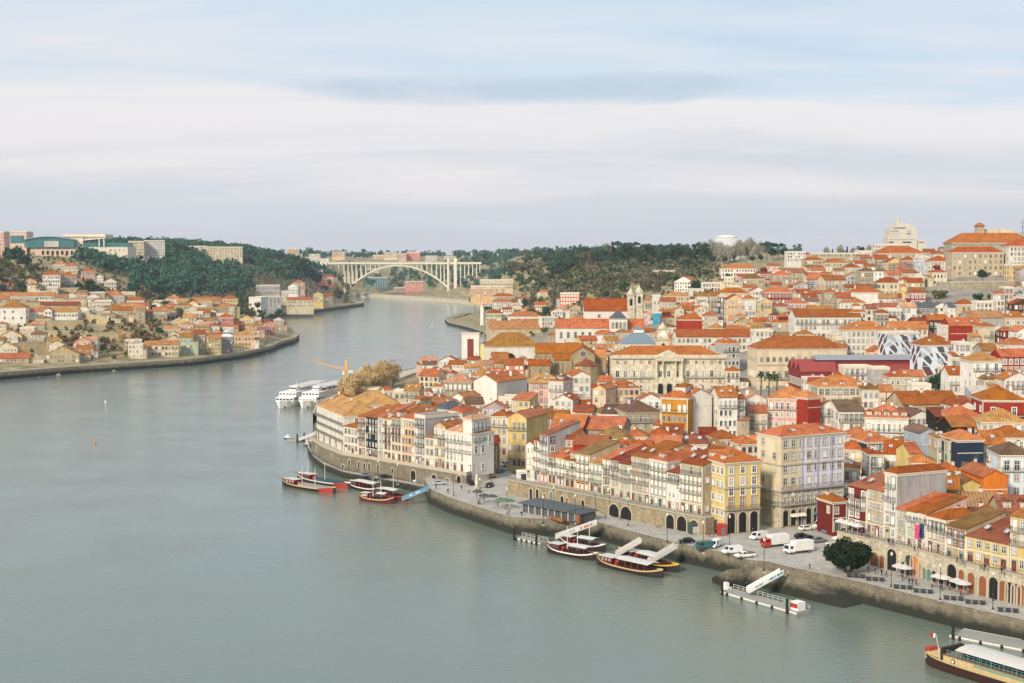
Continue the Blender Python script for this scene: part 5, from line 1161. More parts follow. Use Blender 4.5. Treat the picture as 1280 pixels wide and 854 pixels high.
def monastery():
    Y = 965; s = S_(Y); p = site(1242, 304, Y); zb = 72; h = p.z - zb; w = 104 * s
    r = thing('hilltop_monastery', 'huge grey stone monastery with long bright orange roof on hilltop', 'monastery', (p.x, Y, zb)); st = stone('monastery granite', (178, 170, 150), 1.4, .6); b = MB(); b.box(-w/2, w/2, 0, 19, -8, h, st); b.box(-w/2 - .3, w/2 + .3, -.5, 0, h - .8, h - .05, GT); b.build('wall', r)
    ro = obj('roof', roof_mesh(w, 19, h, 'hip', roofm('b'), .34, .6, GT, st), r); wins(r, 's', 1.2, 1.9, lsp(-w/2, w/2, 11), h - 4)
    for x in (-15, -2, 7): k = MB(); k.frus((x - .6, x + .6, 4.5, 5.5), h + 2, (x + 3.2, x + 4.2, 7.4, 8.4), h + 4.3, WT); k.build('skylight', ro)
    k = MB(); zt = h + 5; k.box(-6, -1.2, 16, 22, h, zt + 7, plaster('beige plaster', WALLC['beige'])); k.frus((-6.8, -.4, 15.2, 22.8), zt + 7, (-4.4, -2.8, 18, 20), zt + 9.4, roofm('o')); k.build('cupola', ro)
    k = MB(); k.box(-1, 20, 20, 24, h, zt + 5.0, plaster('cream plaster', WALLC['cream'])); k.build('rear_block', r)
    q = thing('lattice_mast', 'thin radio mast rising beyond the hilltop monastery roof', 'mast', (site(1278, 300, 985).x, 985, 70)); k = MB(); k.tube((0, 0, 0), (0, 0, 36), .5, .15, simple('grey steel', (96, 100, 104), .5)); [k.box(-2, 2, -.1, .1, zz, zz + .3, simple('grey steel', (96, 100, 104), .5)) for zz in (26, 30, 33)]; k.build('pole', q)
monastery()
def tower():
    Y = 1420; s = S_(Y); p = site(1128, 309, Y); zb = p.z; wp = plaster('beige plaster', WALLC['beige']); cp = simple('tower concrete', (196, 188, 174), .9)
    r = thing('office_tower', 'stepped beige tower block with dark window bands on the skyline', 'tower block', (p.x, Y, zb)); X = lambda px: (px - 1128) * s; Z = lambda py: (309 - py) * s; b = MB()
    b.box(X(1110), X(1146), 0, 20, -14, Z(296), cp); b.box(X(1112), X(1146), .5, 19.5, Z(296), Z(287), cp); b.box(X(1116), X(1144), 1, 18, Z(287), Z(283), cp); b.box(X(1121), X(1138), 2, 16, Z(283), Z(279), cp); b.box(X(1146), X(1158), 2, 18, -14, Z(300), cp); b.build('wall', r)
    t = MB(); t.box(X(1121.5), X(1124.5), 4, 8, Z(279), Z(273), cp); t.box(X(1126), X(1127), 5, 7, Z(279), Z(274), cp); t.build('roof_stack', r)
    for py, x0, x1 in ((303, 1111, 1117), (303, 1128, 1139), (299.5, 1111, 1143), (296, 1113, 1123.5), (296, 1133, 1138.5), (292.3, 1113, 1123.5), (292.3, 1133, 1138.5), (289, 1113, 1123.5), (289, 1133, 1138.5), (285.2, 1117, 1132), (303, 1149, 1156)):
        k = MB(); y = -.12 if py > 296 else (.35 if py > 288 else .85); y = 1.85 if x0 > 1146 else y; k.box(X(x0), X(x1), y, y + .2, Z(py) - .7, Z(py) + .7, glassmat()); k.build('window_band', r)
tower()
def arena():
    Y = 1620; s = S_(Y); p = site(912, 330, Y); zb = p.z
    r = thing('domed_arena', 'huge pale concrete dome arena among bare trees on the hill', 'arena', (p.x, Y + 20, zb)); cp = simple('pale dome concrete', (192, 192, 188), .8); b = MB(); rd = 20 * s * 1.25; Ht = (330 - 295) * s
    b.lathe([(rd * math.cos(R(a)) if a < 62 else rd * .46, Ht * .95 * math.sin(R(a)) / math.sin(R(62))) for a in (0, 10, 20, 30, 40, 50, 60, 62)], cp, 40); b.build('dome', r)
    k = MB()
    for i in range(40):
        for a0, a1 in zip(range(0, 60, 10), range(10, 70, 10)):
            q = lambda a: Vector((rd * 1.006 * math.cos(R(a)) * math.cos(R(i * 9)), rd * 1.006 * math.cos(R(a)) * math.sin(R(i * 9)), Ht * .95 * math.sin(R(a)) / math.sin(R(62))))
            k.tube(q(a0), q(a1), .28, .28, cp, 4, False)
    k.build('rib', r); c = MB(); c.lathe([(rd * .5, 0), (rd * .5, 1.2), (rd * .3, 2.2), (rd * .1, 2.6)], WT, 32, (0, 0, Ht * .95)); c.build('crown_ring', r)
    f = MB(); f.box(-34, 30, -46, -38, -10, 5.5, WT); f.build('front_wing', r); wins(r, 'a', 4, 2.2, lsp(-24, 26, 7), 1, 0, 0, (0, -46))
arena()
def bridge():
    Y = 2700; s = S_(Y); X = lambda px: (px - 640) * s; Z = lambda py: 80 - (py - 320) * s; cc = simple('bridge concrete', (214, 208, 190), .9, 0, .08, .05); zd = Z(330.3)
    r = thing('arch_bridge', 'long white concrete arch bridge spanning the river far downstream', 'bridge', (X(500), Y, 0)); O = X(500); x = lambda px: X(px) - O
    b = MB(); b.box(x(388), x(602), -13, 13, zd, zd + 2.6, cc); b.box(x(388), x(602), -13.4, -12.8, zd + 2.6, zd + 3.9, cc); b.box(x(388), x(602), 12.8, 13.4, zd + 2.6, zd + 3.9, cc); b.build('deck', r)
    xa, xb, zs = x(428), x(569), 9.0; zc = zd - 1.0; xm = (xa + xb) / 2; n = 28
    f = lambda u: zs + (zc - zs) * (1 - ((u - xm) / ((xb - xa) / 2)) ** 2)
    for y0, y1 in ((-11, -4), (4, 11)):
        a = MB(); up, lo = [], []
        for i in range(n + 1):
            u = xa + (xb - xa) * i / n; th = 2.0 + 1.6 * abs((u - xm) / ((xb - xa) / 2)) ** 2; up.append((u, f(u))); lo.append((u, f(u) - th * 1.25))
        for i in range(n): a.prism([lo[i], lo[i + 1], up[i + 1], up[i]], 'y', y0, y1, cc)
        a.build('arch', r)
    br = MB()
    for i in range(2, n - 1, 2): u = xa + (xb - xa) * i / n; br.box(u - .6, u + .6, -4, 4, f(u) - 2, f(u) - .6, cc)
    br.build('brace', r)
    for px in [392, 397, 411, 415.5, 420, 424.5, 431, 436, 441, 446, 452, 458, 464, 470, 476] + [504, 510, 516, 522, 528, 534, 540, 546, 551, 555.5] + [576, 581, 586, 591, 596, 600]:
        u = x(px); zb = f(u) - .5 if xa < u < xb else ground(X(px), Y) - 5
        for y in (-9.5, 9.5):
            if zd - zb > 1.5: c = MB(); c.box(u - .85, u + .85, y - 1.3, y + 1.3, zb, zd, cc); c.build('column', r)
    for px, z0 in ((403.5, 20), (560.5, 2), (569.5, 2), (409, 24)):
        t = MB(); u = x(px); w = 1.9 if px not in (569.5,) else 2.9
        t.box(u - w, u + w, -15, -9, z0, zd + 11, cc); t.box(u - w, u + w, 9, 15, z0, zd + 11, cc); t.box(u - w, u + w, -9, 9, zd - 4, zd - .02, cc); t.build('pier_tower', r)
    for px in range(392, 602, 14):
        for y in (-12,): c = MB(); c.tube((x(px), y, zd + 2.6), (x(px), y, zd + 13), .22, .12, cc, 5); c.build('lamp_post', r)
bridge()
def mall():
    Y = 1680; s = S_(Y); X = lambda px: (px - 80) * s; Z = lambda py: 80 - (py - 320) * s - 74; tg = simple('teal curtain glass', (58, 108, 112), .25, 0, .25, .08); pk = plaster('pale pink plaster', (214, 190, 172)); cr = simple('cream concrete', (214, 202, 180), .9)
    r = thing('shopping_mall', 'teal glass mall with curved roof above pale pink arcaded base on hilltop', 'shopping centre', ((80 - 640) * s, Y, 74))
    b = MB(); b.box(X(39), X(95), 0, 40, -14, Z(309.5), pk); b.box(X(95) + .02, X(160), 2, 40, -14, Z(309), cr); b.build('base', r)
    n = 20; up = [(X(33 + 62 * i / n), Z(302 - 5.5 * math.sin(math.pi * (i + 2.5) / (n + 5)) )) for i in range(n + 1)]
    for i in range(0, n, 1):
        if i % 5 == 0:
            g = MB()
            for j in range(i, min(n, i + 5)): g.prism([(up[j][0], Z(309.5) + .02), (up[j + 1][0], Z(309.5) + .02), up[j + 1], up[j]], 'y', -3, 30, tg)
            g.build('glass_front', r)
    k = MB()
    for j in range(n): k.prism([up[j], up[j + 1], (up[j + 1][0], up[j + 1][1] + 1), (up[j][0], up[j][1] + 1)], 'y', -5, 32, simple('grey sheet roofing', (132, 142, 152), .5))
    k.build('curved_roof', r); e = MB(); e.box(X(58), X(76), -3.8, -3.02, Z(309), Z(303), simple('white joinery', (226, 224, 216), .6)); e.build('entrance_frame', r); wins(r, 'a', 6, 6.5, lsp(X(58.5), X(75.5), 3), Z(308.6), -3.9)
    for x in lsp(X(52), X(94), 7): obj('archway', arch_mesh(3.2, 5.0, PT, DARK), r, (x, -.02, Z(318.5)))
    u = MB(); u.box(X(80), X(103), 6, 34, Z(309), Z(296), cr); u.box(X(80) - 1, X(132), 4, 36, Z(296), Z(293), cr); u.box(X(103), X(131), 8, 30, Z(299), Z(296), cr); u.build('upper_block', r)
    w_ = MB(); w_.prism([(X(103), Z(301)), (X(133), Z(298)), (X(133), Z(297)), (X(103), Z(300))], 'y', 0, 30, WT); w_.build('canopy', r); g = MB(); g.box(X(104), X(158), 4, 34, Z(309) + .02, Z(303.5), tg); g.build('side_glazing', r)
    for px in (125, 131): c = MB(); c.tube((X(px), 1, Z(309)), (X(px), 1, Z(298)), .7, .7, WT, 8); c.build('canopy_post', r)
    wins(r, 'a', 1.6, 2.2, lsp(X(136), X(158), 4), Z(314), 2)
    q = thing('glass_office', 'pink framed office with teal glass front left of mall', 'office building', ((18 - 640) * s, Y + 10, 74)); X2 = lambda px: (px - 18) * s
    b = MB(); b.box(X2(6), X2(31), 0, 24, -14, Z(290.5), pk); b.build('wall', q); g = MB(); g.box(X2(11), X2(28), -.4, -.02, Z(304), Z(294.5), tg); g.build('glass_front', q); c = MB(); c.box(X2(5.5), X2(31.5), -.6, 24.4, Z(290.5), Z(289.3), cr); c.build('roof', q)
mall()
def lighthouse():
    p = atY(603, 402, 1560); s = S_(1560); r = thing('white_tower', 'slim white riverside tower with small dome beside quay houses', 'tower', (p.x, 1560, p.z)); wp = plaster('white plaster', WALLC['white']); b = MB(); b.lathe([(2.6, -6), (2.3, 14), (2.1, 17)], wp, 14); b.build('shaft', r)
    b = MB(); b.lathe([(2.8, 17), (2.8, 17.5), (1.7, 17.5), (1.7, 19.2), (2, 19.3), (1.4, 20.4), (.2, 21.2)], simple('peach plaster trim', (222, 186, 150), .8), 14); b.build('lantern', r)
lighthouse()
def extras():
    # arcade arches, string courses and shopfronts on the two big corner houses of the square
    y, c = c2[0], c3[0]; w = 11.8; D = 11.2; h = [k for k in HOUSES if k['root'] is y][0]['h']
    for q in (2.0, 5.6, 9.2): obj('archway', arch_mesh(2.4, 5.6, GT, DARK), y, (w/2 + .03, q, .1), R(90)); wins(y, 'y', 1.5, 3.0, [q], h * .36, 0, R(90), (w/2, 0)); wins(y, 't', 1.4, 1.9, [q], h * .54, 0, R(90), (w/2, 0)); wins(y, 't', 1.4, 2.2, [q], h * .68, 0, R(90), (w/2, 0)); wins(y, 't', 1.3, 1.8, [q], h * .85, 0, R(90), (w/2, 0))
    b = MB()
    for zz in (.34, .65): b.box(-w/2 - .3, w/2 + .3, -.3, -.02, h * zz - .2, h * zz + .15, GT); b.box(w/2 + .02, w/2 + .3, -.02, D + .2, h * zz - .2, h * zz + .15, GT)
    b.build('string_course', y); b = MB(); st = stone('pale arcade masonry', (210, 198, 170), 1.3, .6, .03); b.box(w/2 - .1, w/2 + .022, 0, D, -1, h * .33, st); b.build('stone_base', y)
    obj('balcony', balcony_mesh(D - .6), y, (w/2 + .05, D/2, h * .34 + .16), R(90))
    w = 22.5; h = [k for k in HOUSES if k['root'] is c][0]['h']; st = stone('pale arcade masonry', (196, 182, 150), 1.3, .6, .03)
    b = MB(); b.box(-w/2 - .022, w/2 + .02, -.022, .1, -1, h * .40, st); b.box(-w/2 - .022, -w/2 + .1, .1, 10.4, -1, h * .40, st); b.build('stone_base', c)
    lf = MB(); lf.box(-w/2 - .022, -w/2 + .05, .05, 10.4, h * .4 + .3, h - .52, plaster('cream plaster', WALLC['cream'])); lf.box(-w/2 - .022, -w/2 + 7.4, -.022, .05, h * .4 + .3, h - .52, plaster('cream plaster', WALLC['cream'])); lf.build('cream_bay', c)
    for i, zz in enumerate((.235, .40, .69)):
        b = MB(); o = .5 if i == 1 else .22; b.box(-w/2 - o, w/2 + o, -o - .1, -.1, h * zz - .2, h * zz + .15, GT); b.box(-w/2 - o - .1, -w/2 - .1, -.1, 10.5, h * zz - .2, h * zz + .15, GT); b.build('string_course', c)
    obj('balcony', balcony_mesh(w - .4, .7), c, (0, -.12, h * .235 + .16)); obj('balcony', balcony_mesh(10, .7), c, (-w/2 - .12, 5.2, h * .235 + .16), R(-90)); obj('balcony', balcony_mesh(w - .4, .5), c, (0, -.3, h * .4 + .16))
    tq = simple('teal awning', (58, 128, 150), .7)
    for i, x in enumerate(lsp(-w/2 + .4, w/2 - .4, 8)):
        obj('archway', arch_mesh(1.8, 4.6, GT, DARK), c, (x, -.1, .1))
        if 3 < i < 7: k = MB(); k.frus((x - 1, x + 1, -.9, -.15), 2.6, (x - 1, x + 1, -.4, -.15), 3.3, tq); k.build('awning', c)
        if i in (1, 2): k = MB(); k.frus((x - 1.1, x + 1.1, -1.5, -.15), 2.7, (x - 1.1, x + 1.1, -.4, -.15), 3.4, simple('cream awning', (226, 216, 196), .8)); k.build('awning', c)
    for dx_ in (-w/2 + 7.4, 1.6, w/2 - 4.6): k = MB(); k.box(dx_ - .22, dx_ + .22, -.2, -.02, 0, h - .52, simple('violet grey pilaster', (172, 168, 186), .9)); k.build('pilaster', c)
    wins(c, 'd', 1.2, 2.4, lsp(-w/2 + .2, w/2 - .2, 8), h * .245, .0); wins(c, 'w', 1.1, 1.5, lsp(-w/2 + .2, w/2 - .2, 8), h * .345 - .3, .0)
extras()
# ---------------------------------------------------------------- remaining houses of the dense quarter
for px, Y, rad in ((836, 705, 42), (1000, 683, 26), (800, 744, 13), (750, 915, 34), (706, 700, 20), (588, 905, 8), (640, 890, 20), (1078, 652, 30), (1030, 650, 14), (1120, 655, 20), (1236, 980, 30), (912, 1640, 30), (790, 715, 20), (880, 712, 20), (960, 685, 20), (1040, 690, 20), (720, 915, 20), (795, 920, 14)):
    FOOT.append(((px - CX) / F * Y, Y, rad))
TREESPOT = [(1190, 560, 26), (963, 600, 12), (1228, 880, 14)]
for px, Y, rad in TREESPOT: FOOT.append(((px - CX) / F * Y, Y, rad))
def rect_of(x, Y, w, z0, z1):
    a, b = proj((x - w / 2, Y, z1)), proj((x + w / 2, Y, z0)); return a[0], b[0], a[1], b[1]
def fill():
    """small houses wherever the quarter would otherwise show bare ground, only where they can be seen and hide no known front"""
    r2 = random.Random(21); ZB = np.full((214, 320), 1e9); known = []
    def draw(q, Y):
        x0, x1, y0, y1 = [int(v / 4) for v in q]; x0, y0 = max(0, x0), max(0, y0); ZB[y0:y1 + 1, x0:x1 + 1] = np.minimum(ZB[y0:y1 + 1, x0:x1 + 1], Y)
    for hh in HOUSES:
        o = hh['root'].location; w = hh['wm']; rz = .25 * min(w, 14); q = rect_of(o.x, o.y, w * .95, o.z, o.z + hh['h']); t = proj((o.x, o.y + 4, o.z + hh['h'] + rz * .8))[1]; known.append((q[0], q[1], q[2], q[3], o.y)); draw((q[0], q[1], t, q[3]), o.y)
    for x0, x1, y0, y1, Y in ((1158, 1270, 358, 388, 862), (765, 907, 432, 560, 690), (918, 1002, 424, 550, 668), (695, 806, 372, 432, 905), (661, 745, 432, 476, 690), (1001, 1152, 447, 468, 640), (577, 672, 418, 458, 890), (1190, 1282, 290, 350, 905)): known.append((x0, x1, y0 + 6, y1, Y)); draw((x0, x1, y0, y1), Y)
    cand = []; Y = 475.0
    while Y < 1180:
        px = 540.0 if Y < 900 else 790
        while px < 1300: cand.append((px + r2.uniform(-6, 6), Y + r2.uniform(-4, 4))); px += 8.0 / Y * F
        Y += 7.5
    riv = np.array([[(p - CX) / F * q, q] for p, q in cand]); ins, dist = in_river(riv[:, 0], riv[:, 1]); n = 0
    for k, (px, Y) in enumerate(cand):
        x = riv[k, 0]
        if ins[k] or dist[k] < 26 or (Y < 520 and px < 680) or (1150 < px < 1270 and 845 < Y < 905) or (px < 870 and Y > 1010): continue
        w = r2.uniform(6.5, 11.5); d = r2.uniform(7, 10); h = r2.choice([5.5, 6.5, 7.5, 9, 10]); zb = ground(x, Y)
        if any((x - a) ** 2 + (Y + d / 2 - b) ** 2 < (c * .74 + w * .42) ** 2 for a, b, c in FOOT): continue
        top = proj((x, Y + 3, zb + h + 2))[1]; q = rect_of(x, Y, w, zb, zb + h)
        if any(K[4] > Y and K[0] < q[1] - 1 and K[1] > q[0] + 1 and top < K[2] + .5 * (K[3] - K[2]) and q[3] > K[2] for K in known): continue
        x0, x1, y0, y1 = [int(v / 4) for v in (q[0], q[1], top, q[3])]; z = ZB[max(0, y0):y1 + 1, max(0, x0):x1 + 1]
        if z.size == 0 or (z > Y).mean() < .22: continue
        draw((q[0], q[1], top, q[3]), Y); th = R(r2.uniform(-22, 14)); dx = Vector((math.cos(th), math.sin(th))); C = Vector((x, Y))
        wall = r2.choice(['white', 'cream', 'beige', 'white', 'beige', 'pink', 'grey', 'tan', 'cream', 'peach', 'yellow', 'mauve', 'white']); roof = r2.choice('ooboobokmpnokc')
        house(C - dx * w / 2, C + dx * w / 2, zb + h, zb, d, wall, roof, r2.choice(['hip', 'hip', 'gp', 'gx', 'gp', 'shed', 'flat']), dict(w=r2.choice('wsdtk'), filler=1)); n += 1
    print('filled', n)
fill()

def fill_left():
    r2 = random.Random(9); n = 0
    for _ in range(2600):
        px, Y = r2.uniform(-10, 350), r2.uniform(985, 1360); x = (px - CX) / F * Y; zb = ground(x, Y); py = 320 - (zb - 80) * F / Y
        ins, dist = in_river(np.array([x]), np.array([Y]))
        if ins[0] or dist[0] < 24 or py < 362 or n >= 105: continue
        if 60 < px < 225 and 403 < py < 440: continue
        if px > 240 and Y > 1320: continue
        w = r2.uniform(8, 16); d = r2.uniform(7, 10); h = r2.choice([5, 6, 7, 9, 10]); th = R(r2.uniform(0, 20))
        if any((x - a) ** 2 + (Y + d / 2 - b) ** 2 < (c * .74 + w * .42) ** 2 for a, b, c in FOOT): continue
        dx = Vector((math.cos(th), math.sin(th))); C = Vector((x, Y)); house(C - dx * w / 2, C + dx * w / 2, zb + h, zb, d, r2.choice(['white', 'cream', 'cream', 'beige', 'cream', 'tan', 'peach', 'yellow', 'yellow']), r2.choice('kokompc'), r2.choice(['hip', 'gp', 'gp', 'gx', 'flat']), dict(w=r2.choice('wsdt'))); n += 1
    print('left filled', n)
fill_left()
# ---------------------------------------------------------------- boats, piers, vehicles, people, street furniture
AUTO = []
def auto(root, d, cat, group, px, py): AUTO.append(dict(root=root, d=d, cat=cat, group=group, px=px, py=py)); return root
def ends(a, b, z=0.0):
    A, B = at(*a, z), at(*b, z); return (A + B) / 2, math.atan2(B.y - A.y, B.x - A.x), (B - A).length
def hull_mesh(L, Wd, fb, rise0, rise1, mat, band, deck, full=.75, name='hull'):
    """hull along x: stern at -L/2, bow at +L/2; fb freeboard amidships; rise0/1 extra sheer at the ends"""
    b = MB(); n = 18; secs = []
    for i in range(n + 1):
        u = i / n; e = abs(2 * u - 1); hw = Wd / 2 * max(.04, (1 - e ** (2.2 + 3 * full)) ** .8); sh = fb + (rise1 if u > .5 else rise0) * e ** 3; x = (u - .5) * L * (1 + .0 * e)
        secs.append([(x, -hw, sh), (x, -hw * .98, sh - .35), (x, -hw * .82, -.1), (x, -hw * .3, -.7), (x, hw * .3, -.7), (x, hw * .82, -.1), (x, hw * .98, sh - .35), (x, hw, sh)])
    for i in range(n):
        a, c = secs[i], secs[i + 1]
        for j in range(7): b.add([a[j], c[j], c[j + 1], a[j + 1]], [(0, 1, 2, 3)], band if j in (0, 6) else mat, False)
        b.add([(a[0][0], a[0][1] * .97, a[0][2] - .3), (c[0][0], c[0][1] * .97, c[0][2] - .3), (c[7][0], c[7][1] * .97, c[7][2] - .3), (a[7][0], a[7][1] * .97, a[7][2] - .3)], [(0, 1, 2, 3)], deck)
    for s in (0, n): b.add(secs[s], [tuple(range(8))], mat)
    return b
woodm = simple('weathered deck wood', (128, 100, 74), .8); dkw = simple('dark tarred wood', (46, 34, 30), .7); mar = simple('maroon boat paint', (96, 34, 32), .5); crm = simple('cream boat paint', (196, 174, 126), .55); redp = simple('red boat paint', (164, 58, 42), .55); whp = simple('white boat paint', (228, 226, 220), .45); can = simple('white canvas awning', (198, 194, 186), .85); yel = simple('yellow boat paint', (212, 176, 70), .5); blp = simple('blue panel', (84, 138, 172), .5); grs = simple('grey steel', (96, 100, 104), .5)
def seats(b, x0, x1, hw, z, mat, n):
    for x in lsp(x0, x1, n):
        for y in lsp(-hw, hw, 3): b.box(x - .22, x + .22, y - .5, y + .5, z, z + .42, mat); b.box(x - .26, x - .2, y - .5, y + .5, z + .42, z + .85, mat)
def rabelo(a, b_, label, awn, band, hullm, masts, red_bow=False, seatm=None):
    c, th, L = ends(a, b_); r = thing('river_boat', label, 'boat', (c.x, c.y, 0), th, 'wooden tour boats moored along the quay'); Wd = min(5.2, L * .26)
    hull_mesh(L, Wd, 1.25, 1.5, 1.1, hullm, band, woodm).build('hull', r)
    cab = MB(); cab.box(-L * .38, -L * .20, -Wd * .3, Wd * .3, .95, 2.7, mar); cab.box(-L * .40, -L * .18, -Wd * .34, Wd * .34, 2.7, 2.82, can); cb = cab.build('wheelhouse', r)
    g = MB(); [g.box(x - .35, x + .35, -Wd * .305, -Wd * .3 - .0, 1.7, 2.4, glassmat()) for x in lsp(-L * .37, -L * .21, 3)]; g.build('window', cb)
    if awn:
        x0, x1 = awn; aw = MB(); aw.prism([(-Wd * .44, 3.0), (0, 3.35), (Wd * .44, 3.0), (Wd * .44, 3.08), (0, 3.43), (-Wd * .44, 3.08)], 'x', L * x0, L * x1, can); aw.build('awning', r)
        for x in lsp(L * x0, L * x1, 5):
            for y in (-Wd * .42, Wd * .42): p = MB(); p.tube((x, y, .9), (x, y, 3.0), .06, .06, grs, 5); p.build('awning_post', r)
    s = MB(); seats(s, -L * .14, L * .34, Wd * .32, .98, seatm or mar, max(4, int(L * .45))); s.build('bench_rows', r)
    for x in masts: m = MB(); m.tube((L * x, 0, .9), (L * x, 0, 7.8), .11, .06, whp, 6); m.build('mast', r)
    st = MB(); st.tube((-L * .5, 0, 2.0), (-L * .62, 0, 2.7), .12, .08, woodm, 5); st.build('steering_oar', r)
    if red_bow: k = MB(); q = hull_mesh(L * .999, Wd * 1.012, 1.26, 1.5, 1.1, redp, redp, woodm); q.f, q.m, q.sm = zip(*[(f, m, s_) for f, m, s_ in zip(q.f, q.m, q.sm) if min(q.v[i][0] for i in f) > L * .27]); q.f, q.m, q.sm = list(q.f), list(q.m), list(q.sm); q.build('red_bow', r)
    bx = MB(); bx.box(-L * .17, -L * .13, -Wd * .2, Wd * .05, .95, 2.2, redp); bx.build('red_locker', r)
    return r
rabelo((684, 689), (748, 701), 'maroon wooden tour boat with white awning below the lettered white gangway', (-.02, .34), whp, dkw, (-.1, .1))
rabelo((700, 680), (757, 690), 'maroon tour boat moored between white gangway boat and quay wall', (-.05, .3), whp, dkw, (.15,))
rabelo((746, 704), (829, 723), 'largest dark wooden tour boat with broad white awning and cream prow', (-.12, .36), crm, dkw, ())
rabelo((772, 696), (849, 716), 'dark tour boat with yellow stern moored inside the largest one', (-.1, .2), yel, dkw, ())
rabelo((353, 606), (420, 617), 'long open tour boat with cream hull and bright red bow', None, crm, dkw, (-.12, .12), True, can)
rabelo((372, 599), (439, 611), 'tour boat with red bow moored behind the open cream one', None, whp, dkw, (.02, -.3), True, simple('blue grey covers', (96, 120, 136), .8))
rabelo((449, 625), (493, 630), 'small cream hulled wooden boat with two masts', (.05, .3), crm, mar, (-.1, .12))
rabelo((470, 619), (510, 627), 'small maroon boat with red hull tucked behind two masted one', (-.2, .2), redp, mar, (.05,))
rabelo((438, 609), (478, 617), 'grey awninged boat moored at the low wharf', (-.25, .35), whp, dkw, ())
def barge():
    c, th, L = ends((1157, 826), (1345, 884)); r = thing('tour_barge', 'big maroon and cream tour barge with white canopy and flag', 'boat', (c.x, c.y, 0), th); Wd = 7.0; h = L / 2
    hl = hull_mesh(L, Wd, 2.2, .7, .9, simple('dark brown hull', (60, 36, 28), .6), crm, woodm, 1.6); hl.build('hull', r)
    b = MB(); b.box(-h * .66, h * .95, -Wd * .42, Wd * .42, 2.0, 3.3, crm); s = b.build('cabin', r); b = MB(); b.box(-h * .9, -h * .68, -Wd * .3, Wd * .3, 1.4, 2.6, crm); b.build('fore_locker', r)
    for x in lsp(-h * .18, h * .9, 11): k = MB(); k.box(x - .8, x + .8, -Wd * .42 - .05, -Wd * .42 - .01, 2.65, 3.15, simple('pale green glass', (120, 150, 130), .2)); k.build('cabin_window', r)
    k = MB(); k.tube((-h * .46, -Wd * .42 - .01, 2.5), (-h * .46, -Wd * .42 - .1, 2.5), .5, .5, mar, 16); k.tube((-h * .46, -Wd * .42 - .1, 2.5), (-h * .46, -Wd * .42 - .14, 2.5), .28, .28, whp, 12); k.build('life_ring', r)
    d = MB(); d.box(-h * .6, h * .95, -Wd * .44, Wd * .44, 3.3, 3.45, woodm); d.build('upper_deck', r); tl = simple('teal railing', (96, 150, 156), .5)
    rl = MB(); 
    for y in (-Wd * .43, Wd * .43):
        for z in (3.9, 4.45): rl.box(-h * .56, h * .95, y - .03, y + .03, z, z + .06, tl)
        for x in lsp(-h * .56, h * .95, 26): rl.box(x - .03, x + .03, y - .03, y + .03, 3.45, 4.45, tl)
    rl.build('railing', r)
    cp = MB();  prof = [(-Wd * .47, 5.0), (-Wd * .25, 5.4), (0, 5.55), (Wd * .25, 5.4), (Wd * .47, 5.0), (Wd * .47, 4.92), (0, 5.45), (-Wd * .47, 4.92)]
    cp.prism(prof, 'x', -h * .42, h * .96, can); cp.build('canopy', r)
    for x in lsp(-h * .5, h * .95, 9):
        for y in (-Wd * .43, Wd * .43): p = MB(); p.tube((x, y, 3.45), (x, y, 5.0), .05, .05, tl, 5); p.build('canopy_post', r)
    s = MB(); seats(s, -h * .4, h * .9, Wd * .3, 3.45, simple('dark seating', (48, 52, 56), .7), 16); s.build('bench_rows', r)
    f = MB(); f.tube((-h * .8, 0, 2.4), (-h * .86, 0, 6.0), .07, .04, whp, 5); fp = f.build('flagpole', r); q = MB(); q.box(-h * .865 - 1.3, -h * .865, -.03, .03, 5.1, 6.0, redp); q.box(-h * .865 - .45, -h * .865 - .02, -.035, .035, 5.1, 6.0, whp); q.build('flag', fp)
    dv = MB(); dv.box(-h * .95, -h * .88, -1.2, 1.2, 2.0, 3.2, redp); dv.build('bow_winch', r)
    dk = MB(); dk.box(-h * .64, -h * .6, -Wd * .425, Wd * .425, 1.5, 4.6, dkw); dk.build('stair_housing', r)
barge()
def pontoon(label, a, b_, Wd, name='floating_pontoon', roof=False, rails=True):
    c, th, L = ends(a, b_); r = thing(name, label, 'pontoon', (c.x, c.y, 0), th); k = MB(); k.box(-L/2, L/2, -Wd/2, Wd/2, -.6, .75, simple('pontoon concrete', (150, 148, 140), .9)); k.box(-L/2 - .1, L/2 + .1, -Wd/2 - .1, -Wd/2, .35, .6, whp); k.build('deck', r)
    for x in (-L * .46, L * .4): p = MB(); p.tube((x, -Wd/2 - .5, -3), (x, -Wd/2 - .5, 3.4), .32, .32, simple('black piling', (30, 30, 30), .6), 8); p.build('pile', r)
    for x in lsp(-L/2, L/2, 5): p = MB(); p.tube((x, -Wd/2 - .3, .1), (x, -Wd/2 - .3, .75), .3, .3, simple('black piling', (30, 30, 30), .6), 6); p.build('fender', r)
    rl = MB(); n = int(L / 1.6) if rails else 0
    for z in ((1.25, 1.75) if rails else (.78,)): rl.box(-L/2, L/2, Wd/2 - .1, Wd/2 - .04, z, z + .05, whp)
    for i in range(n + 1 if n else 0): x = -L/2 + L * i / n; rl.box(x - .03, x + .03, Wd/2 - .1, Wd/2 - .04, .75, 1.78, whp)
    rl.build('railing', r)
    if roof:
        cp = MB(); cp.box(-L/2, L/2, -Wd/2, Wd/2, 3.1, 3.25, can); cp.build('canopy', r)
        for x in lsp(-L/2, L/2, 7):
            for y in (-Wd/2 + .2, Wd/2 - .2): p = MB(); p.tube((x, y, .75), (x, y, 3.1), .06, .06, grs, 5); p.build('canopy_post', r)
    return r, L
r, L = pontoon('grey floating landing stage with white fenders at foot of blue gangway', (909, 741), (1004, 768), 4.2)
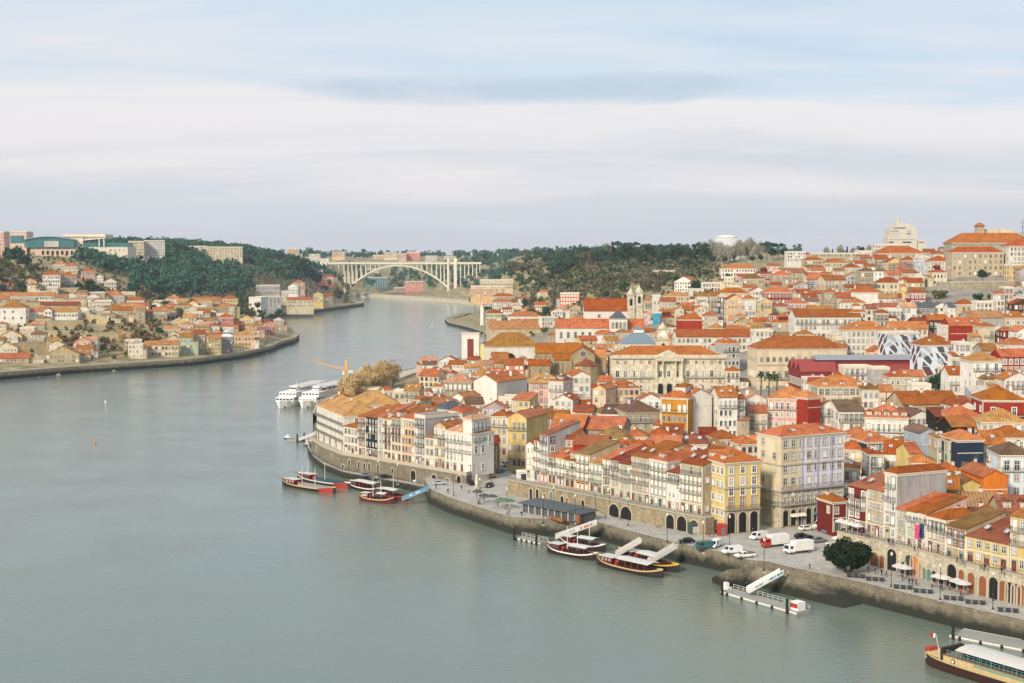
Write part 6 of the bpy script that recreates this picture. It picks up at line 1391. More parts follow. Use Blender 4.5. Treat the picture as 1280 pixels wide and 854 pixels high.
k = MB(); k.box(L * .38, L * .48, -1.2, 1.2, .75, 2.6, whp); k.box(L * .385, L * .475, -1.25, -1.2, 1.3, 2.3, redp); k.build('ticket_kiosk', r); k = MB(); k.box(L * .22, L * .32, .6, 1.7, .75, 1.9, simple('pale green glass', (120, 150, 130), .2)); k.build('glass_shelter', r)
pontoon('pale flat pontoon beside the big maroon and cream barge', (1196, 794), (1330, 820), 6.5, rails=False)
pontoon('low pale pontoon at the quay foot left of maroon tour boat', (648, 674), (680, 681), 3)
pontoon('tiny landing pontoon off the tall curved river wall', (364, 552), (374, 550), 5)
def gangway(label, a, za, b_, zb, side, letters=None):
    A, B = at(*a, za), at(*b_, zb); d = B - A; L = math.hypot(d.x, d.y); th = math.atan2(d.y, d.x); sl = d.z / L; r = thing('gangway', label, 'gangway', A, th, None); k = MB(); w = .9
    P = lambda x, y, z: (x, y, x * sl + z)
    def bar(m, y0, y1, z0, z1, mat, x0=0, x1=None):
        x1 = L if x1 is None else x1; vs = [P(x, y, z) for z in (z0, z1) for x, y in ((x0, y0), (x1, y0), (x1, y1), (x0, y1))]
        m.add(vs, [(0, 3, 2, 1), (4, 5, 6, 7), (0, 1, 5, 4), (1, 2, 6, 5), (2, 3, 7, 6), (3, 0, 4, 7)], mat)
    bar(k, -w, w, -.15, 0, simple('gangway deck', (196, 192, 184), .8)); k.build('deck', r)
    for y in (-w, w):
        q = MB(); bar(q, y - .05, y + .05, .0, 1.15, side); q.build('side_panel', r)
    if letters:
        q = MB()
        for i, (x, col) in enumerate(letters): bar(q, -w - .09, -w - .051, .3, .85, col, L * x, L * x + L * .035); bar(q, w + .051, w + .09, .3, .85, col, L * x, L * x + L * .035)
        q.build('lettering', r)
    return r
gangway('white gangway with red lettering sloping to the maroon tour boat', (746, 655), 5.6, (694, 673), 1.5, can, [(x, redp) for x in (.12, .17, .22, .27, .36)] + [(x, blp) for x in (.55, .62, .7)])
gangway('plain white gangway above the largest dark tour boat', (801, 677), 5.2, (770, 695), 1.6, can)
gangway('plain white gangway nearest the black car on the quay', (845, 684), 5.2, (811, 704), 1.6, can)
gangway('blue and white gangway down to grey landing stage', (977, 717), 5.4, (935, 740), 1.6, whp, [(x, blp) for x in (.03, .07, .12, .16, .24, .3, .34, .38, .62, .68, .74, .8)])
gangway('sky blue gangway from the quay corner to moored boats', (535, 612), 5.0, (503, 625), 1.4, blp, [(x, whp) for x in (.3, .36, .42, .6, .66)])
gangway('long thin footbridge from river wall to the tiny pontoon', (394, 543), 4, (374, 551), 1.2, can)
def cruise(a, b_, label):
    c, th, L = ends(b_, a); r = thing('cruise_ship', label, 'ship', (c.x, c.y, 0), th, 'river cruise ships'); Wd = 10.4; h = L / 2
    hull_mesh(L, Wd, 2.9, .2, 1.2, whp, whp, woodm, 1.4).build('hull', r)
    for z0, x0, x1, f in ((2.7, -h * .92, h * .80, .47), (5.1, -h * .9, h * .68, .46)):
        b = MB(); b.frus((-h * .9, x1, -Wd * f, Wd * f), z0, (-h * .9, x1 - .4, -Wd * f, Wd * f), z0 + 2.4, whp); s = b.build('deck_house', r)
        for sgn in (-1, 1):
            g = MB(); g.box(-h * .86, x1 - 2.5, sgn * Wd * f - .03, sgn * Wd * f + .03, z0 + .8, z0 + 1.9, glassmat()); g.build('window_band', s)
        g = MB(); [g.box(x1 - .6, x1 - .08, y - .7, y + .7, z0 + .9, z0 + 1.8, glassmat()) for y in lsp(-Wd * f, Wd * f, 5)]; g.build('front_window', s)
    b = MB(); b.box(-h * .7, h * .35, -Wd * .4, Wd * .4, 9.6, 9.75, can); b.build('sun_awning', r)
    for x in lsp(-h * .68, h * .33, 6):
        for y in (-Wd * .38, Wd * .38): p = MB(); p.tube((x, y, 7.7), (x, y, 9.6), .08, .08, whp, 5); p.build('awning_post', r)
    b = MB(); b.frus((h * .28, h * .46, -2, 2), 7.7, (h * .29, h * .42, -1.8, 1.8), 9.9, whp); w = b.build('wheelhouse', r); g = MB(); g.box(h * .44, h * .462, -1.8, 1.8, 8.5, 9.4, glassmat()); g.build('window', w); m = MB(); m.tube((h * .3, 0, 9.9), (h * .3, 0, 13), .12, .06, whp, 5); m.build('mast', r)
    for y in (-1.6, 1.6): q = MB(); q.tube((h * .86, y * 1.4, .5), (h * .93, y, .5), .5, .5, simple('black piling', (30, 30, 30), .6), 8); q.build('fender', r)
cruise((349, 510.5), (408, 495), 'white river cruise ship moored outermost, bow towards viewer')
cruise((378, 510.5), (434, 495.5), 'white river cruise ship moored innermost, nearest the ochre roofed houses')
for i, (px, pb, pt) in enumerate(((405, 505, 487), (413, 503, 486), (418, 502, 486))):
    p = at(px, pb, 0); b = MB(); b.tube((0, 0, -3), (0, 0, 8.6), .55, .55, simple('black piling', (30, 30, 30), .6), 8); o = b.build('mooring_pile', None, p); auto(tag(o, '', 'mooring pile'), 'tall black mooring pile beside the innermost cruise ship', 'mooring pile', 'mooring piles', px, pb)
def buoy(px, py, m, label):
    p = at(px, py, 0); b = MB(); b.lathe([(.2, -.3), (.6, 0), (.6, .35), (.3, .7), (.12, 1.2), (.2, 1.3), (.05, 1.6)], m, 10); o = b.build('buoy', None, p); tag(o, label, 'buoy')
buoy(384.6, 490, redp, 'small red buoy floating left of the golden trees'); buoy(119, 554, simple('orange paint', (214, 120, 60), .5), 'small orange buoy alone in the open river'); buoy(132, 503, whp, 'small white buoy far out on the open river'); buoy(540, 407, whp, 'tiny white buoy near the curved pier')
def small_boat(a, b_, label, m):
    c, th, L = ends(a, b_); r = thing('small_boat', label, 'boat', (c.x, c.y, 0), th); hull_mesh(L, L * .3, .8, .4, .5, m, whp, woodm).build('hull', r); b = MB(); b.box(-L * .2, L * .1, -L * .1, L * .1, .5, 1.8, whp); c_ = b.build('cabin', r)
small_boat((355, 548.5), (366, 549), 'small dark boat moored beside the tiny landing pontoon', dkw); small_boat((386, 558), (390, 552), 'dark dinghy against the tall river wall', dkw); small_boat((344, 393.5), (353, 393), 'dark boat moored below the white balcony block', dkw); small_boat((356, 392), (362, 391.5), 'white boat moored below the white balcony block', whp); small_boat((450, 372), (462, 372.5), 'dark barge at the far bend under the arch bridge', dkw); small_boat((903, 735), (914, 740), 'small white launch at the end of landing stage', whp)
def crane():
    p = atY(433, 480, 715); z0 = 5.0; cm = simple('yellow crane paint', (222, 168, 72), .5); r = thing('tower_crane', 'slender yellow tower crane with jib raised over the bare golden trees', 'crane', (p.x, 715, z0)); s = S_(715); b = MB()
    for x in (-.8, .8):
        for y in (-.8, .8): b.box(x - .14, x + .14, y - .14, y + .14, -2, 17, cm)
    for i in range(12):
        for y in (-.8, .8): b.tube((-.8, y, i * 1.45), (.8, y, i * 1.45 + 1.4), .09, .09, cm, 4); b.tube((y, -.8, i * 1.45), (y, .8, i * 1.45 + 1.4), .09, .09, cm, 4)
    b.build('mast', r); j = MB(); tip = (-(433 - 394) * s, 0, 80 - (453 - 320) * s - z0)
    for o in ((0, -.5, 0), (0, .5, 0), (0, 0, .9)): j.tube((0, o[1], 16.3 + o[2]), (tip[0], o[1] * .5, tip[2] + o[2] * .5), .13, .1, cm, 4)
    for i in range(14):
        q = lambda t, y, z: (tip[0] * t, y, 16.3 + (tip[2] - 16.3) * t + z); j.tube(q(i / 14, -.45, 0), q((i + .5) / 14, 0, .8), .07, .07, cm, 4); j.tube(q((i + .5) / 14, 0, .8), q((i + 1) / 14, .45, 0), .07, .07, cm, 4)
    j.build('jib', r); c = MB(); c.box(1.0, 3.6, -.7, .7, 15.2, 16.6, simple('pale concrete', (206, 198, 184), .9)); c.box(-.6, .6, -.6, .6, 17, 21.5, cm); c.build('counterweight', r); k = MB(); k.box(-1.9, -.85, -.7, .7, 14.2, 16, simple('crane cab', (226, 214, 190), .5)); k.build('cab', r)
crane()
# ---- vehicles
def paint(n, c): return simple(n + ' car paint', c, .28, 0, .03)
PAINT = dict(white=(226, 226, 222), black=(26, 27, 30), grey=(120, 124, 128), blue=(96, 120, 140), yellow=(226, 158, 40), teal=(58, 96, 98), red=(190, 52, 40), silver=(178, 182, 184))
tyre = simple('tyre rubber', (24, 24, 24), .9); lamp = simple('headlamp lens', (232, 230, 220), .2)
def vehicle(typ, col, px, py, hd, d, z=5.0):
    p = at(px, py, z); r = thing(typ, '', typ.replace('_', ' '), (p.x, p.y, z + .004), R(hd), 'parked vehicles'); m = paint(col, PAINT[col]); gl = simple('vehicle glass', (30, 36, 40), .12); g = []
    L, Wd = dict(car=(4.3, 1.75), van=(5.0, 1.95), pickup=(5.0, 1.85), truck=(7.6, 2.3))[typ]; h = L / 2; w = Wd / 2; b = MB()
    if typ == 'car':
        b.prism([(-h, .35), (h, .35), (h + .02, .62), (h - .15, .8), (h * .45, .98), (-h * .75, 1.0), (-h + .02, .9)], 'y', -w, w, m); b.frus((-h * .82, h * .42, -w + .06, w - .06), .97, (-h * .6, h * .12, -w + .24, w - .24), 1.46, m)
        g = [((h * .42, h * .12, .99, 1.42), 'front'), ((-h * .82, -h * .6, .99, 1.42), 'rear')]; sx = (-h * .66, h * .24)
    elif typ == 'van':
        b.prism([(-h, .4), (h, .4), (h + .02, .8), (h - .75, 1.15), (h - 1.35, 1.95), (-h, 2.0)], 'y', -w, w, m); sx = (h - 2.3, h - 1.3); g = [((h - .72, h - 1.32, 1.18, 1.88), 'front')]
    elif typ == 'pickup':
        b.prism([(-h, .4), (h, .4), (h, .85), (h - 1.0, 1.02), (-h, 1.02)], 'y', -w, w, m); b.frus((-.4, h * .55, -w + .05, w - .05), 1.0, (-.2, h * .3, -w + .2, w - .2), 1.6, m); sx = (-.2, h * .36); g = [((h * .55, h * .3, 1.03, 1.55), 'front')]
    else:
        b.prism([(h - 2.0, .5), (h, .5), (h, 1.3), (h - .25, 2.3), (h - 2.0, 2.35)], 'y', -w, w, m); sx = (h - 1.4, h - .5); g = [((h + .0, h - .24, 1.35, 2.2), 'front')]
    b.build('body', r)
    if typ == 'truck':
        q = MB(); q.box(-h, h - 2.1, -w - .08, w + .08, .75, 3.1, simple('white box body', (226, 224, 216), .5)); bx = q.build('cargo_box', r)
        q = MB(); q.box(-h + .4, h - 2.5, -w - .12, -w - .08, 1.3, 2.5, paint('red', PAINT['red']) if col == 'red' else simple('warm printed panel', (186, 128, 92), .6)); q.build('printed_panel', bx)
        q = MB(); q.box(-h, h, -w * .6, w * .6, .45, .74, tyre); q.build('chassis', r)
    if typ == 'pickup': q = MB(); q.box(-h + .1, -.45, -w + .1, w - .1, 1.02, 1.35, simple('tarp cover', (110, 102, 70), .8)); q.build('load_cover', r)
    for (x0, x1, z0, z1), nm in g:
        q = MB(); e = .02 if nm == 'front' else -.02; a = .1; q.add([(x0 + e, -w + .15, z0), (x0 + e, w - .15, z0), (x1 + e, w - .28, z1), (x1 + e, -w + .28, z1)], [(0, 1, 2, 3)], gl); q.build('windscreen', r)
    zs = dict(car=(1.02, 1.38), van=(1.2, 1.75), pickup=(1.08, 1.5), truck=(1.45, 2.1))[typ]; ins = dict(car=(.065, .2), van=(-.01, -.01), pickup=(.06, .17), truck=(-.01, -.01))[typ]
    for s in (-1, 1):
        q = MB(); q.add([(sx[0], s * (w - ins[0] + .01), zs[0]), (sx[1], s * (w - ins[0] + .01), zs[0]), (sx[1] - (.2 if typ == 'car' else 0), s * (w - ins[1] + .01), zs[1]), (sx[0] + .1, s * (w - ins[1] + .01), zs[1])], [(0, 1, 2, 3)], gl); q.build('side_window', r)
        for x in ((h - .85, -h + .85) if typ != 'truck' else (h - 1.0, -h + 1.5)): q = MB(); q.tube((x, s * (w - .2), .34), (x, s * (w + .02), .34), .34, .34, tyre, 12); q.tube((x, s * (w + .02), .34), (x, s * (w + .03), .34), .18, .18, simple('wheel rim', (150, 152, 154), .4), 8); q.build('wheel', r)
        q = MB(); q.box(h - .04, h + .04, s * w * .72 - .18, s * w * .72 + .18, .6, .78, lamp); q.build('headlight', r)
    auto(r, d, typ.replace('_', ' '), 'parked vehicles', px, py)
for v in (('car', 'white', 1008, 663, 25, 'white car parked before the arcaded shops'), ('van', 'white', 1027, 660, 200, 'white van parked beside the maroon house'), ('car', 'blue', 1036, 666, 40, 'grey blue car beside the maroon house'), ('van', 'white', 948, 674, 215, 'white delivery van behind the red truck'),
          ('truck', 'red', 968, 683, 205, 'red cab truck with white box body'), ('truck', 'white', 998, 691, 205, 'white box truck with printed side panel'), ('van', 'white', 915, 692, 200, 'white minibus parked near the quay edge'), ('pickup', 'white', 931, 697, 200, 'white pickup with brown load cover'), ('van', 'white', 894, 684, 240, 'white van parked beside the teal van'),
          ('van', 'teal', 879, 686, 195, 'teal van parked near the quay edge'), ('car', 'black', 858, 679, 190, 'large black car alone on the quay road'), ('car', 'yellow', 613, 597, 20, 'yellow taxi in the side square'), ('car', 'yellow', 608, 594, 20, 'yellow car tucked behind the taxi'), ('van', 'white', 634, 583, 210, 'white van parked at top of side square'), ('car', 'black', 611.5, 609, 250, 'black car driving across the side square'),
          ('car', 'grey', 625, 591, 60, 'grey car beside the yellow taxi'), ('car', 'blue', 644, 581, 200, 'blue car beside the ochre tenement'), ('car', 'black', 650, 579, 200, 'black car before the ochre tenement'), ('car', 'black', 590, 606, 90, 'black car at the white corner block'), ('car', 'black', 1003, 673, 20, 'black car in the dark row'), ('car', 'black', 1013, 676, 20, 'black car in the dark row, its middle'), ('car', 'grey', 1024, 678, 20, 'dark grey car ending the dark row'), ('car', 'silver', 608, 578, 20, 'silver car at mouth of the red lane')):
    vehicle(*v)
for v in (('car', 'white', 524, 603, 20, 'white car on the low wharf'), ('car', 'black', 482, 598, 10, 'black car on the low wharf'), ('car', 'grey', 459, 596, 10, 'grey car on the low wharf'), ('car', 'silver', 549, 606, 15, 'silver car under the white corner block')): vehicle(*v, z=2.3 if v[2] < 540 else 5.0)
# ---- people
def person_mesh(seed):
    q = random.Random(seed); me = bpy.data.meshes.new('person'); st = .18 * q.uniform(-1, 1); a = q.uniform(-.2, .2)
    vs = [(0, 0, .95), (0, 0, 1.18), (0, 0, 1.42), (0, .01, 1.53), (0, .02, 1.62), (0, .02, 1.74), (-.1, 0, .9), (-.11, st, .5), (-.11, st * 1.3 - .02, .08), (-.11, st * 1.3 - .14, .04), (.1, 0, .9), (.11, -st, .5), (.11, -st * 1.3, .08), (.11, -st * 1.3 - .14, .04), (-.2, 0, 1.4), (-.26, a, 1.12), (-.25, a - .08, .86), (.2, 0, 1.4), (.26, -a, 1.12), (.25, -a - .08, .86)]
    es = [(0, 1), (1, 2), (2, 3), (3, 4), (4, 5), (0, 6), (6, 7), (7, 8), (8, 9), (0, 10), (10, 11), (11, 12), (12, 13), (2, 14), (14, 15), (15, 16), (2, 17), (17, 18), (18, 19)]
    rad = [.15, .14, .16, .06, .1, .09, .1, .075, .05, .045, .1, .075, .05, .045, .07, .05, .04, .07, .05, .04]
    me.from_pydata(vs, es, []); o = bpy.data.objects.new('t', me); COL.objects.link(o); m = o.modifiers.new('s', 'SKIN')
    for i, r_ in enumerate(rad): me.skin_vertices[0].data[i].radius = (r_ * (1.25 if i in (0, 1, 2) else 1), r_)
    me.skin_vertices[0].data[0].use_root = True; u = o.modifiers.new('u', 'SUBSURF'); u.levels = u.render_levels = 1
    dg = bpy.context.evaluated_depsgraph_get(); e = bpy.data.meshes.new_from_object(o.evaluated_get(dg)); bpy.data.objects.remove(o)
    cols = [simple('skin', (206, 160, 132), .7), simple(q.choice(['dark coat', 'navy coat', 'red jacket', 'grey coat', 'tan coat']), (60, 60, 66), .9), simple('dark trousers', (38, 40, 48), .9), simple('brown hair', (58, 42, 34), .9)]
    CC = [(36, 38, 44), (46, 56, 84), (150, 52, 48), (110, 110, 112), (168, 148, 118)]; cols[1] = simple('coat %d' % (seed % 5), CC[seed % 5], .9)
    for c in cols: e.materials.append(c)
    for f in e.polygons: z = f.center.z; f.material_index = 3 if z > 1.68 or (z > 1.58 and f.center.y > .05) else 0 if z > 1.5 or (z < .93 and abs(f.center.x) > .2 and z > .7) else 1 if z > .92 else 2; f.use_smooth = True
    e.name = 'person'; return e
PM = [person_mesh(i) for i in range(6)]
CN = ['black', 'navy', 'red', 'grey', 'tan', 'black']
PEO = [(577, 613), (595, 617), (596, 622), (622, 633), (631, 637), (637, 644), (598, 632), (605, 628), (662, 655), (735, 644), (800, 653), (757, 650), (1136.5, 731), (1140.5, 731.5), (1145, 732), (1133, 709), (985, 722), (848, 662), (1012, 712), (545, 612), (570, 605), (617, 586), (665, 632), (1094, 718), (1102, 720), (1108, 721.5), (887, 672), (892, 671), (1187, 738), (1241, 752), (1128, 726), (1177, 739), (1201, 746), (1210, 744), (1165, 735), (1085, 716), (652, 646), (690, 652), (711, 657), (775, 650), (822, 660), (895, 668), (941, 668), (1003, 662), (642, 608), (615, 604), (586, 617), (560, 617)]
for i, (px, py) in enumerate(PEO):
    p = at(px, py, 5.0); o = obj('person', PM[i % 6], None, p, R(rng.uniform(0, 360))); auto(tag(o, '', 'person'), 'person in %s coat on the quay' % CN[i % 6], 'person', 'people on the quay', px, py)
for i, (px, py) in enumerate([(1077, 671), (1083, 673), (1086, 673), (1111, 681), (1116, 682), (1143, 690), (1196, 704), (1203, 706), (1226, 712), (1231, 713.5), (1252, 718)]):
    p = at(px, py, 11.42); o = obj('person', PM[(i + 2) % 6], None, p, R(rng.uniform(0, 360))); auto(tag(o, '', 'person'), 'person in %s coat on the arcade terrace' % CN[(i + 2) % 6], 'person', 'people on the terrace', px, py)
# ---- lamps, benches, umbrellas, cafe
def lamp_post(px, py, h=7.0, z=5.0, dbl=False):
    p = at(px, py, z); r = thing('street_lamp', '', 'street lamp', p, 0); ir = simple('black iron', (40, 42, 44), .5); b = MB(); b.lathe([(.28, 0), (.26, .5), (.12, .9), (.075, 1.2), (.06, h)], ir, 8); b.build('pole', r); b = MB(); b.lathe([(.1, h), (.26, h + .15), (.32, h + .6), (.1, h + .8), (.02, h + 1.0)], simple('lamp glass', (206, 204, 192), .3), 8); b.build('lantern', r); b = MB(); b.box(-.34, .34, -.34, .34, 0, .35, GT); b.build('base', r)
    auto(r, 'black iron street lamp on the quay', 'street lamp', 'street lamps along the quay', px, py)
for px, py in ((567, 621), (600, 632), (634, 645), (679, 657), (719, 655), (762, 645), (834, 681), (879, 692), (912, 684), (955, 716), (744, 646), (692, 644), (1114, 736), (1175, 752), (1241, 764), (785, 659), (473, 602), (497, 606)): lamp_post(px, py, 7.5 if px > 540 else 6.5, 5.0 if px > 540 else 2.3)
def bench(px, py, th):
    p = at(px, py, 5.0); r = thing('stacked_tables', '', 'table', (p.x, p.y, 5.004), R(th)); dm = simple('dark grey furniture', (62, 64, 68), .7)
    for i, x in enumerate((-1.5, 0, 1.5)):
        b = MB(); b.box(x - .68, x + .68, -.55, .55, .7, .76, dm); b.build('table_top', r)
        b = MB(); b.box(x - .5, x + .5, -.4, .4, 0, .7, dm); b.build('leg_frame', r)
    b = MB(); [b.box(x - .5, x + .5, -.95, -.6, .4, .46, dm) for x in (-1.5, 0, 1.5)]; b.build('bench_seat', r)
    auto(r, 'dark grey table with bench on the paved quay', 'table', 'dark tables on the quay', px, py)
for px, py in ((1070, 722), (1094, 726), (1129, 736), (1154, 741), (1192, 750), (1219, 755), (1260, 765)): bench(px, py, -20)
def parasol(px, py, m, d, z=5.0, R0=1.9):
    p = at(px, py, z); r = thing('parasol', '', 'parasol', p); b = MB(); b.lathe([(.05, 0), (.04, 2.6)], whp, 6); b.lathe([(.4, 0), (.4, .1)], grs, 10); b.build('pole', r); b = MB(); b.lathe([(R0, 2.25), (R0, 2.3), (R0 * .5, 2.75), (.06, 3.05)], m, 8, smooth=False); b.build('canopy', r); auto(r, d, 'parasol', 'cafe parasols', px, py)
for px, py in ((1124, 720), (1131, 722), (1173, 733), (1180, 735), (1196, 739), (1204, 742)): parasol(px, py, can, 'open white parasol before the arcade doors')
for px, py in ((597, 624), (605, 629), (615, 630)): parasol(px, py, simple('charcoal canvas', (74, 74, 76), .9), 'charcoal parasol on the side square')
for px, py in ((626, 634), (631, 635), (637, 636)): parasol(px, py, simple('green canvas', (84, 110, 84), .9), 'green parasol beside the glazed cafe')
for px, py in ((1048, 684), (1053, 687), (1058, 690), (1064, 689)): parasol(px, py, simple('cream canvas', (214, 206, 190), .9), 'cream parasol behind the round dark tree')
for px, py in ((1051, 663), (1058, 665), (1065, 667), (1072, 669)): parasol(px, py, can, 'white parasol on the arcade terrace', 11.42, 1.6)
def cafe():
    A, B = at(648, 640, 5.0), at(722, 655, 5.0); c = (A + B) / 2; th = math.atan2(B.y - A.y, B.x - A.x); L = (B - A).length; r = thing('glazed_cafe', 'long low cafe pavilion with grey sheet roof below tan wall', 'cafe', (c.x, c.y, 5.004), th); rf = simple('dark sheet roofing', (74, 80, 82), .5); tm = simple('warm timber', (150, 98, 58), .7); gl = glassmat()
    b = MB(); b.box(-L/2, L/2, 1.2, 7.2, 0, 2.5, gl); b.build('glazed_wall', r); b = MB(); b.prism([(0, 2.55), (8.4, 3.1), (8.4, 3.25), (0, 2.7)], 'x', -L/2 - .6, L * .3, rf); b.build('roof', r); b = MB(); b.prism([(.3, 2.5), (8.2, 2.9), (8.2, 3.02), (.3, 2.62)], 'x', L * .3 + .05, L/2 + .5, simple('dark canopy', (66, 74, 78), .5)); b.build('glass_roof', r)
    for x in lsp(-L/2, L/2, 9): q = MB(); q.box(x - .07, x + .07, .2, .34, 0, 2.55, whp); q.build('post', r)
    b = MB(); b.box(L * .05, L * .3, -1.2, .1, 0, .8, tm); b.box(L * .44, L * .5, .4, 2.5, 0, 2.4, tm); b.build('timber_counter', r)
cafe()
def kiosk(px, py, w, h, m, label, name='kiosk', z=5.0):
    p = at(px, py, z); r = thing(name, label, name.replace('_', ' '), (p.x, p.y, z + .004), R(15)); b = MB(); b.box(-w/2, w/2, 0, w, 0, h, m); b.build('body', r); b = MB(); b.frus((-w/2 - .2, w/2 + .2, -.2, w + .2), h, (-w/2, w/2, .1, w - .1), h + .35, m); b.build('roof', r); b = MB(); b.box(-w * .3, w * .3, -.05, -.01, .2, h * .8, glassmat()); b.build('door', r)
kiosk(904, 670, 2.0, 2.8, simple('red kiosk paint', (176, 56, 40), .5), 'red kiosk at the foot of the yellow arcaded house'); kiosk(869, 668, 2.4, 2.6, simple('green kiosk paint', (58, 78, 62), .6), 'dark green kiosk against the tan stone wall'); kiosk(1047, 695, 3.2, 2.6, can, 'white stall tent beside the round dark tree', 'stall')
kiosk(655, 602, 3.4, 3.2, plaster('white plaster', WALLC['white']), 'little white gate lodge at end of the tan wall', 'gate_lodge')
def flagm(px, py, col, label):
    p = at(px, py, 13); r = thing('hanging_banner', label, 'banner', p, R(-62)); b = MB(); b.box(-.65, .65, -.3, -.24, 1.0, 4.4, col); b.build('cloth', r); b = MB(); b.tube((0, .5, 4.6), (0, -.5, 4.6), .05, .05, whp, 5); b.build('pole', r)
flagm(1147, 679, simple('magenta cloth', (206, 66, 112), .8), 'bright pink banner hanging on the pale terrace house'); flagm(1153, 678, simple('blue cloth', (48, 66, 112), .8), 'dark blue flag beside the bright pink banner')
def sculpture():
    p = at(596, 611, 5.0); r = thing('stone_fountain', 'pale upright stone sculpture on the side square', 'sculpture', p); b = MB(); b.lathe([(1.2, 0), (1.2, .5), (.7, .6), (.6, 1.4)], GT, 8, smooth=False); b.build('plinth', r); b = MB(); b.lathe([(.55, 1.4), (.7, 2.4), (.4, 3.4), (.5, 4.0), (.2, 4.7)], simple('pale carved stone', (206, 198, 176), .9), 10); b.build('figure', r)
sculpture()
# ---------------------------------------------------------------- trees
FOL = dict(dark=foliage('dark evergreen leaves', (26, 52, 36), (62, 92, 56)), pine=foliage('pine needles', (32, 68, 54), (66, 110, 84)), olive=foliage('olive leaves', (74, 82, 48), (120, 118, 70)), brown=foliage('bare brown twigs', (84, 84, 66), (126, 120, 94)), grey=foliage('bare grey twigs', (128, 124, 110), (176, 170, 150)), gold=foliage('golden bare twigs', (178, 148, 100), (222, 194, 142)), green=foliage('mid green leaves', (52, 78, 42), (96, 116, 62)), rust=foliage('rusty scrub', (118, 82, 52), (150, 112, 66)))
bark = simple('tree bark', (88, 74, 60), .9)
def leaf_cloud(nr, centres, n, spread, size, asp=1.0, flat=0.0, vert=1.0):
    """n leaf cards spread round clump centres -> verts (n*4,3)"""
    C = np.array(centres); i = nr.randint(0, len(C), n); d = nr.normal(size=(n, 3)); d /= np.linalg.norm(d, axis=1)[:, None]
    p = C[i, :3] + d * (C[i, 3] * nr.uniform(.35, 1.05, n) ** .6)[:, None] * np.array([1, 1, spread])
    a = nr.normal(size=(n, 3)); a[:, 2] *= (1 - flat) * vert; a /= np.linalg.norm(a, axis=1)[:, None]; b = np.cross(a, nr.normal(size=(n, 3))); b /= np.linalg.norm(b, axis=1)[:, None]
    s = size * nr.uniform(.5, 1.2, n)[:, None]; a = a * s * asp; b = b * s / max(1, asp) ** .6
    return np.stack([p - a - b, p + a - b * .6, p + a * .8 + b, p - a * .7 + b * .9], 1).reshape(-1, 3)
def cards_mesh(name, V, mat):
    n = len(V) // 4; me = bpy.data.meshes.new(name); me.vertices.add(n * 4); me.vertices.foreach_set('co', V.astype(np.float32).ravel()); me.loops.add(n * 4); me.loops.foreach_set('vertex_index', np.arange(n * 4, dtype=np.int32)); me.polygons.add(n); me.polygons.foreach_set('loop_start', np.arange(0, n * 4, 4, dtype=np.int32)); me.update(calc_edges=True); me.validate(); me.materials.append(mat); return me
def crown_centres(nr, kind_, H):
    W_ = dict(dark=.36, olive=.42, green=.38, brown=.34, grey=.30, gold=.24, pine=.42, conifer=.16, bush=.6, rust=.6, quay=.8)[kind_] * H
    out = []
    if kind_ == 'pine':
        for k in range(11): r = W_ * math.sqrt(nr.uniform(0, 1)); t = nr.uniform(0, 6.28); out.append((r * math.cos(t), r * math.sin(t), H * (.86 + .08 * (1 - (r / W_) ** 2)) + nr.uniform(-.03, .03) * H, H * .09))
    elif kind_ == 'conifer':
        for k in range(14): u = k / 14; r = W_ * (1 - u) * .7; t = nr.uniform(0, 6.28); out.append((r * math.cos(t), r * math.sin(t), H * (.15 + .8 * u), H * .1 * (1.15 - u)))
    else:
        zc, zh = (.42, .42) if kind_ in ('bush', 'rust') else (.56, .55) if kind_ in ('gold', 'grey', 'brown') else (.62, .36)
        for k in range(15):
            d = nr.normal(size=3); d /= np.linalg.norm(d); q = nr.uniform(.25, .95) ** .5; r = nr.uniform(.13, .22) * H * (.9 if kind_ in ('grey', 'gold') else 1)
            out.append((d[0] * W_ * q * .8, d[1] * W_ * q * .8, H * (zc + zh * .72 * d[2] * q), r))
    return out
def tree_mesh(kind_, seed, H, n, leaf, fol):
    nr = np.random.RandomState(seed); cs = crown_centres(nr, kind_, H); twig = kind_ in ('brown', 'grey', 'gold')
    V = leaf_cloud(nr, cs, n, .55 if kind_ == 'pine' else .95, leaf, 5.0 if twig else 1.15, 0, 2.2 if twig else 1); cr = cards_mesh('crown', V, FOL[fol]); b = MB(); top = H * (.8 if kind_ != 'conifer' else .9); r0 = H * .022
    b.tube((0, 0, -1.5), (0, 0, H * .35), r0 * 1.25, r0 * .85, bark, 7, False); b.tube((0, 0, H * .35), (nr.uniform(-.03, .03) * H, nr.uniform(-.03, .03) * H, top), r0 * .85, r0 * .25, bark, 6, False)
    for c in cs[:9]:
        z0 = H * nr.uniform(.28, .5); z0 = min(z0, c[2]) if kind_ != 'pine' else H * .7; b.tube((0, 0, z0), c[:3], r0 * .5, r0 * .12, bark, 5, False)
    return cr, b.mesh('trunk', False)
TM = {}
SPEC = dict(dark=('dark', 'dark', 620, .55), pine=('pine', 'pine', 420, .5), conifer=('conifer', 'pine', 520, .45), olive=('olive', 'olive', 520, .5), green=('green', 'green', 560, .5), brown=('brown', 'brown', 900, .34), grey=('grey', 'grey', 1100, .30), gold=('gold', 'gold', 1100, .26), bush=('bush', 'dark', 420, .7), scrub=('bush', 'olive', 420, .7), rust=('rust', 'rust', 420, .7))
for k, (a, f, n, l) in SPEC.items(): TM[k] = [tree_mesh(a, 50 + 7 * i + len(k), 12.0, n, l, f) for i in range(3)]
NAMES = dict(dark='evergreen_tree', pine='umbrella_pine', conifer='conifer_tree', olive='olive_tree', green='leafy_tree', brown='bare_tree', grey='bare_tree', gold='bare_tree', bush='bush', scrub='bush', rust='bush')
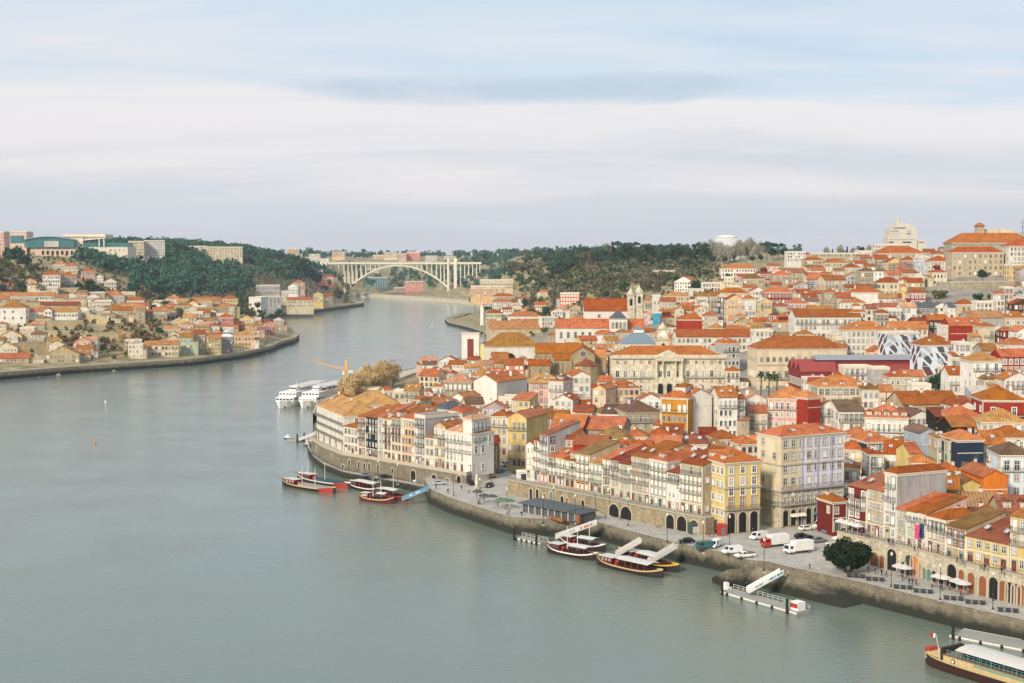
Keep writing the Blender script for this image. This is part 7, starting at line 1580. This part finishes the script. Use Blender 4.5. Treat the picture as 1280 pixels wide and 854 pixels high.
DESC = dict(dark='dark rounded evergreen tree', pine='flat topped umbrella pine', conifer='narrow dark conifer', olive='olive green bushy tree', green='mid green leafy tree', brown='bare brown winter tree', grey='tall bare grey tree', gold='bare golden tree', bush='dark green bush', scrub='olive green bush', rust='rusty brown bush')
tr = random.Random(5)
def tree(k, px, Y, h, zoff=0.0, wide=1.0):
    x = (px - CX) / F * Y; z = ground(x, Y) + zoff; s = h / 12.0; r = thing(NAMES[k], '', NAMES[k].replace('_', ' '), (x, Y, z), tr.uniform(0, 6.28)); r.scale = (s * wide * tr.uniform(.9, 1.12), s * wide * tr.uniform(.9, 1.12), s)
    cr, tk = tr.choice(TM[k]); obj('crown', cr, r); obj('trunk', tk, r); p = proj((x, Y, z + h / 2)); auto(r, DESC[k], NAMES[k].replace('_', ' '), DESC[k] + 's', *p); return r
def scatter(n, px0, px1, Y0, Y1, kinds, h0, h1, ok=None):
    c = 0; t = 0
    while c < n and t < n * 20:
        t += 1; px, Y = tr.uniform(px0, px1), tr.uniform(Y0, Y1)
        if ok and not ok(px, Y): continue
        x = (px - CX) / F * Y
        if any((x - a) ** 2 + (Y - b) ** 2 < (q + 2.5) ** 2 for a, b, q in FOOT): continue
        tree(tr.choice(kinds), px, Y, tr.uniform(h0, h1)); c += 1
scatter(64, 690, 885, 1480, 1680, ['dark', 'dark', 'dark', 'pine', 'pine', 'brown', 'conifer', 'green', 'dark', 'brown'], 13, 22)
scatter(26, 590, 700, 1850, 2400, ['dark', 'dark', 'green', 'brown', 'conifer'], 12, 20)
scatter(80, 645, 830, 1190, 1520, ['brown', 'olive', 'brown', 'green', 'scrub', 'dark', 'brown'], 7, 13)
scatter(10, 820, 880, 1180, 1420, ['scrub', 'brown', 'green', 'dark'], 5, 9)
for px, Y, h in ((903, 1500, 21), (911, 1490, 18), (918, 1505, 20), (947, 1540, 19), (882, 1560, 22), (890, 1575, 23), (897, 1560, 20), (925, 1560, 22), (935, 1570, 23), (941, 1555, 20), (876, 1570, 18)): tree('grey', px, Y, h)
for px, Y, h, k in ((958, 1470, 20, 'pine'), (972, 1480, 17, 'pine'), (966, 1475, 13, 'dark'), (979, 1490, 12, 'dark'), (950, 1450, 9, 'dark'), (940, 1450, 8, 'dark'), (692, 1640, 22, 'pine'), (720, 1640, 24, 'pine'), (730, 1650, 24, 'pine'), (765, 1640, 25, 'conifer'), (772, 1640, 23, 'pine'), (806, 1600, 21, 'dark'), (815, 1600, 19, 'dark'), (846, 1560, 19, 'dark'), (905, 1480, 8, 'dark'), (890, 1490, 9, 'dark'), (875, 1480, 10, 'dark'), (860, 1470, 10, 'dark')): tree(k, px, Y, h)
for px, Y, h, k in ((1032, 1430, 12, 'grey'), (1040, 1440, 10, 'conifer'), (1050, 1430, 13, 'grey'), (1058, 1430, 12, 'conifer'), (1066, 1430, 10, 'grey'), (1074, 1440, 11, 'dark'), (1086, 1440, 12, 'grey'), (1190, 1060, 14, 'pine'), (1205, 1080, 14, 'pine'), (870, 1190, 10, 'dark'), (866, 1185, 9, 'dark'), (875, 1180, 10, 'bush'), (909, 1195, 9, 'dark'), (914, 1200, 8, 'conifer'), (880, 1120, 7, 'scrub'), (886, 1130, 6, 'scrub'), (1230, 474 + 0, 0.1, 'bush')):
    if h > 1: tree(k, px, Y, h)
for px, py, h, k in ((1228, 353, 9, 'dark'), ): tree(k, px, 868, 8.5, 63.5 - ground((px - CX) / F * 868, 868), 1.25)
for px, py, h, k in ((1172, 491, 8, 'dark'), (1184, 490, 9, 'dark'), (1196, 491, 9, 'dark'), (1206, 488, 10, 'dark'), (1190, 486, 9, 'dark'), (1233, 474, 8, 'dark'), (1238, 478, 7, 'green'), (1216, 502, 5, 'dark'), (1248, 392, 8, 'brown'), (1258, 385, 8, 'dark'), (1264, 372, 8, 'brown'), (1272, 376, 9, 'olive'), (1105, 360, 7, 'dark'), (1098, 363, 6, 'bush'), (1170, 372, 7, 'scrub'), (1180, 373, 6, 'olive'), (1222, 374, 6, 'bush'), (1240, 373, 5, 'scrub'), (1166, 566, 4, 'bush'), (1092, 572, 3, 'bush'), (800, 474, 6, 'brown'), (790, 470, 5, 'olive'), (680, 418, 7, 'olive'), (1150, 476, 5, 'dark'), (920, 500, 5, 'bush')):
    tree(k, px, solve(px, py, 1.0), h, 0, 1.25)
# left bank
for px, Y, h, k in ((22, 1470, 26, 'dark'), (14, 1480, 22, 'dark'), (32, 1460, 18, 'dark'), (8, 1440, 14, 'olive'), (40, 1430, 12, 'green')): tree(k, px, Y, h)
scatter(26, -8, 62, 1290, 1460, ['olive', 'green', 'scrub', 'dark', 'brown'], 7, 13)
scatter(9, 98, 136, 1290, 1380, ['dark', 'dark', 'bush'], 9, 14)
scatter(14, 72, 135, 1050, 1105, ['bush', 'rust', 'scrub', 'bush'], 5, 8)
scatter(10, 155, 210, 1075, 1125, ['bush', 'scrub', 'rust', 'dark'], 5, 8)
tree('gold', 151, 1085, 11, 0, 1.3)
scatter(24, 175, 245, 1190, 1420, ['brown', 'bush', 'dark', 'brown', 'green'], 6, 12)
scatter(16, 290, 350, 1330, 1700, ['dark', 'green', 'bush', 'olive'], 6, 12)
scatter(18, 400, 442, 2150, 2480, ['brown', 'scrub', 'dark', 'brown'], 8, 14)
for px, Y, h, k in ((374, 2200, 34, 'dark'), (380, 2210, 36, 'dark'), (368, 2230, 30, 'dark'), (388, 2260, 28, 'dark'), (396, 2280, 26, 'dark'), (300, 2060, 20, 'pine'), (311, 2060, 22, 'pine'), (316, 2070, 20, 'pine'), (225, 1950, 22, 'dark'), (218, 1940, 20, 'dark'), (232, 1960, 18, 'dark'), (600, 2850, 22, 'dark'), (608, 2800, 22, 'dark'), (586, 2900, 20, 'dark'), (575, 2900, 22, 'dark'), (555, 3000, 24, 'dark')): tree(k, px, Y, h)
for i in range(10): u = i / 9; tree('gold', 432 + 57 * u + tr.uniform(-2, 2), 700 + 125 * u, tr.uniform(14.5, 17), 0, 1.25)
for i in range(5): u = i / 4; tree('gold', 438 + 40 * u, 690 + 95 * u, tr.uniform(10, 13), 0, 1.2)
# far forests and undergrowth: too many crowns to count
def mass(name, n, pxr, Yr, ok, h0, h1, cards, leaf, fol, seed, bare=False):
    nr = np.random.RandomState(seed); P = []; c = 0; px = nr.uniform(*pxr, n * 6); Y = nr.uniform(*Yr, n * 6); X = (px - CX) / F * Y; g = ground_np(X, Y); ins, dist = in_river(X, Y)
    for i in range(n * 6):
        if c >= n: break
        py = 320 - (g[i] - 80) * F / Y[i]
        if ins[i] or dist[i] < 25 or not ok(px[i], py, Y[i]): continue
        if any((X[i] - a) ** 2 + (Y[i] - b) ** 2 < (q + 2) ** 2 for a, b, q in FOOT): continue
        H = nr.uniform(h0, h1); w = H * nr.uniform(.22, .34)
        cs = [(nr.normal() * w * .6, nr.normal() * w * .6, H * nr.uniform(.35, .9), H * .2) for _ in range(6)]; V = leaf_cloud(nr, cs, cards, 1.0, leaf, 1.2); P.append(V + np.array([X[i], Y[i], g[i]])); c += 1
    kind(obj(name, cards_mesh(name, np.concatenate(P), FOL[fol])), 'stuff')
mass('pine_forest', 1500, (95, 430), (1350, 2500), lambda px, py, Y: (py < 372 if 165 < px < 315 else py < 331 + max(0, px - 100) * .3 if px <= 165 else py < 352) and Y > 1380, 11, 18, 52, 1.5, 'pine', 11)
mass('mixed_woods', 700, (585, 885), (1380, 2700), lambda px, py, Y: py < 366 and not (px < 665 and py > 342), 6, 10, 48, 1.1, 'dark', 12)
mass('winter_woods', 700, (600, 885), (1300, 2300), lambda px, py, Y: 331 < py < 374 and not (px < 665 and py > 342), 5, 9, 48, .9, 'brown', 22)
mass('olive_woods', 350, (640, 885), (1300, 2000), lambda px, py, Y: py < 368, 5, 9, 48, 1.0, 'green', 23)
mass('hill_scrub', 1500, (-30, 440), (1000, 2200), lambda px, py, Y: True, 2.0, 4.5, 16, .9, 'olive', 13)
mass('slope_scrub', 1100, (600, 900), (1120, 1900), lambda px, py, Y: not (px < 640 and py < 378), 2, 5, 18, .8, 'brown', 14)
mass('far_woods', 420, (380, 1000), (2700, 4800), lambda px, py, Y: py < 326, 12, 22, 30, 3.0, 'pine', 15)
mass('ridge_woods', 200, (-40, 330), (1900, 2600), lambda px, py, Y: py < 327, 8, 15, 40, 1.6, 'pine', 16)
# palms and the big round tree on the quay
def palm(px, Y, h, label):
    x = (px - CX) / F * Y; z = ground(x, Y); r = thing('palm_tree', label, 'palm', (x, Y, z)); b = MB(); b.tube((0, 0, -1), (.3, .1, h), .34, .24, bark, 8, False); b.build('trunk', r); c = MB(); nr = random.Random(int(px)); fm = foliage('palm fronds', (44, 64, 40), (84, 100, 58))
    for k in range(34):
        t = nr.uniform(0, 6.28); up = nr.uniform(-.5, 1.2); L = nr.uniform(2.6, 3.6); prev = None
        for j in range(6):
            u = j / 5; d = L * u; pt = Vector((.3 + d * math.cos(t) * math.cos(up * .6), .1 + d * math.sin(t) * math.cos(up * .6), h + d * math.sin(up * .8) - 1.5 * u * u)); wd = .5 * math.sin(math.pi * (u * .85 + .1)); s = Vector((-math.sin(t), math.cos(t), 0)) * wd
            if prev: c.add([prev[0], prev[1], pt + s, pt - s], [(0, 1, 2, 3)], fm)
            prev = (pt - s, pt + s)
    c.build('crown', r)
palm(952, 610, 15, 'palm with the tallest trunk, nearest the long columned palace'); palm(962, 607, 14, 'middle palm of the dark clump before the long institute'); palm(972, 612, 13, 'shortest palm of the dark clump, beside the red market hall')
def quay_tree():
    p = at(1060, 716, 5.0); r = thing('round_tree', 'dense dark round crowned tree on the quay beside the arcade wall', 'tree', p); nr = np.random.RandomState(4); cs = []
    for k in range(110):
        d = nr.normal(size=3); d /= np.linalg.norm(d); q = nr.uniform(.2, 1) ** .4; cs.append((d[0] * 5.0 * q, d[1] * 5.0 * q, 4.5 + d[2] * 2.9 * q, nr.uniform(.9, 1.5)))
    obj('crown', cards_mesh('crown', leaf_cloud(nr, cs, 15000, .8, .2, 1.2), foliage('dense evergreen leaves', (18, 34, 22), (46, 66, 36))), r); b = MB()
    for x, y in ((-.5, 0), (.6, .3)): b.tube((x, y, -.3), (x * 2.2, y * 2, 3.4), .36, .26, bark, 8, False)
    for c in cs[:16]: b.tube((0, .1, 2.6), c[:3], .16, .05, bark, 5, False)
    b.build('trunk', r)
quay_tree()
mass('bank_woods', 260, (430, 640), (2450, 3200), lambda px, py, Y: py < 362, 9, 16, 36, 1.8, 'pine', 17)
mass('garden_scrub', 600, (-30, 330), (1040, 1500), lambda px, py, Y: True, 2.0, 5, 18, .9, 'rust', 18)
# ---------------------------------------------------------------- labels: colour, kind, roof, and where it stands
LM = [(465, 548, 'the dark teal house'), (575, 560, 'the white corner block'), (907, 625, 'the yellow arcaded house'), (1000, 600, 'the lavender corner block'), (1062, 695, 'the round dark quay tree'), (1245, 605, 'the orange gable house'), (1213, 565, 'the navy house'),
      (843, 512, 'the golden ochre house'), (838, 466, 'the columned palace'), (775, 395, 'the towered white church'), (605, 495, 'the plain white gabled church'), (1100, 460, 'the red market hall'), (1150, 430, 'the mural'), (1210, 414, 'the brick red blank wall'), (1215, 364, 'the hill retaining wall'),
      (1236, 300, 'the hilltop monastery'), (1126, 290, 'the stepped hilltop tower'), (912, 305, 'the domed arena'), (1035, 400, 'the long white tenement'), (1252, 510, 'the wide red brown house'), (1108, 536, 'the white arched dormer house'), (700, 455, 'the stone gabled church'),
      (1000, 460, 'the long cream institute'), (460, 480, 'the bare golden trees'), (712, 372, 'the coral block'), (588, 440, 'the white sign tower'), (955, 465, 'the palms'), (1148, 600, 'the big grey side wall'),
      (16, 395, 'the square white villa'), (75, 308, 'the teal glass mall'), (250, 340, 'the far pine wood'), (335, 378, 'the white balcony block'), (405, 350, 'the coral villas'), (150, 408, 'the tan terrace wall'), (80, 450, 'the stone gable warehouse'), (500, 345, 'the arch bridge'), (270, 435, 'the small yellow quay house'), (330, 408, 'the coral terrace')]
def rel(dx, dy):
    if abs(dy) * 1.6 > abs(dx): return 'uphill of' if dy < 0 else 'downhill of'
    return 'riverward of' if dx < 0 else 'inland of'
def relL(dx, dy):
    if abs(dy) * 1.6 > abs(dx): return 'uphill of' if dy < 0 else 'downhill of'
    return 'upstream of' if dx < 0 else 'downstream of'
CW = dict(bluegrey='blue grey', lavender='lavender', paleblue='pale blue', stone='stone', tan='tan stone', mural='mural painted', green='pale green', lemon='lemon', glass='glass clad')
def label_houses():
    grp = {}
    for h in HOUSES:
        o = h['o']; w = h['w']; col = CW.get(h['wall'], h['wall'])
        size = 'tall' if h['h'] > 1.5 * h['wm'] else 'narrow' if h['wm'] < 5 else 'long' if h['wm'] > 17 else 'low' if h['h'] < 6 else ''
        rf = 'flat roofed' if h['rt'] == 'flat' else ROOFN[h['roof']] + (' gable' if h['rt'] in ('gp', 'gx') else ' hip' if h['rt'] == 'hip' else ' pent')
        base = o['N'].replace('town_', '').replace('_', ' ')
        d = (size + ' ' + col + ' ' + base).strip()
        lm = min((l for l in LM if math.hypot(l[0] - h['px'], l[1] - h['py']) > 5), key=lambda l: math.hypot(l[0] - h['px'], (l[1] - h['py']) * 1.4))
        r = (relL if h['px'] < 440 and h['py'] < 470 else rel)(h['px'] - lm[0], h['py'] - lm[1]); h['dist'] = math.hypot(h['px'] - lm[0], h['py'] - lm[1])
        h['d'] = d; h['rf'] = rf; h['lm'] = lm[2]; h['rel'] = r; grp.setdefault((lm[2], r), []).append(h)
    for (lm, r), hs in grp.items():
        hs.sort(key=lambda h: h['dist'])
        for i, h in enumerate(hs):
            where = ('%s building ' % ORD[i] if len(hs) > 1 else '') + r + ' ' + lm
            tail = ', flat roof, ' if h['rt'] == 'flat' else ', %s roof, ' % h['rf']
            s = h['d'] + tail + where
            if len(s.split()) > 16: s = h['d'] + ', ' + where
            tag(h['root'], s, h['root']['category'])
            if h['px'] < 440 and h['py'] < 470 and h['root'].name.split('.')[0] in ('town_house', 'tenement', 'cottage'): h['root']['group'] = 'houses on the far bank'
            elif h['root'].name.split('.')[0] in ('town_house', 'tenement', 'cottage'): h['root']['group'] = 'houses of the old town'
            else: h['root']['group'] = h['root'].name.split('.')[0].replace('_', ' ') + 's in the distance'
label_houses()
LM2 = [(907, 640, 'the yellow arcaded house'), (1000, 640, 'the lavender corner block'), (1060, 696, 'the round dark tree'), (945, 728, 'the blue gangway'), (685, 645, 'the glazed cafe'), (613, 597, 'the yellow taxi'), (575, 590, 'the white corner block'), (720, 665, 'the lettered white gangway'), (1190, 725, 'the widest dark archway'), (776, 640, 'the twin cave arches'), (845, 655, 'the paired tan wall arches'), (1280, 740, 'the arcade wall end'), (520, 618, 'the sky blue gangway'), (1147, 680, 'the pink banner')]
def label_auto():
    grp = {}
    for a in AUTO:
        q = LM2 if (a['py'] > 570 and a['px'] > 400) else LM
        lm = min(q, key=lambda l: math.hypot(l[0] - a['px'], (l[1] - a['py']) * 1.4)); r = (relL if a['px'] < 440 and a['py'] < 470 else rel)(a['px'] - lm[0], a['py'] - lm[1])
        a['dist'] = math.hypot(a['px'] - lm[0], a['py'] - lm[1]); grp.setdefault((a['d'], lm[2], r), []).append(a)
    for (d, lm, r), l in grp.items():
        l.sort(key=lambda a: a['dist'])
        for i, a in enumerate(l): tag(a['root'], d + ', ' + (ORD[i] + ' ' if len(l) > 1 else '') + r + ' ' + lm, a['cat'], a['group'])
label_auto()
print('houses', len(HOUSES), 'windows', NWIN[0], 'objects', len(bpy.data.objects))
